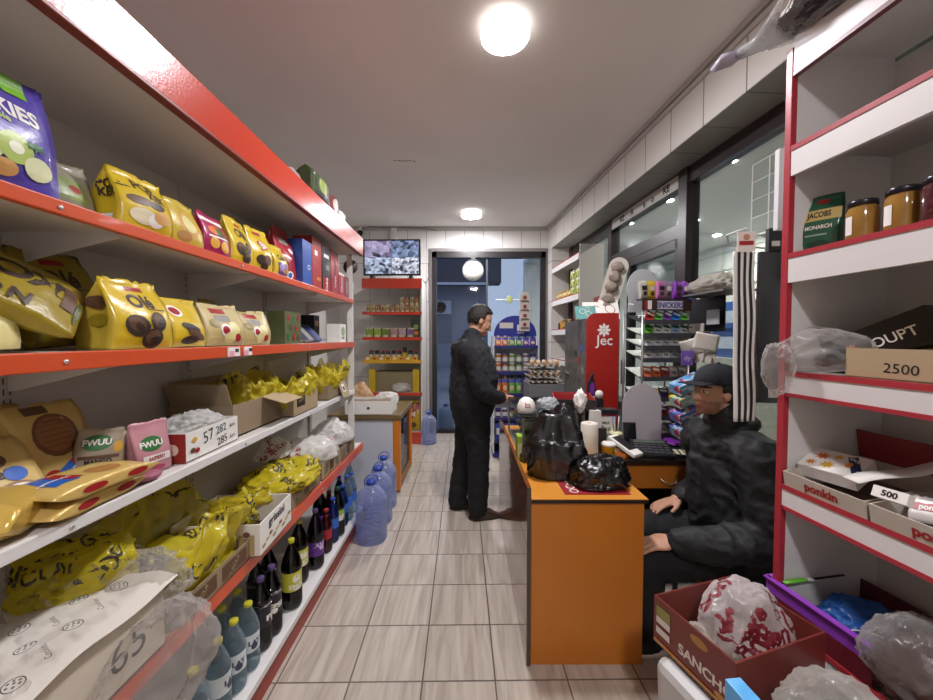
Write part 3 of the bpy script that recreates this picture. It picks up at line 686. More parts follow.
onleft(nutty(17, .155), 'biscuit_bag', 242, 270, Z2, -.965, 'beige biscuit bag with a red badge, the farther of the two alike', 'bag', BG2, rz=pi/2-.15, y=1.735)
b = pouch(.12, .2, .07, YD, 18); onleft(b, 'biscuit_bag', 200, 225, Z2, -1.12, 'dull yellow bag standing at the back behind the beige biscuit bags', 'bag', BG2, y=1.66)
for i in range(4):
    b = boxpack(.02, .17, .11, mat(['2b2320', '3d2b22', '201a1c', '4a2026'][i], .3), [])
    o = b.build('chocolate_bar', None, (-1.09, 1.86+i*.035, Z2+.004), (0, -.35, 0)); tag(o, ['darkest', 'brown', 'black', 'dark red'][i]+' chocolate bar leaning behind the farther beige biscuit bag', 'chocolate bar', 'leaning bars on the second shelf')
b = boxpack(.19, .175, .09, mat('59603a', .5), [('e', x, z, .16, .11, c) for x, z, c in ((-.6, .8, RD), (0, .75, GRE), (.6, .82, RD), (-.3, .5, BR2), (.35, .48, RD), (-.6, .22, GRE), (.05, .2, RD), (.6, .2, BR2))])
onleft(b, 'fruit_box', 280, 302, Z2, -.96, 'olive box patterned with red berries on the second shelf', 'box', y=2.06)
for i in range(6):
    c = ['20212b', '2a2c44', 'd8d4cc', '3b3f66', 'c9c3bb', '22356f'][i]
    b = boxpack(.15, .018, .11, mat(c, .35), [('r', 0, .5, .7, .3, WH)] if i % 2 else [])
    o = boxpack(.02, .15, .15, mat(c, .35), [('r', 0, .18, .9, .16, WH), ('r', 0, .12, .5, .06, BLU)]).build('wafer_box', None, (-1.05, 2.24+i*.075, Z2+.012), (0, -.75, 0))
    tag(o, ['black', 'dark blue', 'cream', 'slate blue', 'pale grey', 'royal blue'][i]+' flat wafer box tilted in the row beyond the berry box', 'wafer box', 'tilted wafer boxes on the second shelf')
b = boxpack(.14, .14, .1, WH, [('e', 0, .6, .6, .25, mat('9ab08a', .4)), ('t', 'cubo', 0, .25, .14, GRE)])
onleft(b, 'wafer_box', 338, 352, Z2, -.97, 'white box with a green print at the far end of the second shelf', 'wafer box', y=2.92)
b = boxpack(.1, .2, .1, BK, [('r', 0, .7, .6, .1, TAN)]); onleft(b, 'tea_box', 325, 335, Z2, -1.12, 'black box standing behind the tilted wafer boxes', 'box', y=2.78)
# --- goods on top of the canopy
Ct = 2.311
b = pouch(.26, .2, .12, mat('3d4a2b', .3, coat=.4, bump=.3), 20, pillow=True); art(b, [('e', 0, .6, .5, .25, mat('8fa04a', .4)), ('r', 0, .25, .7, .1, BK)]); onleft(b, 'snack_bag', 0, 1, Ct, -.90, 'dark green bag in clear wrap on top of the red canopy', 'bag', y=2.36)
b = pouch(.2, .17, .1, mat('7b3b3f', .3, coat=.4, bump=.3), 21, pillow=True); art(b, [('e', 0, .5, .5, .25, mat('c7b8a8', .4))]); onleft(b, 'snack_bag', 0, 1, Ct, -.91, 'dull red bag on the canopy beyond the dark green one', 'bag', y=2.60)
b = crumple((.09, .17, .09), film('dfe0dc', .25), 9); tag(b.build('plastic_wrap', None, (-1.03, 2.12, Ct)), 'clear crumpled plastic wrap lying on the red canopy', 'plastic wrap')
b = pouch(.15, .13, .08, mat('b9b5ae', .3, .3, bump=.4), 22, pillow=True); onleft(b, 'snack_bag', 0, 1, Ct, -.92, 'silvery bag on the far part of the canopy', 'bag', y=2.8)
# --- third (white) shelf
def pack(w, l, h, m, seed):
    b = pouch(w, l, h, m, seed, pillow=True, wr=.004, crimp=.05); return b
def bigcookie(b, words=True):
    art(b, [('e', 0, .62, .62, .25, mat('6d4420', .5)), ('e', 0, .63, .52, .2, mat('8a5a2c', .5))])
    for i in range(5): art(b, [('r', 0, .50+.06*i, .42, .006, mat('6d4420', .5))])
    art(b, [('r', -.25, .93, .3, .05, BR2), ('r', .2, .22, .62, .09, BLU, .5), ('e', -.45, .16, .25, .09, RD, .5), ('t', 'Hrusteshi', .2, .22, .055, WH, .5), ('r', .5, .34, .4, .035, RD, .5)])
    return b
PKG = mat('c9ab62', .38, 0, bump=.2, bs=25)
b = bigcookie(pack(.19, .25, .035, PKG, 30)); o = b.build('biscuit_pack', None, (-1.12, 1.03, Z3+.004), (-.30, 0, pi/2+.05)); tag(o, 'gold biscuit pack with a big round biscuit, leaning back above the flat packs', 'biscuit pack', 'gold biscuit packs on the white shelf')
b = bigcookie(pack(.19, .25, .035, mat('b59a56', .4, bump=.2), 31)); o = b.build('biscuit_pack', None, (-1.19, .93, Z3+.004), (-.26, 0, pi/2)); tag(o, 'dull gold biscuit pack mostly hidden behind the leaning one', 'biscuit pack', 'gold biscuit packs on the white shelf')
b = pack(.19, .21, .035, mat('c7ac66', .35, bump=.2), 32); art(b, [('e', .1, .7, .35, .1, BR2), ('t', 'Coffee', -.1, .5, .12, BR, .3), ('e', .45, .5, .25, .09, BLU), ('e', .3, .28, .5, .13, mat('8f6a3a', .4)), ('e', .32, .29, .4, .09, WH), ('t', 'Y', .35, .28, .12, BR), ('e', 0, .1, .7, .07, TAN2)])
o = b.build('biscuit_pack', None, (-1.04, .835, Z3+.004), (-.55, 0, pi/2)); tag(o, 'gold pack with dark script and a cup, at the near end of the white shelf', 'biscuit pack', 'gold biscuit packs on the white shelf')
for k in range(2):
    b = pack(.15, .27, .036, GOLD, 33+k); art(b, [('e', .2, .6, .5, .13, TAN), ('r', -.2, .25, .6, .1, BLU), ('r', -.2, .35, .5, .05, RD), ('t', 'Hrusteshi', -.1, .25, .045, WH, -pi/2)] if k else [])
    for z in (.12, .26): b.decal(ell2d(14, 3), (.08, 0, z), V((0, 0, -1))*.032, V((0, -1, 0))*.008, RD) if 0 else None
    for q in (.09, .2):
        b.decal(ell2d(14, 3), (.09, 0, q), V((0, 0, 1))*-.03, V((0, -1, 0))*-.009, RD)
    o = b.build('biscuit_pack', None); o.matrix_world = T((-.99, .80+.015*k, Z3+.022+.040*k), .1-.14*k) @ Matrix.Rotation(-pi/2, 4, 'X')
    tag(o, ['gold biscuit pack lying flat, the lower of two at the shelf edge', 'gold biscuit pack lying flat, the upper of two, with blue and red print'][k], 'biscuit pack', 'gold biscuit packs on the white shelf')
b = pouch(.13, .2, .07, mat('d0ae55', .22, .25, bump=.5, bs=20), 36, pillow=True, wr=.016); o = b.build('candy_bag', None); o.matrix_world = T((-.975, .70, Z3+.035), .5) @ Matrix.Rotation(-pi/2+.1, 4, 'X'); tag(o, 'crinkled shiny gold bag at the edge near the two flat packs', 'bag')
b = pouch(.115, .155, .06, mat('9c8f7a', .4, bump=.15), 37, belly=.08); art(b, [('e', -.1, .77, .62, .14, GRE), ('t', 'FWUU', -.1, .78, .10, WH), ('r', 0, .52, .8, .03, BR2), ('t', 'MANGO', 0, .44, .09, BR, 0, .8), ('e', 0, .18, .7, .12, BR), ('e', .1, .2, .4, .06, BR2), ('e', .75, .68, .18, .1, mat('d9a520', .4))])
o = b.build('snack_pouch', None, (-1.085, 1.095, Z3), .45); tag(o, 'beige snack pouch with a green oval, facing the camera beside the gold packs', 'pouch')
b = pouch(.11, .165, .05, mat('b9848c', .4, bump=.15), 38, belly=.08); art(b, [('e', -.1, .58, .62, .14, GRE), ('t', 'FWUU', -.1, .58, .10, WH), ('r', .1, .3, .75, .07, WH), ('t', 'RASPBERRY', .1, .3, .07, RD, 0, .6), ('e', 0, .1, .6, .06, MAG)])
o = b.build('snack_pouch', None, (-1.005, 1.165, Z3), pi/2-.25); tag(o, 'pink snack pouch with a green oval, turned to the aisle', 'pouch')
m = MB(); m.ell((0, 0, .014), (.028, .04, .014), mat('a85f78', .5)); tag(m.build('pink_candy', None, (-.955, 1.10, Z3)), 'flat pink sweet on the white shelf beside the pink snack pouch', 'candy')
# handwritten white box
t = thing('wafer_carton', 'white carton with a red end and handwritten prices, plastic sticking out', 'box', (-1.035, 1.40, Z3), pi/2+.03)
m = carton(.30, .15, .10, WH, .004, mat('8f8a80', .7)); m.freeze()
hw = mat('2b2d36', .5)
m.text('57', (-.035, 0, .066), X_, Z_, .042, hw, 0, .15); m.text('282', (.04, 0, .075), X_, Z_, .03, mat('33506d', .5), 0, .1); m.text('285', (.045, 0, .03), X_, Z_, .03, hw, 0, .1)
m.text('Ani.', (.11, 0, .075), X_, Z_, .018, hw, 0, .2); m.text('Ani.', (.11, 0, .03), X_, Z_, .018, hw, 0, .2)
for x, z, c in ((-.11, .07, mat('c9a23a', .5)), (-.12, .035, BR2), (-.098, .03, RD)): m.decal(ell2d(10, 2), (x, 0, z), X_*.013, Z_*.009, c)
m.build('carton', t)
m = MB(); m.box((-.1512, 0, .05), (.001, .15, .1), mat('8f2a20', .5)); m.freeze(); 
m.decal(ell2d(14, 2), (-.15, .02, .055), V((0, -1, 0))*.025, Z_*.028, mat('cbb49a', .5)); m.decal(ell2d(14, 2), (-.15, -.03, .045), V((0, -1, 0))*.022, Z_*.02, mat('d9c4ae', .5)); m.decal(ell2d(14, 2), (-.15, -.0, .035), V((0, -1, 0))*.022, Z_*.02, mat('bda58c', .5)); m.build('red_end', t)
b = crumple((.07, .14, .075), film('d9d8d4', .55), 41, .3); tag(b.build('plastic_bag', None, (-1.04, 1.40, Z3+.045), .0), 'greyish clear plastic bag bulging out of the handwritten white carton', 'plastic bag')
# kraft carton with a raised flap
t = thing('open_carton', 'brown open carton with one pale flap folded out, behind the handwritten carton', 'box', (-1.125, 1.775, Z3), pi/2)
carton(.42, .27, .14, KRAFT, .005, KRIN).build('carton_body', t)
m = MB(); m.box((0, -.055, 0), (.19, .12, .004), KRAFT2); o = m.build('flap', t, (.11, -.135, .141), (.28, 0, .0))
m = MB(); m.box((0, .05, 0), (.42, .10, .004), KRAFT); m.build('flap', t, (0, .130, .14), (1.5, 0, 0))
m = MB(); m.box((-.05, 0, 0), (.10, .26, .004), KRAFT); m.build('flap', t, (-.21, 0, .14), (0, 1.2, 0))
YBAG = film('e2d23a', .50, .25, bump=.4, bs=14); YBAG2 = film('d8c72c', .6, .25, bump=.5, bs=14); INK = mat('2a2613', .5); WBAG = film('efedea', .62, .25, bump=.5, bs=14)
t = thing('bag_carton', 'brown carton with a dark label under a heap of yellow bags, white shelf', 'box', (-1.055, 2.145, Z3), pi/2)
m = carton(.32, .25, .115, KRAFT2, .005, KRIN); m.build('carton_body', t); m = MB(); m.box((-.07, -.1265, .075), (.10, .001, .055), BR); m.freeze(); m.text('BISCUIT', (-.07, 0, .08), X_, Z_, .013, KRAFT2, .02, .15); m.build('label_panel', t)
WDS = ['GINDES', 'BISCUIT', 'GINDO', 'COOKIES', 'BC-N']
def fullbag(rad, m, seed, ears):
    b = openbag(rad, m, seed, ears); c = crumple((rad[0]*.95, rad[1]*.95, rad[2]*.42), m, seed+3, .34, 1.4, 5, .2, .35)
    b.add([V((v.x, v.y, v.z+.003)) for v in c.v], c.f, m, True); b.freeze(); return b
def ybag(rad, seed, loc, label, n=9, m=YBAG, ears=.5, amp=.32, size=.034, rz=0, fr=1.5):
    b = fullbag(rad, m, seed, ears) if rad[2] > .17 else crumple(rad, m, seed, amp, fr, 5, .3, ears); wordfall(b, WDS, INK, n, size, seed, rad[:2]+(rad[2]*1.6,)); o = b.build('yellow_bag', None, loc, rz); return tag(o, label, 'plastic bag', 'yellow printed plastic bags')
ybag((.125, .19, .21), 51, (-1.07, 2.145, Z3+.02), 'bright yellow plastic bag swelling out of the carton with the dark label', ears=.3)
ybag((.11, .15, .22), 52, (-1.13, 1.86, Z3+.02), 'yellow plastic bag with dark lettering inside the flap carton, against the back', ears=.3)
t = thing('bag_carton', 'brown carton with a small printed flap at the far end of the white shelf', 'box', (-1.065, 2.70, Z3), pi/2)
carton(.34, .24, .10, KRAFT, .005, KRIN).build('carton_body', t)
m = MB(); m.box((0, 0, -.06), (.15, .004, .12), KRAFT2); m.freeze(); m.decal(rect2d(3, 3), (-.01, 0, -.05), X_*.06, Z_*.06, WH); m.decal(rect2d(3, 3), (-.01, 0, -.055), X_*.035, Z_*.03, BR); m.build('flap', t, (.085, -.122, .10), (-.35, 0, 0))
ybag((.11, .12, .18), 53, (-1.06, 2.64, Z3+.03), 'yellow plastic bag in the carton with the small printed flap, nearer one', 5, ears=.3)
ybag((.11, .13, .2), 54, (-1.06, 2.84, Z3+.04), 'yellow plastic bag at the far end of the white shelf', 4, ears=.3)
for i in range(5):
    tag(boxpack(.06, .11, .05, mat(['3d2a20', '8d2b25', '2b2b30', 'b09a5a', '55301f'][i], .4), [('r', 0, .5, .6, .2, WH)]).build('small_pack', None, (-1.255, 2.45+i*.08, Z3), pi/2), ['brown', 'red', 'black', 'tan', 'russet'][i]+' small pack standing at the back of the white shelf behind yellow bags', 'pack', 'small packs behind the yellow bags')
# --- fourth shelf
t = thing('paper_covered_box', 'pale carton under printed white paper at the near end of the orange shelf', 'box', (-1.055, .78, Z4), pi/2)
m = carton(.50, .39, .165, mat('c9bfae', .6), .005); m.freeze(); m.text('65', (.14, 0, .085), X_, Z_, .075, mat('3a3630', .5), .0, .05); m.build('carton_body', t)
PAP = mat('cfc9bf', .6); m = MB()
m.grid(lambda u, v: V((-.28+.56*u, -.215+.43*v, .172+.018*noise.noise(V((u*3, v*3, 4)))+.02*(u*(1-v)) - .02*max(0, .12-v)*4)), 16, 16, PAP); m.freeze()
for i in range(10):
    for j in range(7):
        x, y = -.25+.055*i+(.015 if j % 2 else 0), -.18+.06*j
        if (i+j) % 2: m.decal(ring2d(16, .12), (x, y, .2), X_*.017, V((0, 1, 0))*.017, mat('4a4642', .6)); [m.decal(ell2d(8, 1), (x+p_, y+q_, .2), X_*.0028, V((0, 1, 0))*.0024, mat('5a5651', .6)) for p_, q_ in ((-.009, .004), (-.002, .009), (.006, .006), (.009, -.003), (.001, 0), (-.006, -.006), (.003, -.009))]
        else: m.text('Cookies', (x, y, .2), V((.5, .86, 0)), V((-.86, .5, 0)), .011, mat('5a564f', .6), 0)
m.build('paper_sheet', t)
CLR = film('dedad6', .16, .2, bump=.6, bs=12)
b = crumple((.08, .17, .16), CLR, 61, .2, 1.2, 5, .8, .1); tag(b.build('clear_bag', None, (-.80, .95, .47)), 'clear plastic bag hanging over the orange edge beside the paper covered box', 'plastic bag')
b = crumple((.16, .10, .07), CLR, 62, .2, 1.1, 5, .8, .2); tag(b.build('clear_bag', None, (-.98, 1.075, Z4+.10)), 'clear plastic film lying along the far side of the paper covered box', 'plastic bag')
t = thing('bag_tray', 'low brown tray with dark labels under the largest yellow bag', 'box', (-1.02, 1.27, Z4), pi/2)
m = carton(.36, .32, .075, KRAFT, .005, KRIN); m.build('carton_body', t); 
for x in (-.09, .08): m = MB(); m.box((x, -.1612, .038), (.14, .001, .05), BR2); m.freeze(); m.text('BISCUIT', (x, 0, .038), X_, Z_, .017, KRAFT2, .02, .7); m.build('label_panel', t)
ybag((.175, .22, .23), 63, (-1.05, 1.29, Z4+.02), 'largest yellow plastic bag, standing open in the low brown tray', 16, YBAG, .35, .38, .038)
ybag((.13, .13, .11), 68, (-1.12, 1.05, Z4+.14), 'yellow plastic bag folded down behind the paper covered box', 4, YBAG2, .3, .3, .034)
t = thing('grissini_box', 'white open breadstick box lettered grissini on the orange shelf', 'box', (-1.0, 1.59, Z4), pi/2+.06)
m = carton(.30, .34, .13, WH, .005, KRIN); m.freeze()
m.text('grissini', (0, 0, .102), X_, Z_, .033, BK, .03, 0, 1.15)
for k in range(9): m.decal(ell2d(10, 2), (-.12+.03*k, 0, .03+.012*(k % 3)), X_*.014, Z_*.007, mat(['a98a5c', 'c4a878', '8d6f45'][k % 3], .6), .3) if 0 else m.decal(ell2d(10, 2), (-.12+.03*k, 0, .03+.012*(k % 3)), X_*.016, Z_*.008, mat(['a98a5c', 'c4a878', '8d6f45'][k % 3], .6))
for y in (-.14, -.10): m.decal(rect2d(3, 3), (-.15, y, .05), V((0, -1, 0))*.02, Z_*.08, mat('b3996c', .6))
m.decal(ell2d(12, 2), (-.15, -.12, .092), V((0, -1, 0))*.014, Z_*.012, mat('7a4a4a', .6)); m.build('carton', t)
ybag((.10, .11, .08), 64, (-1.02, 1.57, Z4+.05), 'small yellow plastic bag inside the grissini box', 5, YBAG, .4)
b = crumple((.07, .09, .07), film('8d8880', .6), 65, .3); tag(b.build('grey_bag', None, (-1.20, 1.47, Z4)), 'grey plastic bag at the back behind the grissini box', 'plastic bag')
bx4 = []
for i, (y, w_, lb) in enumerate(((2.02, .36, 'brown tray under the flat yellow bag, orange shelf'), (2.40, .33, 'brown tray under the white bag with red lettering'), (2.74, .30, 'brown tray at the far end of the orange shelf'))):
    t = thing('bag_tray', lb, 'box', (-1.04, y, Z4), pi/2); m = carton(w_, .32, .10, KRAFT if i != 1 else KRAFT2, .005, KRIN); m.build('carton_body', t)
    
    for k in range(3): m = MB(); m.box((-.1+.1*k, -.1612, .05), (.06, .001, .06), BR2 if k % 2 else KRIN); m.build('label_panel', t)
ybag((.175, .27, .085), 66, (-1.01, 2.00, Z4+.075), 'flat yellow plastic bag spread over the tray before the white one', 12, YBAG2, .3, .3)
def wbag(rad, seed, loc, label, word, col, n=6, m=WBAG, size=.03):
    b = crumple(rad, m, seed, .24, 1.1, 5, .3, .25); wordfall(b, word, col, n, size, seed, rad[:2]+(rad[2]*1.6,)); return tag(b.build('white_bag', None, loc), label, 'plastic bag', 'white plastic bags')
wbag((.16, .22, .125), 67, (-1.0, 2.38, Z4+.07), 'white plastic bag with red lettering in the tray on the orange shelf', ['Azbuka', 'Vkusa'], mat('b03040', .5), 8)
wbag((.15, .17, .14), 69, (-1.02, 2.76, Z4+.07), 'plain white plastic bag in the tray at the far end of the orange shelf', [], WH, 0)
wbag((.09, .12, .09), 70, (-1.13, 2.15, Z4+.17), 'greyish white plastic bag on the flat yellow bag at the back', ['Azbuka'], mat('8d3040', .5), 3)
# ================================================================== base-deck bottles
def bottle(name, label, r, h, liquid, capc, lab, loc, group=None, fill=.8, shell=None, neck=.62, lines=(), cat='bottle', labz=(.3, .58), waist=.94):
    t = thing(name, label, cat, loc, rnd.uniform(-.5, .9), group)
    nr = .0125
    prof = [(r*.75, 0), (r*.96, .012), (r, .03), (r, h*labz[0]), (r*waist, h*labz[0]+.01), (r*waist, h*labz[1]-.01), (r, h*labz[1]), (r*.98, h*neck), (r*.78, h*(neck+.12)), (r*.45, h*(neck+.24)), (nr*1.1, h*.91), (nr, h*.97)]
    MB().lathe(prof, shell or clear('e9f0f0', .96, .5), 18).build('bottle_body', t)
    if liquid:
        def rad(z):
            for (r0, z0), (r1, z1) in zip(prof, prof[1:]):
                if z0 <= z <= z1: return r0+(r1-r0)*(z-z0)/max(1e-6, z1-z0)
            return nr
        lp = [(rad(h*fill*k/12+.003)*.96, h*fill*k/12+.003) for k in range(13)]+[(.001, h*fill+.0031)]
        MB().lathe(lp, liquid, 18).build('liquid', t)
    m = MB().lathe([(.0145, h*.94), (.0155, h*.945), (.0155, h*.995), (.013, h), (.001, h)], capc, 16); m.build('cap', t)
    if lab:
        m = MB(); m.grid(lambda u, v: V((cos(u*2*pi)*r*(waist+.012), sin(u*2*pi)*r*(waist+.012), h*(labz[0]+.03+(labz[1]-labz[0]-.06)*v))), 24, 4, lab, cu=True); m.freeze(); m.eps = .001
        for (tx, ang, z, s, c) in lines:
            N = V((cos(ang), sin(ang), 0)); U = V((-sin(ang), cos(ang), 0)); m.text(tx, N*.0+Z_*h*z, U, Z_, s, c, .04, pi/2*0)
            m.decal(ell2d(10, 2), Z_*h*(z-.06), U*r*.35, Z_*.012, c)
        m.build('label_wrap', t)
    return t
def bpos(px, x): return V((x, x*-371/(466.5-px), ZB))
CG = film('c3d3da', .14, .12, bump=0); WATER = clear('dfeaee', .97, .1); COLA = mat('190f12', .12, spec=.6); GCAP = mat('b3b02c', .35); PCAP = mat('4a3a66', .35); BCAP = mat('2747a8', .35); PURL = mat('3b1f5c', .1); REDL = mat('8c1b2c', .1); BLUL = mat('2b5da8', .1, alpha=.8)
WL = mat('c9d3d6', .4)
spots = [(228, -.885, 'clear lemonade bottle with a yellow green cap, second in the front row'), (243, -.885, 'clear lemonade bottle with a yellow green cap, third in the front row'), (211, -.885, 'clear lemonade bottle with a yellow green cap, nearest of the front row'), (216, -.975, 'clear lemonade bottle with a yellow green cap, second row, nearer one'), (232, -.975, 'clear lemonade bottle with a yellow green cap, second row, farther one'), (185, -.885, 'clear lemonade bottle partly hidden under the hanging clear bag')]
for px, x, lb in spots:
    p = bpos(px, x); bottle('lemonade_bottle', lb, .041, .27, WATER, GCAP, WL if x > -.9 else None, p, 'clear lemonade bottles', .82, CG, lines=[('LAY', -.3, .45, .018, mat('3b3a55', .5))], labz=(.28, .6))
spots = [(256, -.89, 'dark cola bottle with a purple cap next to the clear bottles'), (267.5, -.885, 'dark cola bottle with a purple cap before the yellow labelled one'), (252, -.985, 'dark cola bottle in the second row behind the purple capped pair'), (265, -.985, 'dark cola bottle in the second row, farther one')]
LBK = mat('1d1a24', .4)
for px, x, lb in spots:
    bottle('cola_bottle', lb, .043, .31, COLA, PCAP, LBK, bpos(px, x), 'dark cola bottles', .86, clear('8f8a92', .5, .5), lines=[('PEPSI', -.4, .45, .022, WH)], labz=(.3, .66))
YL = mat('c3c23a', .4)
for px, x, lb in ((288, -.875, 'dark bottle with a yellow and white label and yellow cap, front row'), (296, -.925, 'dark bottle with a yellow label standing behind its twin')):
    bottle('tonic_bottle', lb, .049, .34, COLA, GCAP, YL, bpos(px, x), 'dark bottles with yellow labels', .88, clear('8f8a82', .5, .5), lines=[('W', -.3, .5, .05, WH), ('LEMON', -.3, .35, .02, WH)], labz=(.25, .58))
PL = mat('5a2a86', .35)
for px, x, lb in ((313, -.885, 'purple soda bottle with a violet label behind the yellow labelled ones'), (318, -.985, 'purple soda bottle in the second row')):
    bottle('soda_bottle', lb, .047, .34, PURL, PCAP, PL, bpos(px, x), 'purple soda bottles', .88, clear('8a7a9a', .6, .5), lines=[('FANTA', -.3, .42, .024, mat('c9b6e0', .4))], labz=(.2, .5))
bottle('soda_bottle', 'slim red soda bottle with a red cap', .036, .27, REDL, RD, mat('a3222a', .35), bpos(324, -.88), None, .88, clear('c08a8a', .7, .5))
bottle('soda_bottle', 'slim red soda bottle behind the other red one', .036, .27, REDL, RD, mat('a3222a', .35), bpos(327, -.965), None, .88, clear('c08a8a', .7, .5))
for px, x, lb in ((331, -.88, 'slim blue bottle next to the red soda bottle'), (341, -.885, 'blue bottle behind the green labelled one'), (337.5, -.97, 'blue bottle in the second row')):
    bottle('soda_bottle', lb, .038, .29, BLUL, BCAP, mat('2f66c0', .35), bpos(px, x), 'blue soda bottles', .85, clear('9ab8e0', .8, .5))
bottle('soda_bottle', 'dark green bottle with a lime and white label', .044, .33, mat('16301f', .12), mat('1d4a2b', .4), mat('8fae3f', .4), bpos(336, -.875), None, .86, clear('7aa08a', .6, .5), lines=[('LIME', -.4, .42, .026, WH)])
for px, x, h, lb in ((345.5, -.88, .33, 'tall clear water bottle with a blue label at the end of the low shelf'), (348, -.96, .33, 'clear water bottle behind the tall one at the end of the low shelf'), (350, -.885, .31, 'last clear water bottle on the low shelf')):
    bottle('water_bottle', lb, .042, h, WATER, BCAP, mat('3f6fc4', .4), bpos(px, x), 'water bottles at the shelf end', .85, CG)
# large water bottles on the floor
JUG = film('d3dcf8', .24, .15, bump=0); JW = clear('e3eafc', .98, .1)
def jug(loc, label, r=.112, h=.44, rz=0):
    t = thing('water_jug', label, 'water bottle', loc, rz, 'large water bottles on the floor')
    pr = [(r*.9, 0), (r, .015)]; 
    for i in range(9):
        z = .03+i*(h*.64/9); pr += [(r, z), (r*.965, z+.012), (r, z+.022)]
    pr += [(r*.98, h*.70), (r*.85, h*.79), (r*.55, h*.87), (.032, h*.91), (.028, h*.95)]
    MB().lathe(pr, JUG, 24).build('bottle_body', t)
    MB().lathe([(a*.96, max(.004, z)) for a, z in pr[:-3]]+[(.001, h*.80)], JW, 24).build('water', t)
    MB().lathe([(.033, h*.93), (.034, h), (.001, h)], BCAP, 16).build('cap', t)
    m = MB(); m.tube([(-.045, 0, h*.945)]+[(.055*cos(a)*-1, 0, h*.95+.06*sin(a)) for a in [pi*k/8 for k in range(1, 8)]]+[(.045, 0, h*.945)], .004, BCAP, 6); m.build('handle', t)
    return t
jug(V((-.70, 2.69, 0)), 'large blue tinted water bottle on the floor at the shelf end, front one of three', rz=.5)
jug(V((-.715, 2.97, 0)), 'large blue tinted water bottle, middle one of three beside the cooler', rz=.9)
jug(V((-.73, 3.24, 0)), 'large blue tinted water bottle, rear one of three beside the cooler', rz=.6)
jug(PZ(428, 445, 0)+V((0, .1, 0)), 'large blue tinted water bottle standing alone by the far door', rz=.3)
# ================================================================== low glass cooler at the end of the wall shelving
t = thing('display_cooler', 'white chest cooler with an orange corner post and glass side beyond the wall shelving', 'cooler', (0, 0, 0))
m = MB(); m.bx((-1.30, 3.50, .0), (-.68, 4.25, .70), mat('c3c6cd', .35)); m.build('cabinet', t, bevel=.01)
OG = mat('c9781e', .35)
m = MB(); m.bx((-.70, 3.49, .02), (-.63, 3.56, .745), OG); m.build('corner_post', t, bevel=.012)
m = MB(); m.bx((-.70, 4.19, .02), (-.63, 4.26, .745), OG); m.build('corner_post', t, bevel=.012)
m = MB(); m.bx((-1.32, 3.48, .70), (-.62, 4.27, .755), mat('6d5a3a', .35)); m.build('top_rim', t, bevel=.012)
m = MB(); m.bx((-.665, 3.56, .10), (-.655, 4.19, .69), clear('8fb0d0', .8, .8)); m.build('glass_side', t)
m = MB(); m.bx((-.679, 3.57, .08), (-.668, 4.18, .69), mat('54739c', .3)); m.bx((-.67, 3.56, .02), (-.64, 4.19, .09), mat('8a5a22', .4)); m.build('side_panel', t)
m = MB(); m.box((0, 0, 0), (.10, .001, .05), mat('c3c6cd', .35)); m.freeze(); m.decal(ring2d(16, .2), (0, 0, 0), X_*.03, Z_*.03, BLU); m.text('b', (0, 0, 0), X_, Z_, .025, BLU); m.build('badge', t, (-.86, 3.497, .12))
t = thing('white_carton', 'white open carton with a round hole on top of the cooler', 'box', (-.93, 3.62, .757), .02)
carton(.44, .28, .125, WH, .005).build('carton_body', t)
m = MB(); m.lathe([(.001, 0), (.014, 0)], BK, 12, T((0, -.1405, .06), rx=pi/2)); m.build('hole', t)
for i in range(3):
    b = pouch(.13, .2, .06, mat('8a7768', .4, bump=.3), 80+i, pillow=True); o = b.build('nut_bag', None); o.matrix_world = T((-1.05+.13*i, 3.52, .765+.08+.001*i), .1*i) @ Matrix.Rotation(-pi/2, 4, 'X'); tag(o, ['leftmost', 'middle', 'rightmost'][i]+' small brown bag lying in the white open carton', 'bag', 'small bags in the white carton')
b = crumple((.12, .12, .17), mat('b9946c', .5, bump=.5, bs=15), 83, .35); tag(b.build('paper_bag', None, (-1.12, 3.92, .757)), 'crumpled tan paper bag on the cooler behind the white carton', 'bag')
b = crumple((.13, .13, .1), WBAG, 84, .3); tag(b.build('white_bag', None, (-.86, 4.0, .757)), 'small white plastic bag on the cooler beside the paper bag', 'plastic bag')
# ================================================================== red shelf unit against the far wall
G2 = thing('shelf_unit', 'red and white shelf unit against the far wall under the television', 'shelving', (0, 0, 0))
FX0, FX1, FF, FB = -1.44, -.615, 5.14, 5.70
m = MB(); m.bx((FX0, FB-.02, 0), (FX1, FB, 2.16), mat('c9c6c0', .5)); m.build('back_panel', G2)
m = MB(); m.bx((FX1-.02, FF, 0), (FX1, FB, 2.3), mat('d2cfca', .5)); m.build('side_panel', G2)
m = MB(); m.bx((FX0, FF-.02, 2.16), (FX1, FF, 2.30), RED); m.build('fascia', G2, bevel=.003)
m = MB(); m.bx((FX0, FF, 2.285), (FX1, FB, 2.30), SHW2); m.build('top_panel', G2)
FZ = [1.84, 1.49, 1.17, .72, .16]
for z in FZ:
    m = MB(); m.bx((FX0, FF, z-.02), (FX1-.02, FB-.02, z), SHW); o = m.build('shelf', G2)
    m = MB(); m.bx((FX0, FF-.012, z-.04), (FX1, FF, z+.003), RED if z != 1.17 else mat('d0a024', .4)); m.build('price_rail', o)
m = MB(); m.bx((FX0, FF+.01, 0), (FX1, FF+.03, .115), RED); m.build('kick_plate', G2)
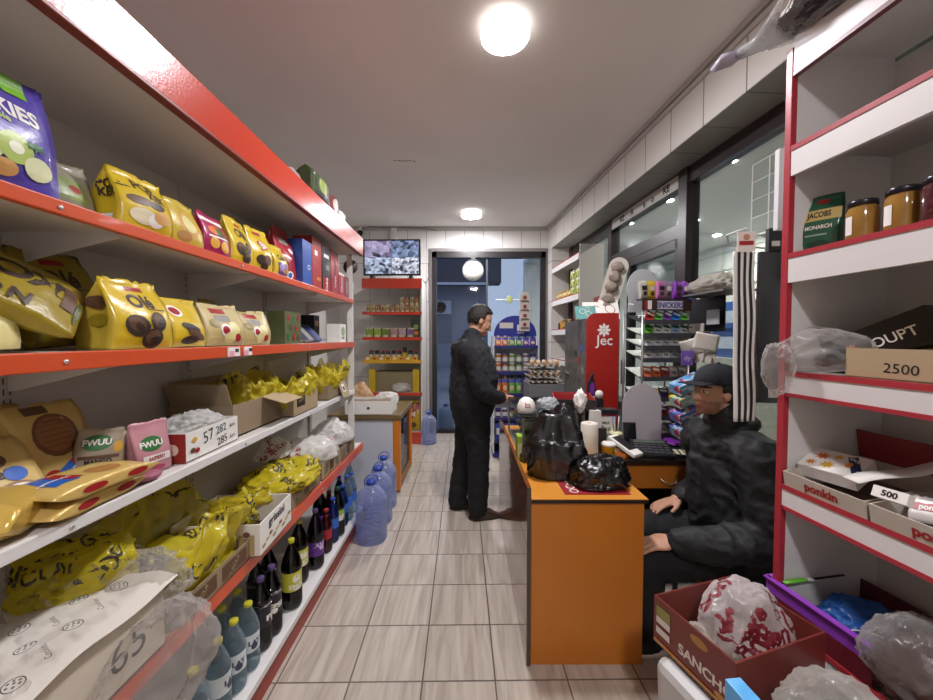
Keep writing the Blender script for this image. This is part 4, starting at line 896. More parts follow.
# jars on its shelves
def jar(name, label, r, h, body, lid, loc, group, labm=None):
    t = thing(name, label, 'jar', loc, 0, group)
    MB().lathe([(r*.92, 0), (r, .006), (r, h*.74), (r*.86, h*.84), (r*.86, h*.86)], body, 14).build('jar_body', t)
    MB().lathe([(r*.93, h*.86), (r*.93, h*.985), (r*.88, h), (.001, h)], lid, 14).build('lid', t)
    if labm: MB().grid(lambda u, v: V((cos(u*2*pi)*r*1.012, sin(u*2*pi)*r*1.012, h*(.15+.45*v))), 14, 1, labm, cu=True).build('label_wrap', t)
    return t
jm = [blotch(('8f9a4a', 'c9b98a', '9a4a3a', 'd8d0b8'), 40), blotch(('b5694f', 'd8cdb4', '8a8a4a', 'c9a56a'), 40), blotch(('7a8a3f', 'cfc9b0', 'a3643f', '6d7a3a'), 40)]
lidm = [mat('b9a03a', .3, .5), mat('c9c4b8', .3, .4), mat('a23a2a', .35)]
protos = []
for i in range(11):
    x = -1.37+.068*i; c = i % 3
    gl = ['green pickle', 'pink salad', 'mixed pickle'][c]
    lb = f'small jar of {gl} on the upper shelf of the far red unit'
    g = f'{gl} jars on the far unit'
    if i < 3: protos.append(jar('jar', lb, .031, .105, jm[c], lidm[c], (x, 5.22, FZ[0]), g))
    else: dup(protos[c], (x, 5.22, FZ[0]))
for i in range(4): dup(protos[i % 2+1], (-.90+.07*i, 5.21, FZ[0]+.106), label=['small jar stacked on the pickle jars, first of the upper four', 'small jar stacked on the pickle jars, second of the upper four', 'small jar stacked on the pickle jars, third of the upper four', 'small jar stacked on the pickle jars, last of the upper four'][i], group='stacked jars on the far unit')
for i in range(6):
    c = [('7fa03a', 'green'), ('8fae4a', 'light green'), ('6d8a35', 'dark green'), ('a98a8a', 'mauve'), ('b9a0a8', 'pink grey'), ('7a5a8a', 'violet')][i]
    b = boxpack(.105, .13, .08, blotch((c[0], 'c9c0a8', c[0], '6d5a3a'), 30), [('r', 0, .75, .8, .1, mat(c[0], .4))]); tag(b.build('tea_box', None, (-1.36+.115*i, 5.24, FZ[1])), c[1]+' tea box in the row on the second shelf of the far unit', 'tea box', 'tea boxes on the far unit')
b = boxpack(.14, .24, .09, mat('1f3a24', .4), [('e', 0, .6, .5, .15, mat('8a9a5a', .4)), ('e', .1, .25, .4, .12, ORAN)]); tag(b.build('coffee_box', None, (-.71, 5.25, FZ[1])), 'tall dark green box at the right end of the second shelf, far unit', 'box')
for i in range(9):
    x = -1.34+.078*i; h = .135 if i != 6 else .175
    bl = [mat('2a1c1c', .3), mat('1f2436', .3), mat('35221c', .3)][i % 3]
    jar('sauce_jar', ['dark brown sauce jar', 'dark blue sauce jar', 'reddish brown sauce jar'][i % 3]+' on the third shelf of the far unit, '+['first', 'second', 'third'][i//3]+' of its colour' if i != 6 else 'taller yellow labelled sauce jar on the third shelf of the far unit', .033, h, bl, [RD, BK, RD][i % 3] if i != 6 else BK, (x, 5.23, FZ[2]), 'sauce jars on the far unit', mat('d3cdb9', .4) if i != 6 else mat('d6b52a', .4))
for i in range(8):
    tag(boxpack(.085, .05, .06, mat('cfa62a', .4), [('r', 0, .5, .5, .25, RD if i % 2 else WH)]).build('yellow_pack', None, (-1.37+.093*i, 5.175, FZ[2])), 'small yellow pack along the front of the third shelf, '+['first from the wall', 'second', 'third', 'fourth', 'fifth', 'sixth', 'seventh', 'last by the door'][i], 'pack', 'yellow packs on the far unit')
t = thing('produce_crate', 'yellow and olive display crate on the low shelf of the far unit', 'crate', (-1.02, 5.40, FZ[3]))
m = MB(); m.box((0, .02, .14), (.62, .36, .28), mat('8a7f5c', .6)); m.build('crate_body', t)
for x in (-.31, .31): m = MB(); m.box((x, -.17, .16), (.09, .05, .32), mat('c9a81e', .4)); m.build('side_panel', t)
b = crumple((.13, .1, .1), WBAG, 90, .3); tag(b.build('white_bag', None, (-.92, 5.23, FZ[3]+.0), 0), 'grey white bag on the low shelf in front of the olive crate', 'plastic bag')
b = pouch(.30, .42, .14, mat('b99a22', .35, bump=.2), 91); art(b, [('e', 0, .6, .6, .25, mat('8f2a1c', .4)), ('r', .0, .82, .8, .12, RD), ('t', 'Fitty', .0, .55, .14, WH, .4), ('e', .1, .2, .5, .1, BR2)]); tag(b.build('snack_sack', None, (-.80, 5.32, FZ[4])), 'big yellow and red snack sack at the bottom of the far unit', 'bag')
b = pouch(.26, .38, .12, mat('a3752a', .35, bump=.2), 92); art(b, [('r', 0, .6, .7, .2, BR2)]); tag(b.build('snack_sack', None, (-1.10, 5.34, FZ[4])), 'brown snack sack beside the yellow and red one', 'bag')
# television and camera
t = thing('television', 'flat television showing four camera views on top of the far red unit', 'television', (-1.04, 5.22, 2.302), -.02)
m = MB(); m.box((0, 0, .30), (.80, .045, .50), mat('17181b', .3)); m.build('housing', t, bevel=.006)
scr = MB()
def screen(q, base, spots_):
    m_, n, l, p_ = nt('screen_'+str(q)); tc = n.new('ShaderNodeTexCoord'); tx = n.new('ShaderNodeTexVoronoi'); tx.inputs['Scale'].default_value = 16+q*5; tx.distance = 'CHEBYCHEV'
    ns = n.new('ShaderNodeTexNoise'); ns.inputs['Scale'].default_value = 7+q; ns.inputs['Detail'].default_value = 6
    r_ = n.new('ShaderNodeValToRGB'); r_.color_ramp.elements[0].color = lin('1c2030'); r_.color_ramp.elements[1].color = lin(base); r_.color_ramp.elements[0].position = .3; r_.color_ramp.elements[1].position = .75
    ad = n.new('ShaderNodeMix'); ad.data_type = 'FLOAT'; ad.inputs['Factor'].default_value = .55
    sc_ = n.new('ShaderNodeSeparateColor'); l.new(tc.outputs['Object'], tx.inputs['Vector']); l.new(tx.outputs['Color'], sc_.inputs[0]); l.new(tc.outputs['Object'], ns.inputs['Vector']); l.new(sc_.outputs[0], ad.inputs['A']); l.new(ns.outputs['Fac'], ad.inputs['B'])
    l.new(ad.outputs['Result'], r_.inputs['Fac']); l.new(r_.outputs['Color'], p_.inputs['Emission Color']); p_.inputs['Emission Strength'].default_value = .8; p_.inputs['Base Color'].default_value = (0.01, .01, .01, 1); p_.inputs['Roughness'].default_value = .15
    return m_
for q, (x, z, c) in enumerate(((-.19, .415, '9a90b0'), (.19, .415, '7f90b4'), (-.19, .185, 'a8b4cc'), (.19, .185, 'c4c8d8'))):
    scr = MB(); scr.box((x, -.0235, z), (.376, .002, .226), screen(q, c, 0)); scr.build('screen_view', t)
for x in (-.27, .27): m = MB(); m.box((x, 0, .025), (.05, .2, .05), mat('17181b', .35), taper=.6); m.build('foot', t)
p = PY(360, 233, 5.66)
t = thing('security_camera', 'small dark dome camera on a white bracket below the ceiling left of the television', 'camera', p)
m = MB(); m.tube([(0, .05, .09), (0, 0, .09), (0, 0, .03)], .02, WH, 10); m.build('bracket', t); m = MB(); m.ell((0, 0, -.0), (.042, .042, .042), mat('16161a', .2)); m.build('dome', t)
m = MB(); m.tube([p+V((0, 0, .12)), p+V((.3, .02, .09)), p+V((.9, .0, .085)), p+V((1.15, .01, .04))], .008, mat('77736e', .5), 6); tag(m.build('camera_cable'), 'thin grey cable running along the top of the far wall', 'cable')
m = MB(); q = PY(422, 287, 5.69); m.tube([q, q+V((.08, 0, .1)), q+V((.16, .01, .22))], .004, mat('3a3836', .5), 6); tag(m.build('wall_cable'), 'short dark cable hanging beside the far door frame', 'cable')
# clock
t = thing('wall_clock', 'round white clock hung on the far glass door', 'clock', PY(473, 270.5, YF-.02))
m = MB(); m.lathe([(.001, 0), (.155, 0), (.155, .012)], WH, 32, T(rx=pi/2)); m.freeze(); m.eps = .012
for k in range(12): a = k*pi/6; m.box((cos(a)*.125, -.0135, sin(a)*.125), (.012, .002, .012), mat('5a5a60', .5))
m.text('2-Tri', (0, 0, .06), X_, Z_, .035, mat('555560', .5)); m.build('clock_face', t)
m = MB(); m.lathe([(.155, 0), (.166, .004), (.166, .026), (.155, .03)], mat('8a8d92', .3, .6), 32, T(rx=pi/2), cap=False); m.build('clock_rim', t)
m = MB(); m.tube([(0, -.018, 0), (-.075, -.018, .05)], .004, BK, 5); m.build('hour_hand', t); m = MB(); m.tube([(0, -.02, 0), (.06, -.02, -.035)], .0035, BK, 5); m.build('minute_hand', t)
m = MB(); m.box((0, .0, .185), (.07, .02, .03), mat('26262a', .4)); m.build('hanger', t)
# ================================================================== orange counter and desk
OGP = mat('c07324', .33, var=.06, vs=3); OGT = mat('d08a33', .3); DKE = mat('1c1512', .4); BRN = mat('7a4420', .12, coat=.6)
CX0, CX1, CY0, CY1, CT = .27, .795, 1.635, 3.02, .765
K = thing('sales_counter', 'orange sales counter with a brown glossy side towards the aisle', 'counter', (0, 0, 0))
m = MB(); m.bx((CX0+.02, CY0, .0), (CX1, CY0+.02, CT-.02), OGP); m.build('front_panel', K, bevel=.001)
m = MB(); m.bx((CX0+.02, CY0-.012, CT-.018), (CX1+.012, CY1, CT), OGT); m.build('top_panel', K)
m = MB(); m.bx((CX0+.02, CY0-.0135, CT-.0185), (CX1+.0135, CY0-.012, CT-.003), DKE); m.bx((CX1+.012, CY0-.012, CT-.0185), (CX1+.0135, CY1, CT-.003), DKE); m.build('edge_band', K)
m = MB(); m.bx((CX0, CY0-.006, 0), (CX0+.018, CY1, .815), BRN); m.bx((CX0, CY0-.008, 0), (CX0+.018, CY0-.006, .815), mat('4a4036', .5)); m.build('side_panel', K)
m = MB(); m.bx((CX0+.02, CY1-.02, 0), (CX1, CY1, CT-.02), OGP); m.build('back_panel', K)
m = MB(); m.bx((CX1-.02, CY0+.02, .0), (CX1, CY0+.45, CT-.02), mat('8a4f1c', .4)); m.build('inner_panel', K)
D = thing('desk', 'orange desk with a black edged top and one drawer behind the counter', 'desk', (0, 0, 0))
DX0, DX1, DY0, DY1 = .80, 1.50, 2.15, 2.78
m = MB(); m.bx((DX0+.002, DY0, CT-.03), (DX1, DY1, CT), mat('2a1e16', .3)); m.build('desk_top', D, bevel=.002)
m = MB(); m.bx((DX0+.02, DY0+.02, CT-.175), (DX1-.02, DY0+.038, CT-.034), OGP); dr = m.build('drawer', D, bevel=.001)
hx = PY(668.5, 478, DY0+.01).x; hz = PY(668.5, 482, DY0).z
m = MB(); m.tube([(hx-.055, DY0+.02, hz+.022), (hx-.035, DY0-.005, hz+.004), (hx+.002, DY0-.012, hz-.012), (hx+.035, DY0-.008, hz-.003), (hx+.058, DY0+.02, hz+.036)], .0035, mat('d8d4cc', .25, .9), 8); m.build('handle', dr)
m = MB(); m.bx((DX0+.002, DY1-.03, 0), (DX1, DY1-.01, CT-.03), mat('2a1a10', .5)); m.build('back_panel', D)
m = MB(); m.bx((DX1-.02, DY0+.02, 0), (DX1, DY1-.03, CT-.03), OGP); m.build('side_panel', D)
# red mat and black carrier bags
m = MB(); m.box((0, 0, .0015), (.30, .24, .003), mat('8f1f26', .5)); m.freeze()
m.text('Coca', (-.105, .0, .01), V((0, 1, 0)), V((-1, 0, 0)), .04, WH); m.decal(ring2d(16, .3), (-.1, -.085, .01), X_*.022, V((0, 1, 0))*.022, WH)
tag(m.build('counter_mat', None, (.60, 1.79, CT)), 'dark red rubber mat under the small black bag on the counter', 'mat')
BLKB = mat('0b0b0d', .22, spec=.7, bump=.6, bs=22)
def blackbag(name, rad, seed, loc, rz, label, straps):
    b = crumple(rad, BLKB, seed, .24, 1.5, 5, .12, .0)
    o = b.build(name, None, loc, rz); tag(o, label, 'plastic bag'); return o
def tbag(w, h, d, seed):
    """upright carrier bag with two loop handles"""
    mb = MB(); sd = V((seed*2.1, seed, seed*3.3))
    def f(u, v):
        a = 2*pi*u; z = v*h; k = .94+.10*sin(pi*min(1, v*1.3)); k *= 1 if v < .5 else 1-.38*((v-.5)/.5)**1.4
        e = 4; c, s_ = cos(a), sin(a); rr = (abs(c)**e+abs(s_)**e)**(-1/e)
        x = c*rr*w/2*k; y = s_*rr*d/2*(k if v < .6 else k*.8)
        q = V((x*9, y*9, z*5))+sd; n1 = noise.noise(q); n2 = 1-abs(noise.noise(q*1.7)); n3 = 1-abs(noise.noise(V((q.x*2.4, q.y*2.4, q.z*.9))))
        r_ = 1+.12*n1+.22*(n2-.7)+.20*(n3-.7)*(.4+v)
        return V((x*r_, y*r_, z*(1+.03*n1)))
    mb.grid(f, 96, 40, BLKB, cu=True); n = 96; b = 40*n; mb.f.append(tuple(b+i for i in range(n))); mb.mi.append(0); mb.sm.append(True); mb.f.append(tuple(range(n-1, -1, -1))); mb.mi.append(0); mb.sm.append(True)
    return mb
t = thing('carrier_bag', 'tall full black carrier bag standing on the orange counter', 'plastic bag', (.462, 1.925, CT+.001), -.1)
tbag(.285, .32, .19, 5).build('bag_body', t)
for sx, hh in ((-1, .05), (1, .085)):
    m = MB()
    m.grid(lambda u, v, sx=sx, hh=hh: V((sx*(.045+.035*cos(pi*v))+(u-.5)*.045, -.03+.05*sin(pi*v)*.6+(u-.5)*.02*sin(6*v), .29+hh*sin(pi*v)*(1+.1*(u-.5)))), 4, 14, BLKB); m.build('handle_loop', t, solid=.002)
blackbag('carrier_bag', (.15, .115, .13), 12, (.655, 1.80, CT+.004), .2, 'smaller slumped black carrier bag lying on the red mat', 1)
# --- glass snack case on the counter with green boxes
C1 = thing('snack_case', 'low clear display case along the aisle side of the counter, with green boxes inside', 'display case', (.455, 2.46, CT), 0)
for (x, y) in ((-.13, -.36), (.13, -.36), (-.13, .36), (.13, .36)): m = MB(); m.box((x, y, .13), (.012, .012, .26), mat('6b6a66', .4)); m.build('corner_post', C1)
m = MB(); m.box((0, 0, .006), (.27, .73, .008), mat('6b6a66', .4)); m.build('base', C1); m = MB(); m.box((0, 0, .17), (.26, .72, .006), clear('e0e8e4', .9, .6)); m.build('shelf', C1)
m = MB(); m.box((0, -.366, .13), (.25, .003, .25), clear('dfe8e2', .9, .7)); m.build('glass_front', C1); m = MB(); m.box((0, 0, .264), (.27, .73, .006), clear('d5ded8', .8, .7)); m.build('glass_top', C1)
LG = mat('8fb52f', .4); LG2 = mat('c9cf9a', .4)
for i in range(3):
    b = boxpack(.115, .135, .085, LG, [('r', 0, .42, .98, .3, LG2), ('t', 'BIO', 0, .45, .22, mat('4a3420', .4)), ('e', -.5, .2, .3, .12, GRE), ('e', .4, .15, .4, .1, LG), ('e', 0, .95, .6, .05, WH)])
    tag(b.build('bio_box', None, ([.352, .51, .43][i], 2.165+(.115 if i == 2 else 0), CT+.0105)), ['green and cream BIO box left of the tall black bag', 'green and cream BIO box peeping out right of the tall black bag', 'green and cream BIO box in the second row of the clear case'][i], 'box', 'BIO boxes in the clear case')
for i, (x, y, r_) in enumerate(((.365, 2.18, .036), (.465, 2.20, .036), (.555, 2.22, .032))):
    t = thing('round_snack', ['leftmost', 'middle', 'rightmost'][i]+' round brown topped tub on the clear shelf of the snack case', 'tub', (x, y, CT+.1735), 0, 'round tubs in the snack case')
    MB().lathe([(r_*.85, 0), (r_, .05), (r_*.99, .055)], mat('d8cdb4', .5), 18).build('tub_body', t); m = MB(); m.lathe([(r_*1.05, .055), (r_*1.05, .064), (.001, .064)], mat('8a6f4e', .5), 18); m.build('lid', t)
for i in range(4):
    b = boxpack(.1, .012, .16, mat(['5f8a5a', 'b8432e', 'c9b45a', '3f6a8a'][i], .4), [('r', 0, .6, .6, .15, WH)]); o = b.build('snack_bar_box', None, (.46, 2.52+.07*i, CT+.0105)); tag(o, ['green', 'red', 'yellow', 'blue'][i]+' thin snack box standing deep in the clear case', 'box', 'thin boxes in the clear case')
m = MB(); m.lathe([(.052, 0), (.056, .02), (.052, .05), (.04, .075), (.02, .09), (.001, .094)], WH, 22); m.freeze()
for x, z, w_, h_ in ((-.012, .05, .006, .03), (.002, .055, .02, .006), (-.002, .042, .018, .006), (.012, .045, .006, .02)): m.decal(rect2d(2, 2), (x, 0, z), X_*w_, Z_*h_, mat('a33a2a', .5))
p = PY(525.5, 410, 2.22); tag(m.build('round_tin', None, (p.x+.005, 2.22, CT+.268)), 'domed white tub with red strokes on top of the snack case', 'tub')
b = crumple((.07, .06, .05), film('d0d6d8', .4), 95, .3); tag(b.build('plastic_wrap', None, (.52, 2.36, CT+.268)), 'clear crumpled plastic on the snack case beside the white tub', 'plastic wrap')
# red tray with snacks, egg trays on the stand behind
t = thing('snack_tray', 'red open tray of small snacks behind the tall black bag', 'tray', (.74, 2.58, CT+.25), -.2)
m = MB(); m.box((0, 0, .0), (.26, .34, .006), mat('20191a', .4)); m.box((0, -.17, .03), (.26, .006, .065), mat('20191a', .4)); m.box((0, .17, .03), (.26, .006, .065), REDBOX); m.box((-.13, 0, .03), (.006, .34, .065), mat('a8422e', .4)); m.box((.13, 0, .03), (.006, .34, .065), mat('a8422e', .4)); m.build('tray_body', t)
for x, y in ((-.11, -.15), (.11, -.15), (-.11, .15), (.11, .15)): m = MB(); m.box((x, y, -.1265), (.014, .014, .247), BK); m.build('leg', t)
for i in range(8):
    b = pouch(.055, .09, .022, mat(['b8a67a', 'a3552e', 'd0b98a', '8d6a4a'][i % 4], .35, coat=.4), 100+i, pillow=True, wr=.003); o = b.build('small_snack', None); o.matrix_world = T((.66+.05*(i % 4), 2.48+.13*(i//4), CT+.255+.012), .3*i) @ Matrix.Rotation(-pi/2, 4, 'X')
    tag(o, 'small wrapped snack lying in the red tray, '+['nearest row, first', 'nearest row, second', 'nearest row, third', 'nearest row, last', 'back row, first', 'back row, second', 'back row, third', 'back row, last'][i], 'snack', 'snacks in the red tray')
# paper towel roll, tissues, cups
t = thing('paper_roll', 'upright white paper towel roll beside the tall black bag', 'paper roll', (.735, 2.20, CT)); MB().lathe([(.048, 0), (.05, .004), (.05, .205), (.046, .21), (.018, .21), (.018, .2)], mat('d6d0c2', .8, bump=.3, bs=60), 24).build('roll', t); m = MB(); m.lathe([(.018, .205), (.018, .19), (.001, .19)], KRAFT2, 14, cap=False); m.build('core', t)
b = crumple((.035, .035, .075), WH, 111, .4, 2, 4, .8, .3); tag(b.build('tissue_bundle', None, (.715, 2.32, CT+.24)), 'crumpled white tissue sticking up behind the paper roll', 'tissue')
t = thing('tissue_holder', 'small dark stand under the crumpled tissue behind the paper roll', 'stand', (.715, 2.32, CT)); MB().lathe([(.045, 0), (.045, .012), (.012, .02), (.012, .232), (.03, .238)], BK, 14).build('stand_body', t)
m = MB(); m.box((0, 0, .055), (.065, .05, .11), WH, taper=.9); tag(m.build('paper_cup_stack', None, (.83, 2.38, CT+.14), .2), 'white folded paper pad beside the crumpled tissue', 'paper')
b = boxpack(.12, .14, .10, mat('2a2422', .5), []); tag(b.build('dark_box', None, (.83, 2.39, CT)), 'dark box under the white paper pad behind the paper roll', 'box')
def cup(loc, label, col, lidc=WH):
    t = thing('paper_cup', label, 'cup', loc, 0, 'yellow cups by the terminal')
    MB().lathe([(.032, 0), (.040, .075), (.042, .078)], col, 18).build('cup_body', t); MB().lathe([(.043, .076), (.043, .088), (.036, .094), (.001, .094)], lidc, 18).build('lid', t)
cup((.845, 2.19, CT), 'yellow cup with a white lid just left of the card terminal', mat('c9a01f', .4)); cup((.99, 2.44, CT), 'yellow cup with pens in front of the pale arched board', mat('b8a522', .4), mat('d8d0a0', .4))
for i in range(3): m = MB(); m.tube([(0, 0, 0), (.01*(i-1), .005, .10)], .003, [BLU, BK, WH][i], 6); tag(m.build('pen', None, (.99+.012*(i-1), 2.44, CT+.0945)), ['blue', 'black', 'white'][i]+' pen standing in the yellow cup by the arched board', 'pen', 'pens in the yellow cup')
t = thing('poster_box', 'white box with red top and dark lettering behind the cups', 'box', (.93, 2.52, CT)); m = boxpack(.155, .20, .08, WH, [('r', .0, .97, 1, .03, RD), ('r', .1, .5, .5, .3, mat('d8d2c8', .5)), ('r', -.75, .5, .2, .45, BK), ('t', 'MILK', .1, .72, .08, BK), ('t', 'SALE', .1, .52, .1, BK), ('t', 'III', .1, .3, .12, BK)]); m.build('box_body', t)
m = MB(); m.box((0, 0, .217), (.17, .09, .032), BK); m.build('lid', t)
m = MB(); m.lathe([(.03, 0), (.032, .05), (.034, .055), (.001, .056)], WH, 16); tag(m.build('white_tub', None, (.925, 2.38, CT)), 'small white tub between the two yellow cups', 'tub')
# card terminal, phone, calculator, notepad
t = thing('card_terminal', 'white handheld card terminal with a dark screen tilted on the desk', 'payment terminal', (.955, 2.235, CT+.012), .55)
Mq = Matrix.Translation((0, 0, .03)) @ Matrix.Rotation(.38, 4, 'X')
m = MB(); m.box((0, 0, .022), (.085, .20, .026), WH, Mq); m.build('terminal_body', t, bevel=.006); m = MB(); m.box((0, .012, .0362), (.068, .13, .002), BK, Mq); m.build('screen', t); m = MB(); m.box((0, .02, .0), (.08, .12, .024), mat('c9742e', .4)); m.build('base', t)
t = thing('phone', 'black phone standing upright behind the calculator', 'phone', (1.06, 2.375, CT+.001), -.1); Mq = Matrix.Rotation(-.2, 4, 'X')
m = MB(); m.box((0, 0, .085), (.08, .012, .165), BK, Mq); m.build('phone_body', t, bevel=.003); m = MB(); m.box((0, -.0068, .088), (.07, .001, .145), mat('15151a', .08), Mq); m.build('screen', t); m = MB(); m.box((0, .02, .012), (.07, .06, .022), BK); m.build('stand', t)
t = thing('calculator', 'large black desk calculator with rows of keys', 'calculator', (1.125, 2.245, CT), -.2); Mq = Matrix.Translation((0, 0, .018)) @ Matrix.Rotation(.28, 4, 'X')
m = MB(); m.box((0, 0, .022), (.22, .17, .03), mat('19191c', .35), Mq); m.build('calculator_body', t, bevel=.004); m = MB(); m.box((0, .058, .038), (.18, .032, .003), mat('4a544a', .15), Mq); m.build('display', t)
for r_ in range(4):
    for c in range(6): m = MB(); m.box((-.083+.033*c, -.062+.027*r_, .0395), (.024, .018, .006), mat('3d3d42', .4), Mq); m.build('key', t)
t = thing('price_folder', 'black folder with pale price strips beside the calculator', 'folder', (1.29, 2.24, CT), -.3)
m = MB(); m.box((0, 0, .014), (.15, .16, .026), mat('17161a', .4)); m.build('cover', t, bevel=.003)
for k in range(4): m = MB(); m.box((-.045+.03*k, -.02, .0278), (.02, .1, .0015), mat('c9c5a8', .5)); m.build('strip', t)
b = pouch(.1, .12, .03, mat('7a2a9a', .3, coat=.4), 115, pillow=True); o = b.build('chocolate_bar', None); o.matrix_world = T((1.33, 2.40, CT+.022), -.6) @ Matrix.Rotation(-pi/2, 4, 'X'); tag(o, 'purple chocolate bar lying on the desk behind the black folder', 'chocolate bar')
# pale arched board
t = thing('display_board', 'pale arched back of a small display standing on the desk', 'display board', (1.19, 2.50, CT+.001), .04)
pts = [(-.135, 0), (.135, 0), (.135, .26)]+[(.135*cos(a)*1, .26+.145*sin(a)) for a in [pi*k/16 for k in range(1, 16)]]+[(-.135, .26)]
m = MB(); m.prism(pts, .006, mat('b9b2b6', .6)); m.build('board', t, bevel=.001); m = MB(); m.box((0, .045, .05), (.2, .08, .1), mat('b4adb0', .6)); m.build('foot', t)
m = MB(); m.ell((0, 0, .03), (.03, .02, .03), WH); tag(m.build('white_ball', None, (.955, 2.66, CT+.28)), 'small white lump showing left of the arched board', 'ball')
t = thing('small_stand', 'dark little stand left behind the arched board', 'stand', (.955, 2.66, CT)); MB().box((0, 0, .14), (.05, .05, .28), BK).build('stand_body', t)
# ------------------------------------------------------------------ red cigarette cabinet with a dull grey side
t = thing('vape_cabinet', 'tall red cabinet lettered Jec with a grey mottled side', 'cabinet', (0, 0, 0))
JX0, JX1, JY0, JY1 = .92, 1.165, 2.84, 3.5; JZ = PY(600, 313, JY0).z
m = MB(); r_ = .07
pts = [(JX0, .8), (JX1, .8), (JX1, JZ)]+[(JX0+r_-r_*sin(a), JZ-r_+r_*cos(a)) for a in [pi/2*k/8 for k in range(9)]]
m.prism(pts, .02, mat('9e2018', .35, coat=.3), T((0, JY0, 0))); m.freeze()
qx = PY(604, 330, JY0); 
for k in range(8): a = k*pi/4; m.decal(ell2d(8, 2), (qx.x+.032*cos(a), 0, qx.z+.032*sin(a)), V((cos(a), 0, sin(a)))*.020, V((-sin(a), 0, cos(a)))*.011, WH, 4)
m.decal(ell2d(8, 2), (qx.x, 0, qx.z), X_*.012, Z_*.012, WH, 4)
q2 = PY(604.5, 338.5, JY0); m.text('Jec', (q2.x-.002, 0, q2.z), X_, Z_, .052, WH, .03) if 0 else m.decal(text2d('Jec', .012), (q2.x, 0, q2.z-.012), X_*.074, Z_*.074, WH, 4)
m.build('red_panel', t)
m = MB(); m.bx((JX0+.012, JY0+.02, .12), (JX1, JY1, JZ-.04), mat('5d5c5a', .5, vh='434341', vs=14)); m.build('cabinet_body', t)
m = MB(); m.bx((JX0+.005, JY0+.03, .95), (JX0+.012, JY1-.02, JZ-.05), mat('65635f', .35, bump=.5, bs=18, vh='4d4b48', vs=10)); m.build('grey_film', t)
for x, y in ((JX0+.03, JY0+.05), (JX1-.03, JY0+.05), (JX0+.03, JY1-.04), (JX1-.03, JY1-.04)): m = MB(); m.box((x, y, .06), (.03, .03, .12), BK); m.build('foot', t)
for i, (y, z, c) in enumerate(((2.98, 1.40, BLU), (3.05, 1.30, RD), (3.13, 1.35, BK), (2.95, 1.22, mat('8a8a88', .5)))):
    m = MB(); m.box((JX0+.003, y, z), (.003, .05, .045), c); m.build('sticker', t)
m = MB(); m.prism([(-.04, 0), (.04, 0), (.045, .16), (.03, .30), (0, .46), (-.03, .38), (-.045, .16)], .03, mat('141216', .4)); m.freeze(); m.decal(ell2d(10, 2), (-.005, 0, .34), X_*.02, Z_*.05, mat('6d2a8a', .4)); m.decal(ell2d(8, 2), (.01, 0, .27), X_*.014, Z_*.02, mat('c9a0c9', .4))
p = PY(591, 410, 2.77); tag(m.build('black_umbrella', None, (p.x, 2.735, CT)), 'dark pointed pack with purple print leaning on the red cabinet', 'pack')
# posters and cards on top of the cabinet
CB = JZ-.04
m = MB(); m.box((0, 0, .1), (.03, .26, .2), mat('8f3038', .4)); tag(m.build('red_box', None, (1.13, 3.14, JZ-.039), 0), 'dark red box on top of the cabinet beside the nut strip', 'box')
def card(w_, h_, m0, items, loc, rot, name, label):
    b = MB(); b.box((0, 0, h_/2), (w_, .004, h_), m0); b.w, b.h, b.d = w_, h_, .004; b.freeze(); art(b, items); o = b.build(name, None, loc, rot); return tag(o, label, 'card')
card(.16, .12, mat('5f9a94', .5), [('o', -.3, .6, .3, .2, WH), ('o', .3, .4, .3, .2, WH), ('o', .2, .75, .2, .15, WH)], (.95, 2.95, CB), (-.5, 0, -.1), 'teal_card', 'teal card with white loops lying on the cabinet, left of the white cards')
card(.18, .17, WH, [('o', .1, .5, .5, .28, mat('a8382e', .4), .4), ('r', -.1, .15, .6, .03, mat('5f9a94', .4))], (1.02, 2.94, CB), (-.6, 0, -.15), 'slipper_card', 'white card with a red loop print, left of two on the cabinet')
card(.15, .19, WH, [('o', .1, .5, .5, .25, mat('8a3a2e', .4), .4), ('r', 0, .1, .5, .03, mat('b9a08a', .4))], (1.13, 2.92, CB), (-.6, 0, -.15), 'slipper_card', 'white card with a dark red loop print, right of two on the cabinet')
t = thing('nut_strip', 'tall rounded card carrying a strip of grey brown snack packs above the cabinet', 'display card', (1.12, 3.04, JZ-.02), (0, .27, -.25))
pts = [(-.075, 0), (.075, 0), (.075, .42)]+[(.075*cos(a), .42+.075*sin(a)) for a in [pi*k/10 for k in range(1, 10)]]+[(-.075, .42)]
m = MB(); m.prism(pts, .006, mat('b9b2a8', .6)); m.build('backing_card', t)
for k in range(5): b = crumple((.048, .022, .042), mat('8a7d72', .45, bump=.4), 120+k, .35, 1.5, 3, 1); b.build('snack_pack', t, (-.012, -.025, .03+.085*k))
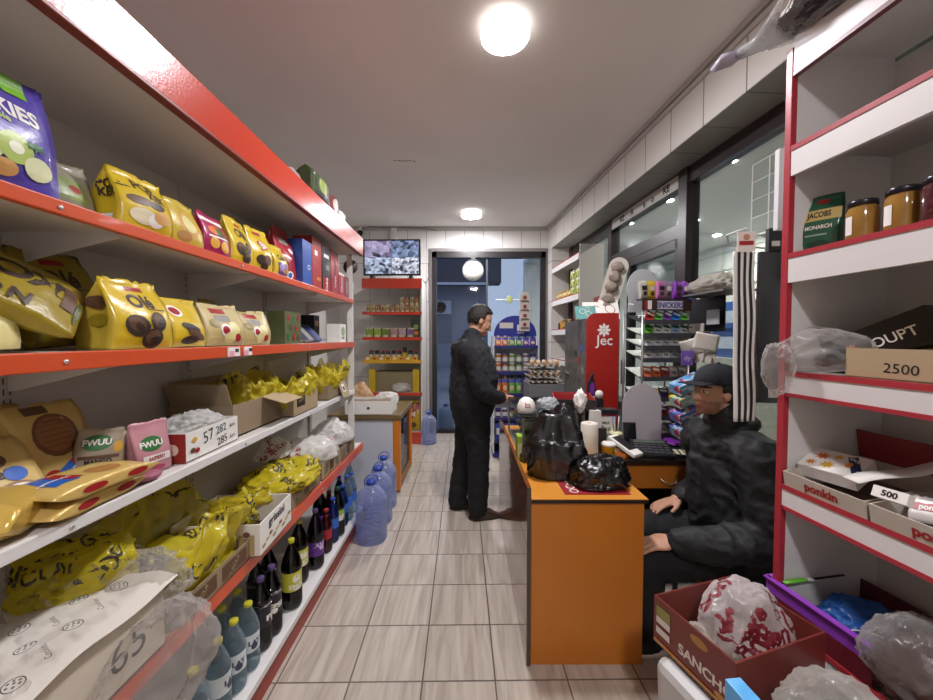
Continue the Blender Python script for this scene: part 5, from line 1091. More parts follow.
# ------------------------------------------------------------------ egg trays beside the cabinet
t = thing('egg_stand', 'grey metal stand holding egg trays in front of the far right shelf', 'stand', (.79, 3.77, 0))
m = MB(); m.box((0, 0, .515), (.36, .36, 1.03), mat('6b6d70', .5)); m.build('stand_body', t)
EGT = mat('958d82', .8, bump=.2)
for k in range(4):
    tt = thing('egg_tray', ['lowest', 'second lowest', 'third', 'topmost'][k]+' moulded grey brown egg tray in the stack before the far right shelf', 'egg tray', (.77, 3.76, 1.031+.052*k), .05*k, 'stacked egg trays')
    m = MB(); m.grid(lambda u, v: V((-.15+.3*u, -.15+.3*v, .022+.012*cos(u*10*pi)*cos(v*10*pi))), 40, 40, EGT); m.build('tray_body', tt, solid=.004)
    if k in (1, 3):
        for i in range(5):
            for j in range(2 if k == 3 else 1):
                m = MB(); m.ell((-.12+.06*i, -.12+.06*j, .03), (.021, .021, .026), mat(['c9a27a', 'd9c3a8'][(i+j) % 2], .6), n=10); tag(m.build('egg', None, V((.77, 3.76, 1.031+.052*k+.022))), ('brown' if (i+j) % 2 == 0 else 'pale')+' egg in the '+('topmost' if k == 3 else 'second')+' egg tray'+(' by the cabinet' if j == 0 else ', back row'), 'egg', f'eggs in tray {k} {(i+j) % 2} {j}')
m = MB(); m.tube([(0, 0, 0), (.05, -.08, -.06), (.12, -.13, -.13)], [.012, .016, .010], BK, 8); tag(m.build('black_strap', None, (.90, 3.40, 1.18)), 'black tool handle hanging at the grey cabinet side beside the egg trays', 'tool')
# ================================================================== white shelf unit recessed in the far right wall
U = thing('white_shelf_unit', 'white shelf unit in the recess of the right wall near the far door', 'shelving', (0, 0, 0), RZR)
UT0 = ts(PS(593, 300, SO+.15))[0]; UT0 = 4.33; UT1 = 5.41; WSH = mat('c9c5c0', .45)
m = MB(); m.bx((SO+.012, UT0, 0), (SO+.30, UT0+.02, 2.60), mat('b5b1ac', .5)); m.build('side_panel', U)
m = MB(); m.bx((SO+.285, UT0+.02, 0), (SO+.30, UT1, 2.52), mat('b9b5b0', .5)); m.build('back_panel', U)
UZ = [2.50, 2.02, 1.60, 1.18, .62, .12]
for z in UZ:
    m = MB(); m.bx((SO+.012, UT0+.02, z-.02), (SO+.285, UT1, z), WSH); o = m.build('shelf', U)
    m = MB(); m.bx((SO, UT0+.02, z-.075), (SO+.012, UT1, z-.004), mat('dad7d4', .4)); m.build('price_rail', o); m = MB(); m.bx((SO-.002, UT0+.02, z-.005), (SO+.012, UT1, z+.004), RED); m.build('red_strip', o)
gp = []
gm = [blotch(('9fae3a', 'c9c88a', '7f9a3a', 'd8d4a8'), 30), blotch(('6d8a35', 'b9b56a', '8fa03a', 'cfc98a'), 30), blotch(('c9a23a', '8f6a3a', 'd8c9a0', '9a4a2a'), 30), blotch(('5a4a35', '8a7a4a', 'c9a03a', '3a2a20'), 30)]
for i in range(7):
    for L in range(3 if i < 4 else 1):
        p = RP(4.46+.09*i, SO+.07+.01*(i % 2), UZ[1]+.001+.105*L)
        q = jar('glass_jar', 'green pickle jar in the stacked group on the second shelf of the white recessed unit' if i < 4 else 'orange and brown jar farther along the second shelf of the white recessed unit', .040, .104, gm[i % 2 if i < 4 else 2], lidm[1 if i < 4 else 0], p, 'stacked green jars in the white unit' if i < 4 else 'orange jars in the white unit') if (i in (0, 1, 4) and L == 0) else dup(gp[i % 2 if i < 4 else 2], p)
        if i in (0, 1, 4) and L == 0: gp.append(q)
for i in range(3): dup(gp[2], RP(5.12+.09*i, SO+.08, UZ[1]+.001))
gp2 = []
for i in range(9):
    p = RP(4.44+.095*i, SO+.07, UZ[2]+.001); c = i % 3
    if i < 3: gp2.append(jar('glass_jar', ['brown olive', 'yellow lidded amber', 'dark brown'][c]+' jar on the third shelf of the white recessed unit', .037, [.12, .13, .10][c], [gm[3], mat('b8862a', .2), mat('4a3226', .2)][c], [BK, mat('c9a01f', .4), RD][c], p, ['olive jars in the white unit', 'amber jars in the white unit', 'brown jars in the white unit'][c]))
    else: dup(gp2[c], p)
for i in range(5):
    p = RP(4.46+.1*i, SO+.08, UZ[2]+.13)
    if i % 3 != 1: dup(gp2[2], RP(4.44+.095*i, SO+.15, UZ[2]+.001))
for i in range(3):
    b = pouch(.16, .17, .07, [mat('b9857f', .4, bump=.3), mat('8a3f3a', .4, bump=.3), mat('c9b9a8', .4, bump=.3)][i], 130+i); tag(b.build('snack_bag', None, RP(4.50+.2*i, SO+.09, UZ[3]+.001), RZR-pi/2), ['pinkish', 'dark red', 'pale'][i]+' bag on the fourth shelf of the white recessed unit', 'bag')
# ================================================================== juice stand before the far door
J = thing('drinks_stand', 'white drinks display with a round blue header before the far glass door', 'display stand', (0, 0, 0))
SY0, SY1 = 4.55, 4.98; SX0 = PY(493, 380, SY0).x; SX1 = PY(539, 380, SY0).x; w_ = SX1-SX0; cx = (SX0+SX1)/2
WT = mat('dfe0e4', .35); BLH = mat('1f2f96', .35)
def sz(y, Y=SY0): return PY(500, y, Y).z
m = MB(); m.bx((SX0, SY1-.02, .05), (SX1, SY1, sz(339)), WT); m.build('back_panel', J)
for x in (SX0, SX1-.015): m = MB(); m.bx((x, SY0, .05), (x+.015, SY1, sz(336)), WT); m.build('side_panel', J)
m = MB(); pts = [(-w_*.47, -.02)]+[(w_*.47*cos(a), w_*.43*sin(a)) for a in [pi-pi*k/20 for k in range(21)]]+[(w_*.47, -.02)]
m.prism(pts, .012, BLH, T((cx, SY0+.10, sz(335)))); m.freeze(); hz = sz(326)
m.decal(rect2d(3, 3), (cx-.11, SY0+.1, hz+.01), X_*.17, Z_*.07, WH); m.decal(text2d('rl', .04), (cx+.065, SY0+.1, hz+.0), X_*.10, Z_*.10, WH); m.decal(text2d('baby', .02), (cx+.07, SY0+.1, hz-.075), X_*.03, Z_*.03, WH); m.build('header_board', J)
SZ = [sz(346), sz(372), sz(394), sz(418), .22]
for i, z in enumerate(SZ):
    m = MB(); m.bx((SX0+.015, SY0, z-.012), (SX1-.015, SY1-.02, z), WT); o = m.build('shelf', J); m = MB(); m.bx((SX0+.015, SY0-.008, z-.03), (SX1-.015, SY0, z+.008), mat('27307a', .4)); m.build('price_rail', o)
m = MB(); m.bx((SX0, SY0, .0), (SX1, SY1, .05), mat('27307a', .4)); m.build('base', J)
PUR2 = ['c9661f', 'c9661f', '6fa03a', '5aa04a', '7a3f9a', '5f2f8a', '4a2a7a']
def puree(name, label, c, h, w2, loc, group):
    t = thing(name, label, 'pouch', loc, 0, group)
    b = pouch(w2, h*.86, w2*.45, mat(c, .35, coat=.3), 140, crimp=.05, wr=.002); art(b, [('r', 0, .82, .95, .12, BLH), ('e', 0, .36, .55, .16, WH), ('e', 0, .34, .35, .10, mat('d8c060', .4))]); b.build('pouch_body', t)
    MB().lathe([(w2*.12, h*.84), (w2*.12, h*.92), (w2*.2, h*.92), (w2*.2, h), (.001, h)], BLH if c[0] in '4567' else WH, 10).build('cap', t); return t
pw = (w_-.05)/6
cn = ['orange', 'second orange', 'green', 'second green', 'violet', 'dark violet']
rows = [(0, .125, 'top'), (2, .22, 'third')]
for ri, h, rn in rows:
    for i in range(6):
        puree('juice_pouch' if ri == 0 else 'juice_bottle', f'{cn[i]} pouch with a blue band on the {rn} shelf of the drinks stand', PUR2[i], h, pw*.92, (SX0+.025+pw*(i+.5), SY0+.07, SZ[ri]+.001), f'pouches on the {rn} shelf of the drinks stand')
jr = [None]*6
for L in range(2):
    for i in range(6):
        loc = (SX0+.025+pw*(i+.5), SY0+.06, SZ[1]+.001+.112*L); lb = f'{cn[i]} labelled baby food jar, {["lower", "upper"][L]} row on the second shelf of the drinks stand'
        if L == 0: jr[i] = jar('food_jar', lb, pw*.42, .11, mat(['b9641f', 'b06a2a', '6d8a35', '8a9a45', '6a3a6a', '4a2a5a'][i], .2), mat('2f3f9a', .35) if i % 2 else WT, loc, 'baby food jars on the drinks stand', mat('d8dcd8', .4))
        else: dup(jr[i], loc, label=lb)
for i in range(6): dup(jr[5-i], (SX0+.025+pw*(i+.5), SY0+.07, SZ[3]+.001), label=f'baby food jar {["at the left end", "second from the left", "third from the left", "third from the right", "second from the right", "at the right end"][i]} of the fourth shelf of the drinks stand')
for i in range(4): b = boxpack(.11, .2, .1, mat(['3a4a9a', '5a6ab0', '3f3f8a', '7a86c0'][i], .4), [('r', 0, .5, .7, .2, WH)]); tag(b.build('cereal_box', None, (SX0+.085+.125*i, SY0+.08, SZ[4]+.001)), ['first', 'second', 'third', 'fourth'][i]+' blue cereal box from the left on the bottom shelf of the drinks stand', 'box', 'cereal boxes on the drinks stand')
# tall narrow hanging strip at the stand
t = thing('clip_strip', 'tall narrow white strip of small red packs hanging before the drinks stand header', 'clip strip', PY(524.5, 331, 4.50)); hh = (331-292)/FPX*4.5
pts = [(-.062, 0), (.062, 0), (.062, hh-.06)]+[(.062*cos(a), hh-.06+.06*sin(a)) for a in [pi*k/10 for k in range(1, 10)]]+[(-.062, hh-.06)]
m = MB(); m.prism(pts, .006, mat('d8d3cc', .5)); m.build('strip_card', t)
for k in range(4): b = boxpack(.095, .085, .02, mat('d0c6bc', .4), [('e', 0, .55, .5, .3, mat('8a3a3a', .4)), ('r', 0, .08, 1, .08, BR2)]); b.build('small_pack', t, (0, -.012, .03+.108*k))
m = MB(); m.tube([(0, .003, hh-.005), (0, .22, hh+.02), (0, .44, hh-.02), (0, .455, -.02)], .004, mat('c9c9c9', .4), 6); m.build('hook', t)
p = PY(509.5, 299.5, YF-.01); m = MB(); m.box((0, 0, 0), (.42, .004, .012), WT); m.ell((0, -.002, 0), (.05, .005, .06), mat('9aa86a', .5)); tag(m.build('door_sticker', None, p), 'small green and white sticker on the far glass door above the blue header', 'sticker')
# ================================================================== sweets rack by the desk
S = thing('sweets_rack', 'wire sweets rack with a dark lettered header and sloping shelves by the window', 'display rack', (1.365, 2.67, 0), .12)
WR = mat('a9a8a6', .35, .7); RW = .34
rz_ = lambda y, Y=2.62: PY(660, y, Y).z
RH = rz_(308)
for x in (-RW/2, RW/2):
    for y in (-.10, .14): m = MB(); m.tube([(x, y, CT+.001), (x, y, RH)], .007, WR, 8); m.build('upright', S)
m = MB(); m.box((0, -.11, RH+.015), (RW+.02, .012, .075), mat('3a211c', .4)); m.freeze(); m.decal(rect2d(4, 2), (.02, -.11, RH+.015), X_*.19, Z_*.055, mat('c9c6d8', .4), 2); m.decal(rect2d(2, 2), (-.14, -.11, RH+.015), X_*.05, Z_*.06, WH, 2); m.decal(rect2d(2, 2), (-.155, -.11, RH+.015), X_*.02, Z_*.06, RD, 2); m.decal(text2d('SNICKERS', .03), (.02, -.11, RH+.015), X_*.03, Z_*.036, mat('1f2a6a', .4), 2); m.build('header_board', S)
lev = [rz_(y) for y in (321, 334, 346, 358, 376, 396, 414, 431)]
for z in lev:
    m = MB(); m.add([(-RW/2, -.13, z-.02), (RW/2, -.13, z-.02), (RW/2, .12, z+.05), (-RW/2, .12, z+.05), (-RW/2, -.13, z-.026), (RW/2, -.13, z-.026), (RW/2, .12, z+.044), (-RW/2, .12, z+.044)], [(0, 1, 2, 3), (7, 6, 5, 4), (0, 4, 5, 1), (1, 5, 6, 2), (2, 6, 7, 3), (3, 7, 4, 0)], mat('2a2a2e', .4)); o = m.build('shelf', S)
    m = MB(); m.box((0, -.133, z-.01), (RW, .006, .03), mat('3a3a40', .4)); m.build('front_lip', o)
MS = Matrix.Translation(S.location) @ Matrix.Rotation(.12, 4, 'Z')
names = ['top', 'second', 'third', 'fourth', 'fifth', 'sixth', 'seventh', 'lowest']
cols = [['b02a2a', '4a9a3a', '6a3a9a', '2f6fc0', '5fae3a'], ['5fae3a', 'd8d8d2', 'e0e0dc', '9ab8d8', 'c9ccd0'], ['c9cdd2', 'd8d8d4', 'b9c4d0', 'dededa', 'c4a88a'], ['c9c4c0', 'b9bcc4', 'd8d4d0', 'a8b0c0', 'cfcac0'], ['b0553a', 'c9642a', '8a2a2a', 'b9a8a8', '9a8a90'], ['7a5a3a', 'c9b02a', '3a3a6a', 'c9a86a', '8a6a3a'], ['c0503a', 'b8402f', '9a3a2a', 'b96a5a', '3a2a2a'], ['3a62b0', 'b8866a', 'c9c0b8', '5a4a8a', '2a2a30']]
cw = {'b': 'blue'}
for r_ in range(8):
    for i in range(5):
        c = cols[r_][i]
        b = boxpack(.058, .082, .018, mat(c, .35, coat=.3), [('r', 0, .72, .8, .1, WH if r_ != 1 else GRE), ('r', 0, .35, .5, .06, BK)])
        o = b.build('gum_pack' if r_ < 4 else 'candy_pack', None); o.matrix_world = MS @ T((-.13+.065*i, -.115+.0, lev[r_]+.003), 0) @ Matrix.Rotation(-.55 if r_ < 5 else -.8, 4, 'X') @ Matrix.Rotation([.5, .35, .3, .3, .2, .2, .2, .2][r_], 4, 'Y') @ T((0, 0.012, 0))
        tag(o, f'small pack on the {names[r_]} sloping shelf of the sweets rack, {["at the left end", "second from the left", "in the middle", "second from the right", "at the right end"][i]}', 'pack', f'packs on the {names[r_]} shelf of the sweets rack')
for i, (c, nm) in enumerate((('b9b4a8', 'silver'), ('c9a81e', 'yellow'), ('b06a9a', 'pink'), ('8a7a8a', 'mauve'), ('7a2f9a', 'purple'), ('8a3fb0', 'bright purple'))):
    b = pouch(.07, .125, .03, mat(c, .3, coat=.5, bump=.2), 150+i, pillow=True, wr=.003); art(b, [('r', 0, .6, .6, .12, WH if i % 2 else BK), ('e', 0, .3, .5, .12, mat('3a2a20', .4))]); o = b.build('chocolate_bag', None); o.matrix_world = MS @ T((-.15+.06*i, -.08+.012*(i % 2), RH+.058), .2) @ Matrix.Rotation(.12*(i-2)*.6, 4, 'Y'); tag(o, nm+' sweets bag standing on top of the sweets rack header', 'bag', 'bags on the sweets rack')
m = MB(); m.box((0, 0, .003), (.36, .09, .006), mat('2a2a2e', .4)); o = m.build('top_tray', S, (0, -.07, RH+.052))
t = thing('round_sign', 'pale rounded sign standing above the sweets rack', 'sign', MS @ V((-.05, .10, RH-.02)), .12)
pts = [(-.11, .0), (.11, .0)]+[(.12*cos(a), .17+.15*sin(a)) for a in [-.5+(pi+1)*k/20 for k in range(21)]]
m = MB(); m.prism(pts, .006, mat('b5b8bb', .5)); m.build('sign_board', t)
for k in range(4): m = MB(); m.tube([(-.12+.08*k, -.02, .06), (-.10+.08*k, -.06, .05), (-.10+.08*k, -.08, .075)], .003, mat('d0d0d0', .3, .8), 6); m.build('hook', t)
# side strips of boxed gum on the rack's right
bx = [('5fa8e0', '8fc0ea', 385), ('9fc9b8', 'd8c03a', 398), ('5a78c8', '8f5aa0', 413), ('8fb0c8', '4a5a9a', 428)]
m = MB(); 
t = thing('side_stand', 'thin grey frame of angled box holders beside the sweets rack', 'rack', (1.635-.13, 2.40, CT)); 
for x in (-.035, .1): m = MB(); m.tube([(x, .05, 0), (x, .05, rz_(366, 2.42)-CT)], .006, WR, 8); m.build('upright', t)
for i, (c, c2, y) in enumerate(bx):
    b = boxpack(.2, .06, .09, blotch((c, c2, 'd8d8dc', 'b03a4a', c), 45), [('r', 0, .85, 1, .12, mat(c, .35)), ('r', 0, .5, .9, .06, WH)])
    p = PY(690, y, 2.34); o = b.build('gum_box', None); o.matrix_world = T((p.x, 2.36, p.z-.02), .2) @ Matrix.Rotation(-.36, 4, 'Y') @ Matrix.Rotation(.2, 4, 'X')
    tag(o, ['bright blue gum box, topmost of four tilted beside the rack', 'pale green and yellow gum box, second of four tilted beside the rack', 'blue and purple gum box, third of four tilted beside the rack', 'greyish blue gum box, lowest of four tilted beside the rack'][i], 'box', 'tilted gum boxes')
p = PY(687, 358, 2.36); m = MB(); m.box((0, 0, 0), (.075, .004, .095), mat('7a5ab8', .45)); m.freeze(); m.text('dy', (0, 0, 0), X_, Z_, .03, mat('c9b8e8', .5)); tag(m.build('purple_tag', None, p), 'purple square card hanging beside the sweets rack', 'card')
# ------------------------------------------------------------------ black poster, notes and tape on the window behind
def onwin(px, py, wd, ht, m0, name, label, items=(), s=SW-.07, cat='poster'):
    b = MB(); b.box((0, 0, ht/2), (wd, .006, ht), m0); b.w, b.h, b.d = wd, ht, .006; b.freeze(); art(b, items)
    p = PS(px, py, s); o = b.build(name, None, (p.x, p.y, p.z-ht/2), RZR-pi/2); return tag(o, label, cat)
onwin(704, 308, .40, .34, mat('12131a', .3), 'black_poster', 'black sheet hung against the window, a white label at its top', [('r', .05, .80, .42, .10, mat('d8d6d2', .5)), ('r', .05, .79, .35, .04, mat('b0aeac', .5)), ('r', -.7, .75, .08, .06, BLU)])
onwin(692, 341, .24, .25, mat('b0a89c', .6), 'notice_sheet', 'greyish notice sheet with dark lines under the black sheet', [('r', -.1, .9, .12, .02, BK), ('r', 0, .72, .8, .012, BK), ('r', -.1, .55, .6, .012, BK), ('r', 0, .42, .7, .012, BK), ('r', -.1, .28, .6, .012, BK)], SW-.12, 'notice')
onwin(713, 317, .115, .10, mat('a3a5a8', .5), 'small_notice', 'small grey card at the right edge of the black sheet', [], SW-.10, 'card')
onwin(705, 352, .20, .15, mat('c4bfb4', .6), 'pale_notice', 'pale crumpled paper below the notice sheet', [('r', 0, .5, .7, .01, GREY)], SW-.15, 'notice')
for i, (px, py) in enumerate(((706, 342), (692, 347))):
    p = PS(px, py, SW-.30); b = MB(); b.grid(lambda u, v: V((-.065+.13*u, .012*sin(u*4+v*3+i), -.055+.11*v)), 8, 8, mat('cfcabf', .7)); tag(b.build('paper_sheet', None, p, (.15, .2-.5*i, RZR-.5), solid=.002), ['white folded paper clipped right of the notice sheet', 'white folded paper hanging left below the notice sheet'][i], 'paper')
m = MB(); q0, q1, q2 = PS(690, 349, SW-.26), PS(693, 335, SW-.26), PS(709, 332, SW-.26); m.tube([q0, q1, q1+(q2-q1)*.3, q2, q2+V((.05, 0, -.04)), PS(713, 352, SW-.26)], .009, BK, 8); tag(m.build('phone_cable', None), 'black looped cable hanging before the notice sheet', 'cable')
b = crumple((.10, .20, .09), film('c9c4b8', .5), 163, .3, 1.6); tag(b.build('film_bundle', None, PS(715, 293, SW-.14)+V((0, 0, .0)), RZR), 'crumpled clear film bundle above the black sheet at the window', 'plastic wrap')
m = MB(); p = PS(715, 293, SW-.14); m.bx((SW-.26, p.dot(EA)-.22, p.z-.012), (SW-.02, p.dot(EA)+.22, p.z-.001), mat('6b6a68', .5), MR); tag(m.build('window_ledge'), 'narrow grey ledge under the film bundle at the window', 'ledge')
# ================================================================== wire grid with hanging goods by the near window
t = thing('wire_grid', 'white wire grid hung on the near window beside the right-hand shelving', 'wire grid', (0, 0, 0), RZR)
gt1 = ts(PS(752, 200, SW-.10))[0]; gt0 = gt1-.46; gz1 = 2.50; gz0 = 1.25; GW = mat('c9cac8', .35)
m = MB()
for k in range(5): tt = gt0+(gt1-gt0)*k/4; m.tube([(SW-.10, tt, gz0), (SW-.10, tt, gz1)], .0032, GW, 6)
for k in range(13): z = gz0+(gz1-gz0)*k/12; m.tube([(SW-.103, gt0, z), (SW-.103, gt1, z)], .0026, GW, 6)
m.build('grid', t)
m = MB(); m.tube([(SW-.10, gt1-.2, gz1), (SW-.06, gt1-.2, gz1+.06), (SW-.02, gt1-.2, gz1+.05)], .004, GW, 6); m.build('hook', t)
# striped tights: a bundle of narrow card sleeves hanging on one peg
YS = 1.44; pa = PY(741, 253, YS); pb = PY(746, 420, YS)
t = thing('striped_packs', 'long black and white striped pack hanging in front of the seated man\'s head', 'pack', (pa.x, YS, 0), -.12)
ht = pa.z-pb.z; wd = .075
for k in range(7):
    m = MB(); x0 = -.044+.0125*k
    m.grid(lambda u, v, k=k, x0=x0: V((x0+.0125*u+.014*v+.0012*sin(v*14+k*.4), -.028+.004*k+.003*sin(v*13), pa.z-ht*v)), 1, 30, mat('d6d3cc' if k % 2 == 0 else '0d0d10', .5), smooth=True)
    m.build('stripe_sleeve', t, solid=.007)
m = MB(); m.box((0, -.03, pa.z+.035), (.062, .004, .075), mat('d9cfc8', .5)); m.freeze(); m.decal(rect2d(2, 2), (0, -.03, pa.z+.03), X_*.05, Z_*.016, RD, .1); m.decal(ell2d(10, 2), (0, -.03, pa.z+.052), X_*.012, Z_*.012, mat('b9846a', .5), .1); m.build('header_card', t)
m = MB(); m.tube([(0, -.03, pa.z+.085), (0, .10, pa.z+.095), (.12, .30, pa.z+.10), (.40, .42, pa.z+.10)], .004, GW, 6); m.build('peg', t)
pc = PY(764, 328, 1.50)
t = thing('hosiery_pack', 'tall dark glossy pack with a barcode label hanging beside the striped one', 'pack', (pc.x, 1.48, 0), -.1)
m = MB(); m.box((0, 0, pc.z), (.085, .02, .60), mat('141318', .15, coat=.6)); m.freeze(); m.decal(rect2d(2, 2), (.02, 0, pc.z-.26), X_*.04, Z_*.035, WH, .2); m.build('pack_body', t, bevel=.004)
m = MB(); m.box((.012, -.002, pc.z+.345), (.05, .02, .09), BK); m.freeze(); m.decal(rect2d(2, 2), (.012, 0, pc.z+.33), X_*.03, Z_*.02, WH, .2); m.build('hanger', t)
m = MB(); m.tube([(.02, 0, pc.z+.39), (.04, .12, pc.z+.40), (.24, .3, pc.z+.40)], .004, GW, 6); m.build('peg', t)
pc = PY(776, 300, 1.50)
b = pouch(.06, .34, .03, mat('7a1f2f', .35, coat=.4, bump=.2), 170, pillow=True, wr=.004); art(b, [('e', 0, .6, .6, .12, mat('c9a23a', .4)), ('e', 0, .3, .5, .1, mat('d98a2a', .4))]); o = b.build('hanging_snack', None, (pc.x+.035, 1.56, 1.45)); tag(o, 'dark red narrow snack pack hanging by the shelf post behind the dark hosiery', 'pack')
m = MB(); m.box((0, 0, 0), (.035, .02, .30), mat('d6d6d8', .4)); tag(m.build('white_hanger', None, PY(781, 190, 1.42)), 'narrow white plastic strip hanging against the red post', 'strip')
# ================================================================== white shelving on the right, red edged
Q = thing('right_shelving', 'white shelving with red edges along the right side of the shop', 'shelving', (0, 0, 0), RZR)
SF, SB, TP = 1.204, 1.585, ts(PS(781, 300, 1.204))[0]; TN = -.55; WPN = mat('cfccca', .45); RDP = mat('a3303a', .35)
FAS = mat('d6d3d2', .4)
m = MB(); m.bx((SB, TN, 0), (SB+.018, TP, 2.44), mat('c6c3c0', .5)); m.build('back_panel', Q)
m = MB(); m.bx((SF+.02, TP-.02, 0), (SB, TP, 2.46), WPN); m.build('side_panel', Q)
m = MB(); m.bx((SF-.002, TP-.022, 0), (SF+.02, TP+.002, 2.47), RDP); m.build('edge_post', Q, bevel=.002)
m = MB(); m.bx((SF, TN, 2.385), (SF+.016, TP-.024, 2.50), FAS); m.bx((SF-.002, TN, 2.372), (SF+.018, TP-.024, 2.386), mat('6d3a40', .4)); o = m.build('top_fascia', Q)
m = MB(); m.bx((SF+.016, TN, 2.455), (SB, TP-.02, 2.47), WPN); m.build('top_panel', Q)
QZ = [2.136, 1.771, 1.364, .966, .49, .12]
for i, z in enumerate(QZ):
    fd = .10 if i < 2 else .075
    m = MB(); m.bx((SF+.016, TN, z-.02), (SB, TP-.02, z), mat('b5b1ae', .5)); o = m.build('shelf', Q)
    m = MB(); m.bx((SF, TN, z-fd), (SF+.016, TP-.024, z-.016), FAS); m.build('fascia', o)
    m = MB(); m.bx((SF-.003, TN, z-.016), (SF+.018, TP-.024, z+.001), RDP); m.build('red_edge', o)
    if i in (2, 3): m = MB(); m.bx((SF-.003, TN, z-fd-.012), (SF+.01, TP-.03, z-fd+.001), RDP); m.build('red_edge', o)
def onright(mb, name, px, py, z, s, label, cat, group=None, rz=0, gap=.001):
    p = PS(px, py, s); t_ = ts(p)[0]
    o = mb.build(name, None, RP(t_, s, z+gap), RZR-pi/2+rz); return tag(o, label, cat, group)
# second shelf: coffee pouch and honey jars
b = pouch(.11, .19, .06, mat('1f5a40', .3, coat=.4, bump=.2), 180, wr=.004, topw=1.05)
art(b, [('r', 0, .66, 1, .10, mat('c9b06a', .4)), ('t', 'JACOBS', 0, .67, .1, BK, 0, .62), ('t', 'MONARCH', 0, .44, .065, WH, 0, .75), ('r', .15, .9, .25, .04, RD), ('r', -.1, .3, .5, .015, mat('8fae9a', .4)), ('e', 0, .14, .5, .07, mat('16402e', .4))])
onright(b, 'coffee_pouch', 820, 240, QZ[1], SF+.10, 'green and gold coffee pouch standing left of the honey jars', 'pouch', rz=.55)
HON = mat('9c7434', .12, coat=.5, var=.2, vs=10)
t0 = None
for i, (px, lb) in enumerate(((862, 'honey jar with a dark lid next to the green coffee pouch'), (902, 'honey jar with a dark lid beside the darker jar at the frame edge'))):
    t_ = ts(PS(px, 230, SF+.075))[0]
    if i == 0: t0 = jar('honey_jar', lb, .037, .122, HON, mat('2b2a30', .3, .5), RP(t_, SF+.075, QZ[1]+.001), 'honey jars'); m = MB(); m.grid(lambda u, v: V((cos(2.7+u*.6)*.0378, sin(2.7+u*.6)*.0378, .02+.055*v)), 8, 1, WH); m.build('label_patch', t0)
    else: dup(t0, RP(t_, SF+.075, QZ[1]+.001), label=lb)
t_ = ts(PS(941, 215, SF+.07))[0]; jar('jam_jar', 'dark jam jar at the right edge of the picture beside the honey', .036, .12, mat('4a2024', .12, coat=.5), mat('2b2a30', .3, .5), RP(t_, SF+.07, QZ[1]+.001), None)
# top shelf roll of dark strip at the back
m = MB(); m.bx((SB-.09, .2, QZ[0]+.001), (SB-.002, .78, QZ[0]+.16), mat('98938e', .5), MR); m.bx((SB-.10, .2, QZ[0]+.10), (SB-.09, .78, QZ[0]+.11), mat('77726d', .5), MR); tag(m.build('grey_carton'), 'grey carton at the back of the top right-hand shelf', 'box')
# third shelf: clear film, black box, brown tray with yellow bags
b = crumple((.10, .13, .09), CLR, 190, .2, 1.0, 5, .6); o = b.build('clear_film', None, RP(1.14, SF+.07, QZ[2]+.002), RZR); tag(o, 'shiny crumpled clear film hanging over the third right-hand shelf edge', 'plastic wrap')
b = crumple((.035, .05, .095), CLR, 191, .26, 1.3, 5, .9); o = b.build('clear_film', None, RP(1.19, SF-.045, QZ[2]-.085), RZR); tag(o, 'tip of clear film dangling beside the red post', 'plastic wrap')
p0 = PS(826, 372, SF+.02)
t = thing('black_box', 'black open box lettered in white, tipped on the third right-hand shelf', 'box', RP(1.04, SF+.22, QZ[2]+.062), (0, -.45, RZR-pi/2+.25))
m = carton(.26, .20, .10, mat('15151a', .35), .004, mat('3a3634', .5)); m.freeze(); m.text('OUPT', (.04, 0, .045), X_, Z_, .028, WH, .01); m.decal(star2d(8, .5), (-.06, 0, .05), X_*.016, Z_*.016, mat('c9622a', .4)); m.build('box_body', t)
b = crumple((.07, .07, .05), film('2a2d3a', .8), 192, .3); tag(b.build('dark_bag', None, RP(.93, SF+.25, QZ[2]+.10)), 'dark blue crumpled bag in the black box', 'plastic bag')
t = thing('price_tray', 'brown cardboard tray marked 2500 with yellow packs on the third right-hand shelf', 'box', RP(ts(PS(848, 375, SF+.03))[0]-.17, SF+.125, QZ[2]+.001), RZR-pi/2+.1)
m = carton(.34, .20, .085, KRAFT2, .004, KRIN); m.freeze(); m.text('2500', (-.045, 0, .032), X_, Z_, .026, BK, .0, -.05); m.build('carton_body', t)
for i in range(3):
    b = pouch(.09, .13, .04, YE, 195+i, pillow=True); o = b.build('yellow_pack', None); o.matrix_world = T(RP(.775+.085*i, SF+.13, QZ[2]+.012+.0+.022), RZR+.3*i) @ Matrix.Rotation(-pi/2, 4, 'X') @ T((0, 0, -.06)); tag(o, ['nearest', 'middle', 'farthest'][i]+' yellow pack lying in the brown 2500 tray', 'pack', 'yellow packs in the 2500 tray')
# fourth shelf: tilted trays with napkins and crackers
def ramp(t_, s_, z, tilt): return T(RP(t_, s_, z), RZR-pi/2) @ Matrix.Rotation(tilt, 4, 'X')
t = thing('cracker_tray', 'brown open tray with red printed front holding napkins, fourth right-hand shelf', 'box'); t.matrix_world = ramp(1.075, SF+.145, QZ[3]+.001, .16)
m = carton(.25, .29, .075, mat('b9b0a3', .6), .004, mat('77675a', .7)); m.freeze(); m.text('ponkin', (.0, 0, .05), X_, Z_, .026, RD, .04); m.build('carton_body', t)
m = MB(); m.box((0, .148, .12), (.25, .004, .10), mat('7a2024', .5)); m.build('red_flap', t)
t = thing('cracker_tray', 'brown open tray with red printed front holding cracker packs, fourth right-hand shelf', 'box'); t.matrix_world = ramp(.775, SF+.145, QZ[3]+.001, .16)
m = carton(.33, .29, .075, mat('b9b0a3', .6), .004, mat('77675a', .7)); m.freeze(); m.text('ponkin', (-.02, 0, .05), X_, Z_, .026, RD, .04); m.text('ponkin', (.12, 0, .05), X_, Z_, .022, RD, .04); m.build('carton_body', t)
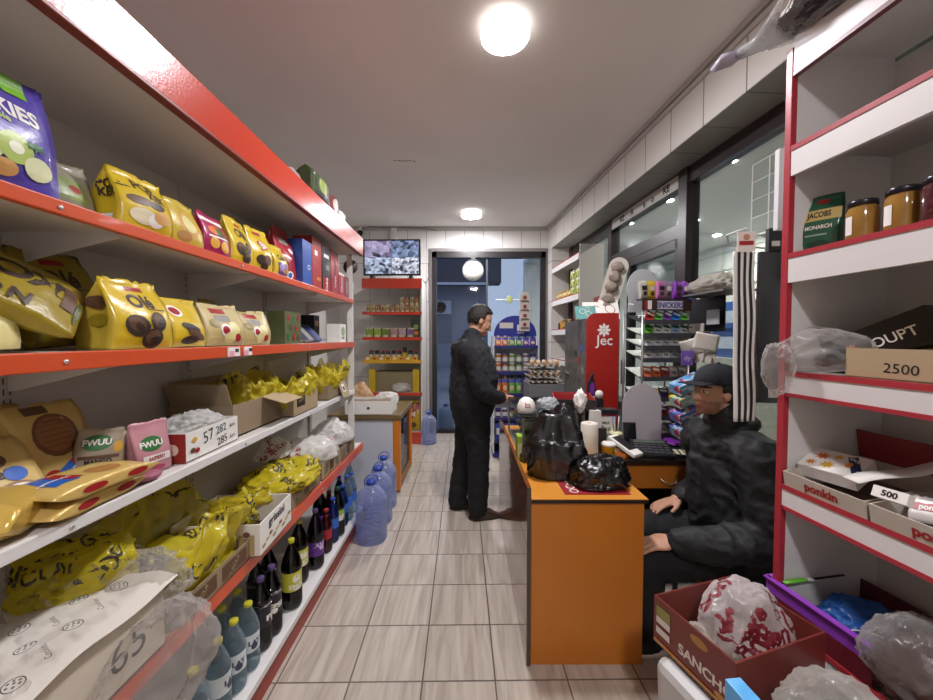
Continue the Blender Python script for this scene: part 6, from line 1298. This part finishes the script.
b = boxpack(.155, .115, .045, WH, [('r', 0, .5, 1, .49, WH), ('s', -.5, .65, .3, .2, ORAN), ('s', -.1, .3, .3, .2, mat('d9a520', .4)), ('s', -.65, .25, .22, .15, mat('c9781e', .4)), ('s', .0, .75, .22, .15, mat('e0b030', .4)), ('r', .62, .6, .16, .5, NAVY, .5), ('e', .5, .5, .12, .12, mat('d0803a', .4)), ('t', 'IDOL', .55, .75, .09, WH, -.4)])
o = b.build('napkin_pack', None); o.matrix_world = T(RP(1.14, SF+.115, QZ[3]+.075), RZR-pi/2+.25) @ Matrix.Rotation(-1.15, 4, 'X') @ T((0, 0, -.05)); tag(o, 'white napkin pack with orange leaves and a blue corner in the open tray', 'napkins')
m = MB(); m.grid(lambda u, v: V((-.026+.052*u, -.16+.32*v, .004*sin(v*9))), 2, 16, WH); o = m.build('paper_strip', None, solid=.002); o.matrix_world = ramp(.975, SF+.15, QZ[3]+.125, .16) @ Matrix.Rotation(-.1, 4, 'Z'); tag(o, 'long white paper strip lying across the edge between the two trays', 'paper')
for i in range(7):
    b = pouch(.085, .075, .03, mat('dcd6d2', .3, coat=.4, bump=.1), 200+i, pillow=True, wr=.003); art(b, [('r', 0, .5, .8, .16, RD), ('t', 'ponkin', 0, .5, .2, WH, 0, .8), ('r', 0, .85, 1, .05, mat('b9b4b0', .4))])
    o = b.build('cracker_pack', None); o.matrix_world = ramp(.86-.055*i, SF+.07+.04*(i % 2), QZ[3]+.03+.018*(i % 3), .16) @ Matrix.Rotation(.25, 4, 'Z') @ Matrix.Rotation(-.9, 4, 'X') @ Matrix.Rotation(.15*(i % 3)-.1, 4, 'Y')
    tag(o, 'small white cracker pack with red lettering, '+['first', 'second', 'third', 'fourth', 'fifth', 'sixth', 'seventh'][i]+' from the paper strip', 'pack', 'cracker packs in the tray')
b = boxpack(.07, .03, .03, WH, [('t', '500', 0, .5, .5, BK)]); o = b.build('price_card', None, RP(.90, SF+.005, QZ[3]+.075), RZR-pi/2+.2); o.rotation_euler.x = -.4; tag(o, 'small folded white card with a handwritten price at the tray edge', 'card')
# fifth shelf: purple box with a blue bag, green knife
t = thing('purple_box', 'open purple edged box with a crumpled blue bag inside, on a low right-hand shelf', 'box', RP(1.10, SF+.165, QZ[4]+.002), RZR-pi/2+.06)
PV = mat('8a3fb0', .4)
m = carton(.32, .33, .115, mat('5a2030', .5), .006, mat('857c74', .7)); m.build('carton_body', t)
m = MB(); m.box((0, -.166, .1165), (.33, .022, .004), PV); m.box((.161, 0, .1165), (.02, .33, .004), mat('7a3f9a', .4)); m.box((-.158, 0, .1165), (.02, .33, .004), mat('a85cc4', .4)); m.box((0, -.167, .092), (.32, .003, .05), PV); m.box((-.162, 0, .075), (.003, .33, .07), PV); m.box((0, -.167, .035), (.32, .003, .064), mat('6a1f2a', .4)); m.build('purple_rim', t)
b = crumple((.105, .09, .08), film('2f6fc4', .75, .2), 210, .3, 1.5); tag(b.build('blue_bag', None, RP(1.10, SF+.185, QZ[4]+.012)), 'crumpled blue plastic bag in the purple edged box', 'plastic bag')
m = MB(); m.tube([(.07*cos(a), -.02+.0*a, .03+.05*sin(a)) for a in [pi*k/12 for k in range(13)]], .002, WH, 6); tag(m.build('white_string', None, RP(1.02, SF+.10, QZ[4]+.02), RZR-.6), 'thin white looped string on the blue bag', 'string')
p = PY(803, 581, 1.27)
t = thing('box_cutter', 'green handled knife with a thin dark blade lying on the purple box', 'knife', RP(1.20, SF+.06, QZ[4]+.130), (0, -.06, RZR+.02))
m = MB(); m.tube([(-.055, 0, 0), (-.03, 0, .002), (.02, 0, .002), (.035, 0, 0)], [.007, .010, .009, .005], mat('6fc03a', .35), 10, flat=.6); m.build('handle', t); m = MB(); m.box((.045, 0, 0), (.022, .012, .005), WH); m.build('collar', t); m = MB(); m.box((.115, 0, 0), (.13, .009, .0015), BK); m.build('blade', t)
# stack under: bag of dark goods at the frame edge, near right
DK_ = mat('3a1f1c', .4, bump=.4)
b = crumple((.10, .10, .125), DK_, 214, .3, 1.6, 4, .6); tag(b.build('dark_goods_bag', None, RP(.85, SF+.06, QZ[4]+.004)), 'dark brown bagged goods at the lower right edge of the picture', 'bag')
b = crumple((.115, .115, .145), CLR, 215, .2, 1.1, 5, .7); tag(b.build('clear_bag', None, RP(.85, SF+.06, QZ[4]+.002)), 'shiny clear plastic around the dark brown goods at the lower right', 'plastic bag')
# crate stack in front, on a white bucket
t = thing('white_crate', 'white plastic crate under the dark red wafer box', 'crate', (.83, 1.10, 0), .30)
m = MB(); m.box((0, 0, .22), (.34, .27, .44), mat('bdbcba', .4), taper=1.08); m.build('crate_body', t, bevel=.03)
m = MB(); m.box((-.183, -.05, .32), (.004, .06, .09), mat('3a9ac9', .4)); m.build('blue_label', t)
t = thing('wafer_box', 'dark red open box lettered SANCHO with printed bags in it', 'box', (.85, 1.15, .455), .30)
MR2 = mat('6f2a24', .4, coat=.2)
m = carton(.36, .28, .155, MR2, .006, mat('a89a86', .7)); m.freeze()
Yv = V((0, -1, 0))
m.text('SANCHO', (-.18, -.05, .055), Yv, Z_, .03, mat('d8d0c4', .5), .03); m.decal(ell2d(12, 2), (-.18, -.03, .125), Yv*.03, Z_*.014, mat('a8763c', .5)); m.decal(ell2d(12, 2), (-.18, -.10, .025), Yv*.02, Z_*.009, mat('b9864a', .5)); m.decal(rect2d(3, 3), (-.18, .10, .115), Yv*.055, Z_*.035, mat('8a8a4a', .5)); m.decal(rect2d(3, 3), (-.18, .10, .085), Yv*.055, Z_*.022, mat('cfc8bf', .5)); m.decal(rect2d(3, 3), (-.18, .10, .05), Yv*.055, Z_*.022, mat('cfc8bf', .5)); m.decal(rect2d(6, 1), (-.18, 0, .012), Yv*.27, Z_*.008, mat('c9863a', .5))
m.build('carton_body', t)
PRB = film('f0e8e6', .34, .22, bump=.5, bs=14); MRN = mat('7a1f2a', .5)
b = crumple((.15, .105, .17), PRB, 220, .2, 1.0, 5, .3, .3); wordfall(b, ['BonBon', 'Cake', 'Rossa', 'BonBon'], MRN, 9, .05, 9, (.16, .13, .22)); tag(b.build('printed_bag', None, (.885, 1.155, .475), .3), 'clear plastic bag with dark red lettering swelling out of the red box', 'plastic bag')
b = crumple((.06, .085, .085), film('cfc6b8', .5), 221, .3, 1.5, 5, .3); tag(b.build('clear_bag', None, (.765, 1.125, .465), .3), 'creased beige plastic lining in the red box beside the printed bag', 'plastic bag')
t = thing('blue_box', 'blue and yellow striped box beside the red box at the lower edge', 'box', (.645, .80, .505), .1)
m = MB(); m.box((0, 0, .08), (.04, .13, .16), mat('5fb0ea', .4)); m.freeze(); m.decal(rect2d(2, 2), (0, -.085, .09), X_*.05, Z_*.03, mat('c9c03a', .4)); m.decal(rect2d(2, 2), (0, -.085, .055), X_*.05, Z_*.02, WH); m.decal(rect2d(2, 2), (0, -.085, .02), X_*.07, Z_*.03, NAVY); m.build('box_body', t, bevel=.002)
b = crumple((.14, .125, .135), film('dddad6', .22, .2, bump=.6, bs=12), 222, .22, 1.1, 5, .4, .2); tag(b.build('clear_bag', None, (.835, .80, .507), .2), 'large clear plastic bag at the lower edge in front of the red box', 'plastic bag')
t = thing('low_crate', 'pale crate under the clear bags at the lower edge', 'crate', (.80, .76, 0), .07); m = MB(); m.box((0, 0, .251), (.36, .30, .502), mat('a9a59c', .5), taper=1.04); m.build('crate_body', t, bevel=.02)
b = crumple((.09, .08, .07), mat('b9b04a', .4, bump=.3), 223, .3, 1.4, 4, .5); tag(b.build('yellow_bag', None, (.83, .79, .507)), 'yellowish pack inside the clear bag at the lower edge', 'bag')
# bundle on top of the shelving: black bag in clear film with white lettering
t = thing('top_bundle', 'dark bundle in clear film with white lettering overhanging the right-hand shelving', 'bundle', RP(.95, SF-.02, 2.474), RZR+.0)
b = crumple((.10, .30, .085), mat('1d1f26', .25, coat=.5, bump=.3), 230, .14, 1.2, 5, .7); b.steep = .2
for k, tx in enumerate(('TUXUN', 'XOXO', 'TUXU')): b.decal(textgrid(tx), (-.1, -.16+.17*k, .07+.01*k), V((0, -1, 0))*.06, Z_*.06, WH)
b.build('dark_bag', t)
b = crumple((.115, .33, .10), CLR, 231, .2, 1.1, 5, .7); b.build('clear_film', t)
m = MB(); m.tube([(-.02, .26, .06), (-.04, .34, .06), (-.06, .40, .07)], [.07, .035, .028], film('cfd0d2', .3, .15), 12, flat=.6); m.tube([(-.06, .39, .07), (-.08, .44, .075), (-.10, .49, .07)], [.024, .04, .012], mat('a9a6b4', .4), 10, flat=.5); m.build('film_tail', t)
# ================================================================== the two men
SKIN = mat('bd8e72', .55, bump=.05); HAIR = mat('17120f', .55, bump=.6, bs=160)
def smoothpath(pts, rad, k=5):
    P = [V(p) for p in pts]; out = []; rr = []
    for i in range(len(P)-1):
        a, b, c, d = P[max(i-1, 0)], P[i], P[i+1], P[min(i+2, len(P)-1)]
        for j in range(k):
            t = j/k; out.append(.5*((2*b)+(c-a)*t+(2*a-5*b+4*c-d)*t*t+(3*b-a-3*c+d)*t**3)); rr.append(rad[i]+(rad[i+1]-rad[i])*t)
    out.append(P[-1]); rr.append(rad[-1]); return out, rr
def limb(mb, pts, rad, M=None, flat=1, n=14, ends=True):
    p, r = smoothpath(pts, rad); mb.tube(p, r, SKIN, n, M, flat)
    if ends:
        for q, s in ((p[0], r[0]), (p[-1], r[-1])): mb.ell(q if not M else M @ V(q), (s*.98,)*3, SKIN, n=12)
def hand(mb, W, d, nrm, side, curl=.5, s=1.0):
    """W wrist, d pointing direction, nrm out of the palm, side +1 / -1: which way the thumb lies"""
    d = V(d).normalized(); nrm = (V(nrm)-d*d.dot(V(nrm))).normalized(); lat = d.cross(nrm)*side; W = V(W)
    Rm = Matrix((d, lat, nrm)).transposed()
    limb(mb, [W-d*.02, W+d*.02], [.027*s, .028*s])
    mb.ell(W+d*.055*s, (.055*s, .043*s, .018*s), SKIN, n=14, rot=Rm)
    for k, (o, L) in enumerate(((.031, .070), (.011, .080), (-.010, .074), (-.030, .058))):
        b = W+d*.088*s+lat*o*s; L *= s; c = curl*(1+.12*k); e = lat*(.010*(1.5-k)*.6)
        p1 = b+d*L*.45*cos(c*.5)+nrm*L*.45*sin(c*.5)+e*.5; p2 = p1+d*L*.32*cos(c*1.2)+nrm*L*.32*sin(c*1.2)+e*.3; p3 = p2+d*L*.23*cos(c*1.8)+nrm*L*.23*sin(c*1.8)
        limb(mb, [b-d*.03*s, b, p1, p2, p3], [.0105*s, .0105*s, .0095*s, .0088*s, .0075*s], n=8)
    tb = W+d*.025*s+lat*.034*s; t1_ = tb+d*.030*s+lat*.022*s+nrm*.010*s; t2 = t1_+d*.030*s+lat*.004*s+nrm*.012*s
    limb(mb, [W+d*.02*s+lat*.012*s, tb, t1_, t2], [.015*s, .0135*s, .0115*s, .009*s], n=8)
def head(mb, Mh, nb):
    E = lambda c, r: mb.ell(Mh @ V(c), r, SKIN, n=24, rot=Mh.to_3x3())
    E((-.012, 0, .022), (.100, .077, .098)); E((.030, 0, -.020), (.062, .064, .088)); E((.030, 0, -.070), (.058, .054, .048)); E((.066, 0, -.098), (.024, .028, .020))
    E((.078, 0, .016), (.016, .046, .012)); E((.084, 0, -.070), (.012, .023, .007)); E((.081, 0, -.081), (.012, .020, .007))
    for s in (-1, 1): E((-.004, s*.077, -.012), (.020, .010, .031)); E((.062, s*.036, -.036), (.020, .020, .022)); E((.076, s*.031, -.002), (.011, .014, .009))
    limb(mb, [(.082, 0, .004), (.098, 0, -.020), (.104, 0, -.038)], [.008, .011, .013], Mh, n=10)
    for s in (-1, 1): E((.093, s*.012, -.040), (.010, .009, .008))
    a = Mh @ V((-.018, 0, -.05)); nb = V(nb); limb(mb, [a, (a+nb)/2+V((.004, 0, 0)), nb], [.056, .056, .066])
def paint_head(me, Mh, stubble):
    """skin, eyes, brows, lips, stubble by where they lie on the head"""
    I = Mh.inverted()
    for p in me.polygons:
        q = I @ p.center; k = 0
        if q.length < .16:
            y = abs(q.y)
            if q.x > .05:
                if ((y-.031)/.016)**2+((q.z+.001)/.0055)**2 < 1: k = 1 if y < .026 or y > .036 else 2
                elif ((y-.032)/.024)**2+((q.z-.020-.004*(1-abs(y-.03)/.03))/.0055)**2 < 1 and q.x > .055: k = 2
                elif q.x > .072 and (q.y/.023)**2+((q.z+.076)/.009)**2 < 1: k = 3
            if k == 0 and stubble and q.z < -.045 and q.x > -.01 and q.z > -.125 and not (q.x > .085 and q.z > -.06): k = 4
        p.material_index = k
HM = [SKIN, mat('cfc6bd', .3), mat('1a1412', .4), mat('95564a', .5), mat('a07660', .6)]
def wrinkle(me, amt, sc, seed, zdir=(1, 1, .35)):
    d = [(v.co.copy(), v.normal.copy()) for v in me.vertices]
    for v, (c, n) in zip(me.vertices, d):
        q = V((c.x*zdir[0]*0+c.x, c.y, c.z))*sc+V((seed, 0, 0)); a = 1-abs(noise.noise(q+V((noise.noise(q), 0, 0))*1.2)); b = 1-abs(noise.noise(V((q.x*1.6, q.y*1.6, q.z*2.6))))
        v.co = c+n*amt*((a**3-.45)+.6*(b**3-.45))
def cloth(mb, name, m, parent, vox=.011, amt=.008, sc=9, seed=1, smooth=8):
    me = remesh(mb, vox, smooth, name); wrinkle(me, amt, sc, seed)
    for p in me.polygons: p.use_smooth = True
    return put(me, name, parent, [m])
def hairshell(Mh, keep, grow=1.0, name='hair', parent=None, m=HAIR):
    bm = bmesh.new(); bmesh.ops.create_icosphere(bm, subdivisions=5, radius=1); vs = []
    for v in bm.verts:
        n = 1+.05*noise.noise(v.co*5)+.03*noise.noise(v.co*14); v.co = V((v.co.x*.106*n*grow-.014, v.co.y*.084*n*grow, v.co.z*.106*n*grow+.026))
    bmesh.ops.delete(bm, geom=[f for f in bm.faces if not keep(f.calc_center_median())], context='FACES')
    me = bpy.data.meshes.new(name); 
    for v in bm.verts: v.co = Mh @ v.co
    bm.to_mesh(me); bm.free(); me.materials.append(m)
    for p in me.polygons: p.use_smooth = True
    o = bpy.data.objects.new(name, me); COL.objects.link(o); o.parent = parent
    s_ = o.modifiers.new('t', 'SOLIDIFY'); s_.thickness = .006; s_.offset = 1
    return o
def shoe(parent, heel, ang, m, sole, name='shoe', L=.275):
    mb = MB()
    def f(u, v):
        a = 2*pi*u; x = cos(a); y = sin(a); l = (x+1)/2; wdt = .043+.008*sin(l*pi)-(.012 if l < .2 else 0); hh = .085*(1-l)**1.1+.052-.012*l if l < .75 else .05-.09*(l-.75)
        k = (1-v**3)**.5 if v < 1 else 0
        return V((x*L/2*(1-.12*v*v*(l > .5)), y*wdt*(1-.25*v), .02+(hh-.02)*v)) if v < .99 else V((x*L/2*.55-.03, y*wdt*.5, hh+.012))
    mb.grid(f, 28, 7, m, cu=True); n = 28; mb.f.append(tuple(7*n+i for i in range(n))); mb.mi.append(0); mb.sm.append(True)
    sl = MB(); sl.lathe([(1, 0), (1.03, .008), (1.02, .022), (.9, .024)], sole, 28, Matrix.Diagonal((L/2*1.02, .049, 1, 1)))
    o = mb.build(name, parent, heel, ang); sl.build('sole', o); return o
# ------------------------------------------------------------------ standing man in black
ang = R(14)
A = thing('person', 'man standing in black hooded jacket and trousers, head bowed, reaching towards the counter', 'person', (.045, 3.10, 0), ang)
Mh = Matrix.Translation((.075, 0, 1.625)) @ Matrix.Rotation(R(24), 4, 'Y') @ Matrix.Rotation(R(-6), 4, 'Z')
b = MB(); head(b, Mh, (-.01, 0, 1.45))
limb(b, [(0, 0, .93), (.0, 0, 1.15), (.0, 0, 1.36)], [.13, .14, .12]); limb(b, [(0, -.13, 1.38), (0, .13, 1.38)], [.08, .08])
for s in (-1, 1):
    k = (.03, .03) if s < 0 else (-.03, -.09)
    limb(b, [(0, s*.09, .93), (k[0], s*.10, .5), (k[1], s*.11, .07)], [.09, .058, .04])
limb(b, [(-.09, .11, .05), (.02, .12, .032)], [.03, .016]); limb(b, [(.03, -.11, .05), (.13, -.12, .032)], [.03, .016])
wr = V((.225, -.175, 1.0)); wl = V((.24, .14, .99))
limb(b, [(-.01, -.19, 1.37), (.03, -.24, 1.08), wr], [.055, .042, .028]); limb(b, [(-.01, .19, 1.37), (.04, .24, 1.06), wl], [.055, .042, .028])
hand(b, wr, (.9, .35, -.08), (.1, .2, -1), -1, .8); hand(b, wl, (.9, -.45, -.05), (0, -.2, -1), 1, .8)
me = remesh(b, .0062, 3, 'body'); paint_head(me, Mh, False); o = put(me, 'body', A, HM); paint_head(me, Mh, False)
BLKC = mat('14151b', .8, bump=.3, bs=70); BLKT = mat('0e0e11', .85, bump=.2, bs=50)
b = MB()
limb(b, [(.0, 0, .86), (.01, 0, 1.0), (.02, 0, 1.15), (.0, 0, 1.32)], [.175, .20, .205, .175], flat=1); limb(b, [(-.03, -.13, 1.355), (-.03, .13, 1.355)], [.125, .125]); limb(b, [(-.03, 0, 1.38), (.005, 0, 1.49)], [.11, .085])
limb(b, [(-.02, -.19, 1.36), (.02, -.25, 1.08), (.18, -.20, 1.005)], [.088, .075, .052]); limb(b, [(-.02, .19, 1.36), (.02, .25, 1.08), (.18, .16, .99)], [.088, .075, .052])
limb(b, [(-.08, -.10, 1.43), (-.12, 0, 1.39), (-.08, .10, 1.43)], [.045, .06, .045])
limb(b, [(.03, -.085, 1.46), (.075, -.04, 1.42), (.075, .04, 1.42), (.03, .085, 1.46)], [.03, .028, .028, .03])
j = cloth(b, 'jacket', BLKC, A, .011, .010, 7, 3)
b = MB(); b.tube(smoothpath([(-.05, -.095, 1.475), (-.135, -.05, 1.42), (-.14, .05, 1.42), (-.05, .095, 1.475)], [.02]*4)[0], .022, BLKC, 10); b.build('hood_edge', j)
b = MB()
for s in (-1, 1):
    k = (.03, .02) if s < 0 else (-.035, -.10)
    limb(b, [(0, s*.085, .92), (k[0]+.0, s*.10, .52), (k[1], s*.11, .07)], [.125, .092, .080])
limb(b, [(0, -.05, .92), (0, .05, .92)], [.14, .14])
cloth(b, 'trousers', BLKT, A, .012, .009, 6, 8)
SH1 = mat('3b2a20', .5); SOL = mat('2a211b', .6)
shoe(A, (.085, -.115, 0), -.05, SH1, SOL); shoe(A, (-.03, .115, 0), .1, SH1, SOL)
hairshell(Mh, lambda c: c.z > .062+.40*max(0, c.x) or (c.x < -.020 and c.z > -.05) or (c.x < .012 and c.z > .012), 1.0, 'hair', A)
# ------------------------------------------------------------------ seated man in dark puffer jacket and cap
B = thing('person', 'seated man in a dark jacket and black cap behind the desk, hands on his thighs', 'person', (1.30, 1.85, 0), pi)
# forward is local +x, his left is local +y (towards the camera)
Mh2 = Matrix.Translation((.055, 0, 1.215)) @ Matrix.Rotation(R(-2), 4, 'Y') @ Matrix.Rotation(R(5), 4, 'Z')
b = MB(); head(b, Mh2, (.005, 0, 1.03))
limb(b, [(-.02, 0, .47), (-.02, 0, .7), (.0, 0, .92)], [.15, .15, .13]); limb(b, [(.0, -.14, .95), (.0, .14, .95)], [.075, .075])
for s in (-1, 1): limb(b, [(0, s*.10, .44), (.44, s*.13, .44), (.44, s*.13, .07)], [.085, .058, .038]); limb(b, [(.44, s*.13, .05), (.54, s*.135, .032)], [.03, .016])
wl = V((.345, .185, .545)); wr = V((.14, -.15, .60))
limb(b, [(.0, .2, .93), (.03, .26, .62), wl], [.055, .045, .029]); limb(b, [(.0, -.2, .93), (-.08, -.25, .66), wr], [.055, .045, .029])
hand(b, wl, (1, -.18, -.12), (-.1, -.2, -1), -1, .25, 1.06); hand(b, wr, (1, .10, -.22), (-.2, .1, -1), 1, .30, 1.06)
me = remesh(b, .0062, 3, 'body'); paint_head(me, Mh2, True); put(me, 'body', B, HM); paint_head(me, Mh2, True)
JK = mat('131516', .68, bump=.3, bs=45)
b = MB()
limb(b, [(-.07, 0, .44), (-.06, 0, .62), (-.03, 0, .82), (-.01, 0, .92)], [.205, .215, .19, .16]); limb(b, [(-.02, -.14, .93), (-.02, .14, .93)], [.115, .115]); limb(b, [(-.02, 0, .96), (.005, 0, 1.085)], [.115, .088])
limb(b, [(-.02, .20, .93), (.0, .275, .63), (.16, .25, .575), (.325, .195, .55)], [.11, .098, .085, .058]); limb(b, [(-.02, -.20, .93), (-.10, -.26, .67), (.12, -.165, .605)], [.11, .098, .058])
JS = cloth(b, 'jacket', JK, B, .011, .014, 8, 21, 5)
b = MB(); b.tube(smoothpath([(-.09, -.07, 1.06), (-.10, 0, 1.075), (-.09, .07, 1.06), (.0, .095, 1.03), (.075, .05, .99)], [.03]*5)[0], .03, JK, 10); b.build('collar', JS)
b = MB()
for s in (-1, 1): limb(b, [(-.03, s*.10, .44), (.22, s*.12, .45), (.43, s*.13, .43), (.455, s*.13, .38), (.44, s*.13, .10)], [.12, .105, .09, .085, .07])
limb(b, [(-.03, -.06, .46), (-.03, .06, .46)], [.13, .13]); cloth(b, 'trousers', BLKT, B, .012, .008, 6, 31)
shoe(B, (.47, .135, 0), .0, mat('17171a', .5), WH); shoe(B, (.47, -.135, 0), .0, mat('17171a', .5), WH)
hairshell(Mh2, lambda c: (c.x < -.02 and c.z > -.05 and c.z < .06) or (c.x < .022 and .0 < c.z < .06), .985, 'hair', B)
CAP = mat('15161f', .8, bump=.3, bs=90)
b = MB()
def capf(u, v):
    a = 2*pi*u; q = v*pi/2; r_ = cos(q)**.75 if v < 1 else 0
    return Mh2 @ V((-.010+.114*r_*cos(a), .091*r_*sin(a), .036+.102*sin(q)))
b.grid(capf, 32, 10, CAP, cu=True); c = b.build('cap', B, solid=.004)
b = MB()
def brim(u, v):
    a = (u-.5)*1.9; r0 = V((-.010+.113*cos(a), .090*sin(a), .042)); ext = .085*v*cos(a*.8)
    return Mh2 @ (r0+V((ext, 0, -.004*v-.014*abs(sin(a))*v)))
b.grid(brim, 16, 5, CAP); b.build('brim', c, solid=.005); b = MB(); b.ell(Mh2 @ V((-.010, 0, .140)), (.009, .009, .005), CAP); b.build('button', c)
# his chair
t = thing('chair', 'low chair with a pale back edge showing behind the seated man', 'chair', (1.34, 1.85, 0), pi)
m = MB(); m.box((-.02, 0, .31), (.42, .42, .05), mat('3a3a3d', .6)); m.build('seat', t, bevel=.015)
m = MB(); m.grid(lambda u, v: V((-.245-.03*v+.008*sin(v*9), -.21+.42*u, .33+.52*v)), 10, 16, mat('b9b7b2', .6)); m.build('backrest', t, solid=.025)
for x, y in ((-.2, -.18), (-.2, .18), (.16, -.18), (.16, .18)): m = MB(); m.tube([(x, y, .29), (x*1.08, y*1.08, 0)], .014, mat('55565a', .4, .6), 8); m.build('leg', t)
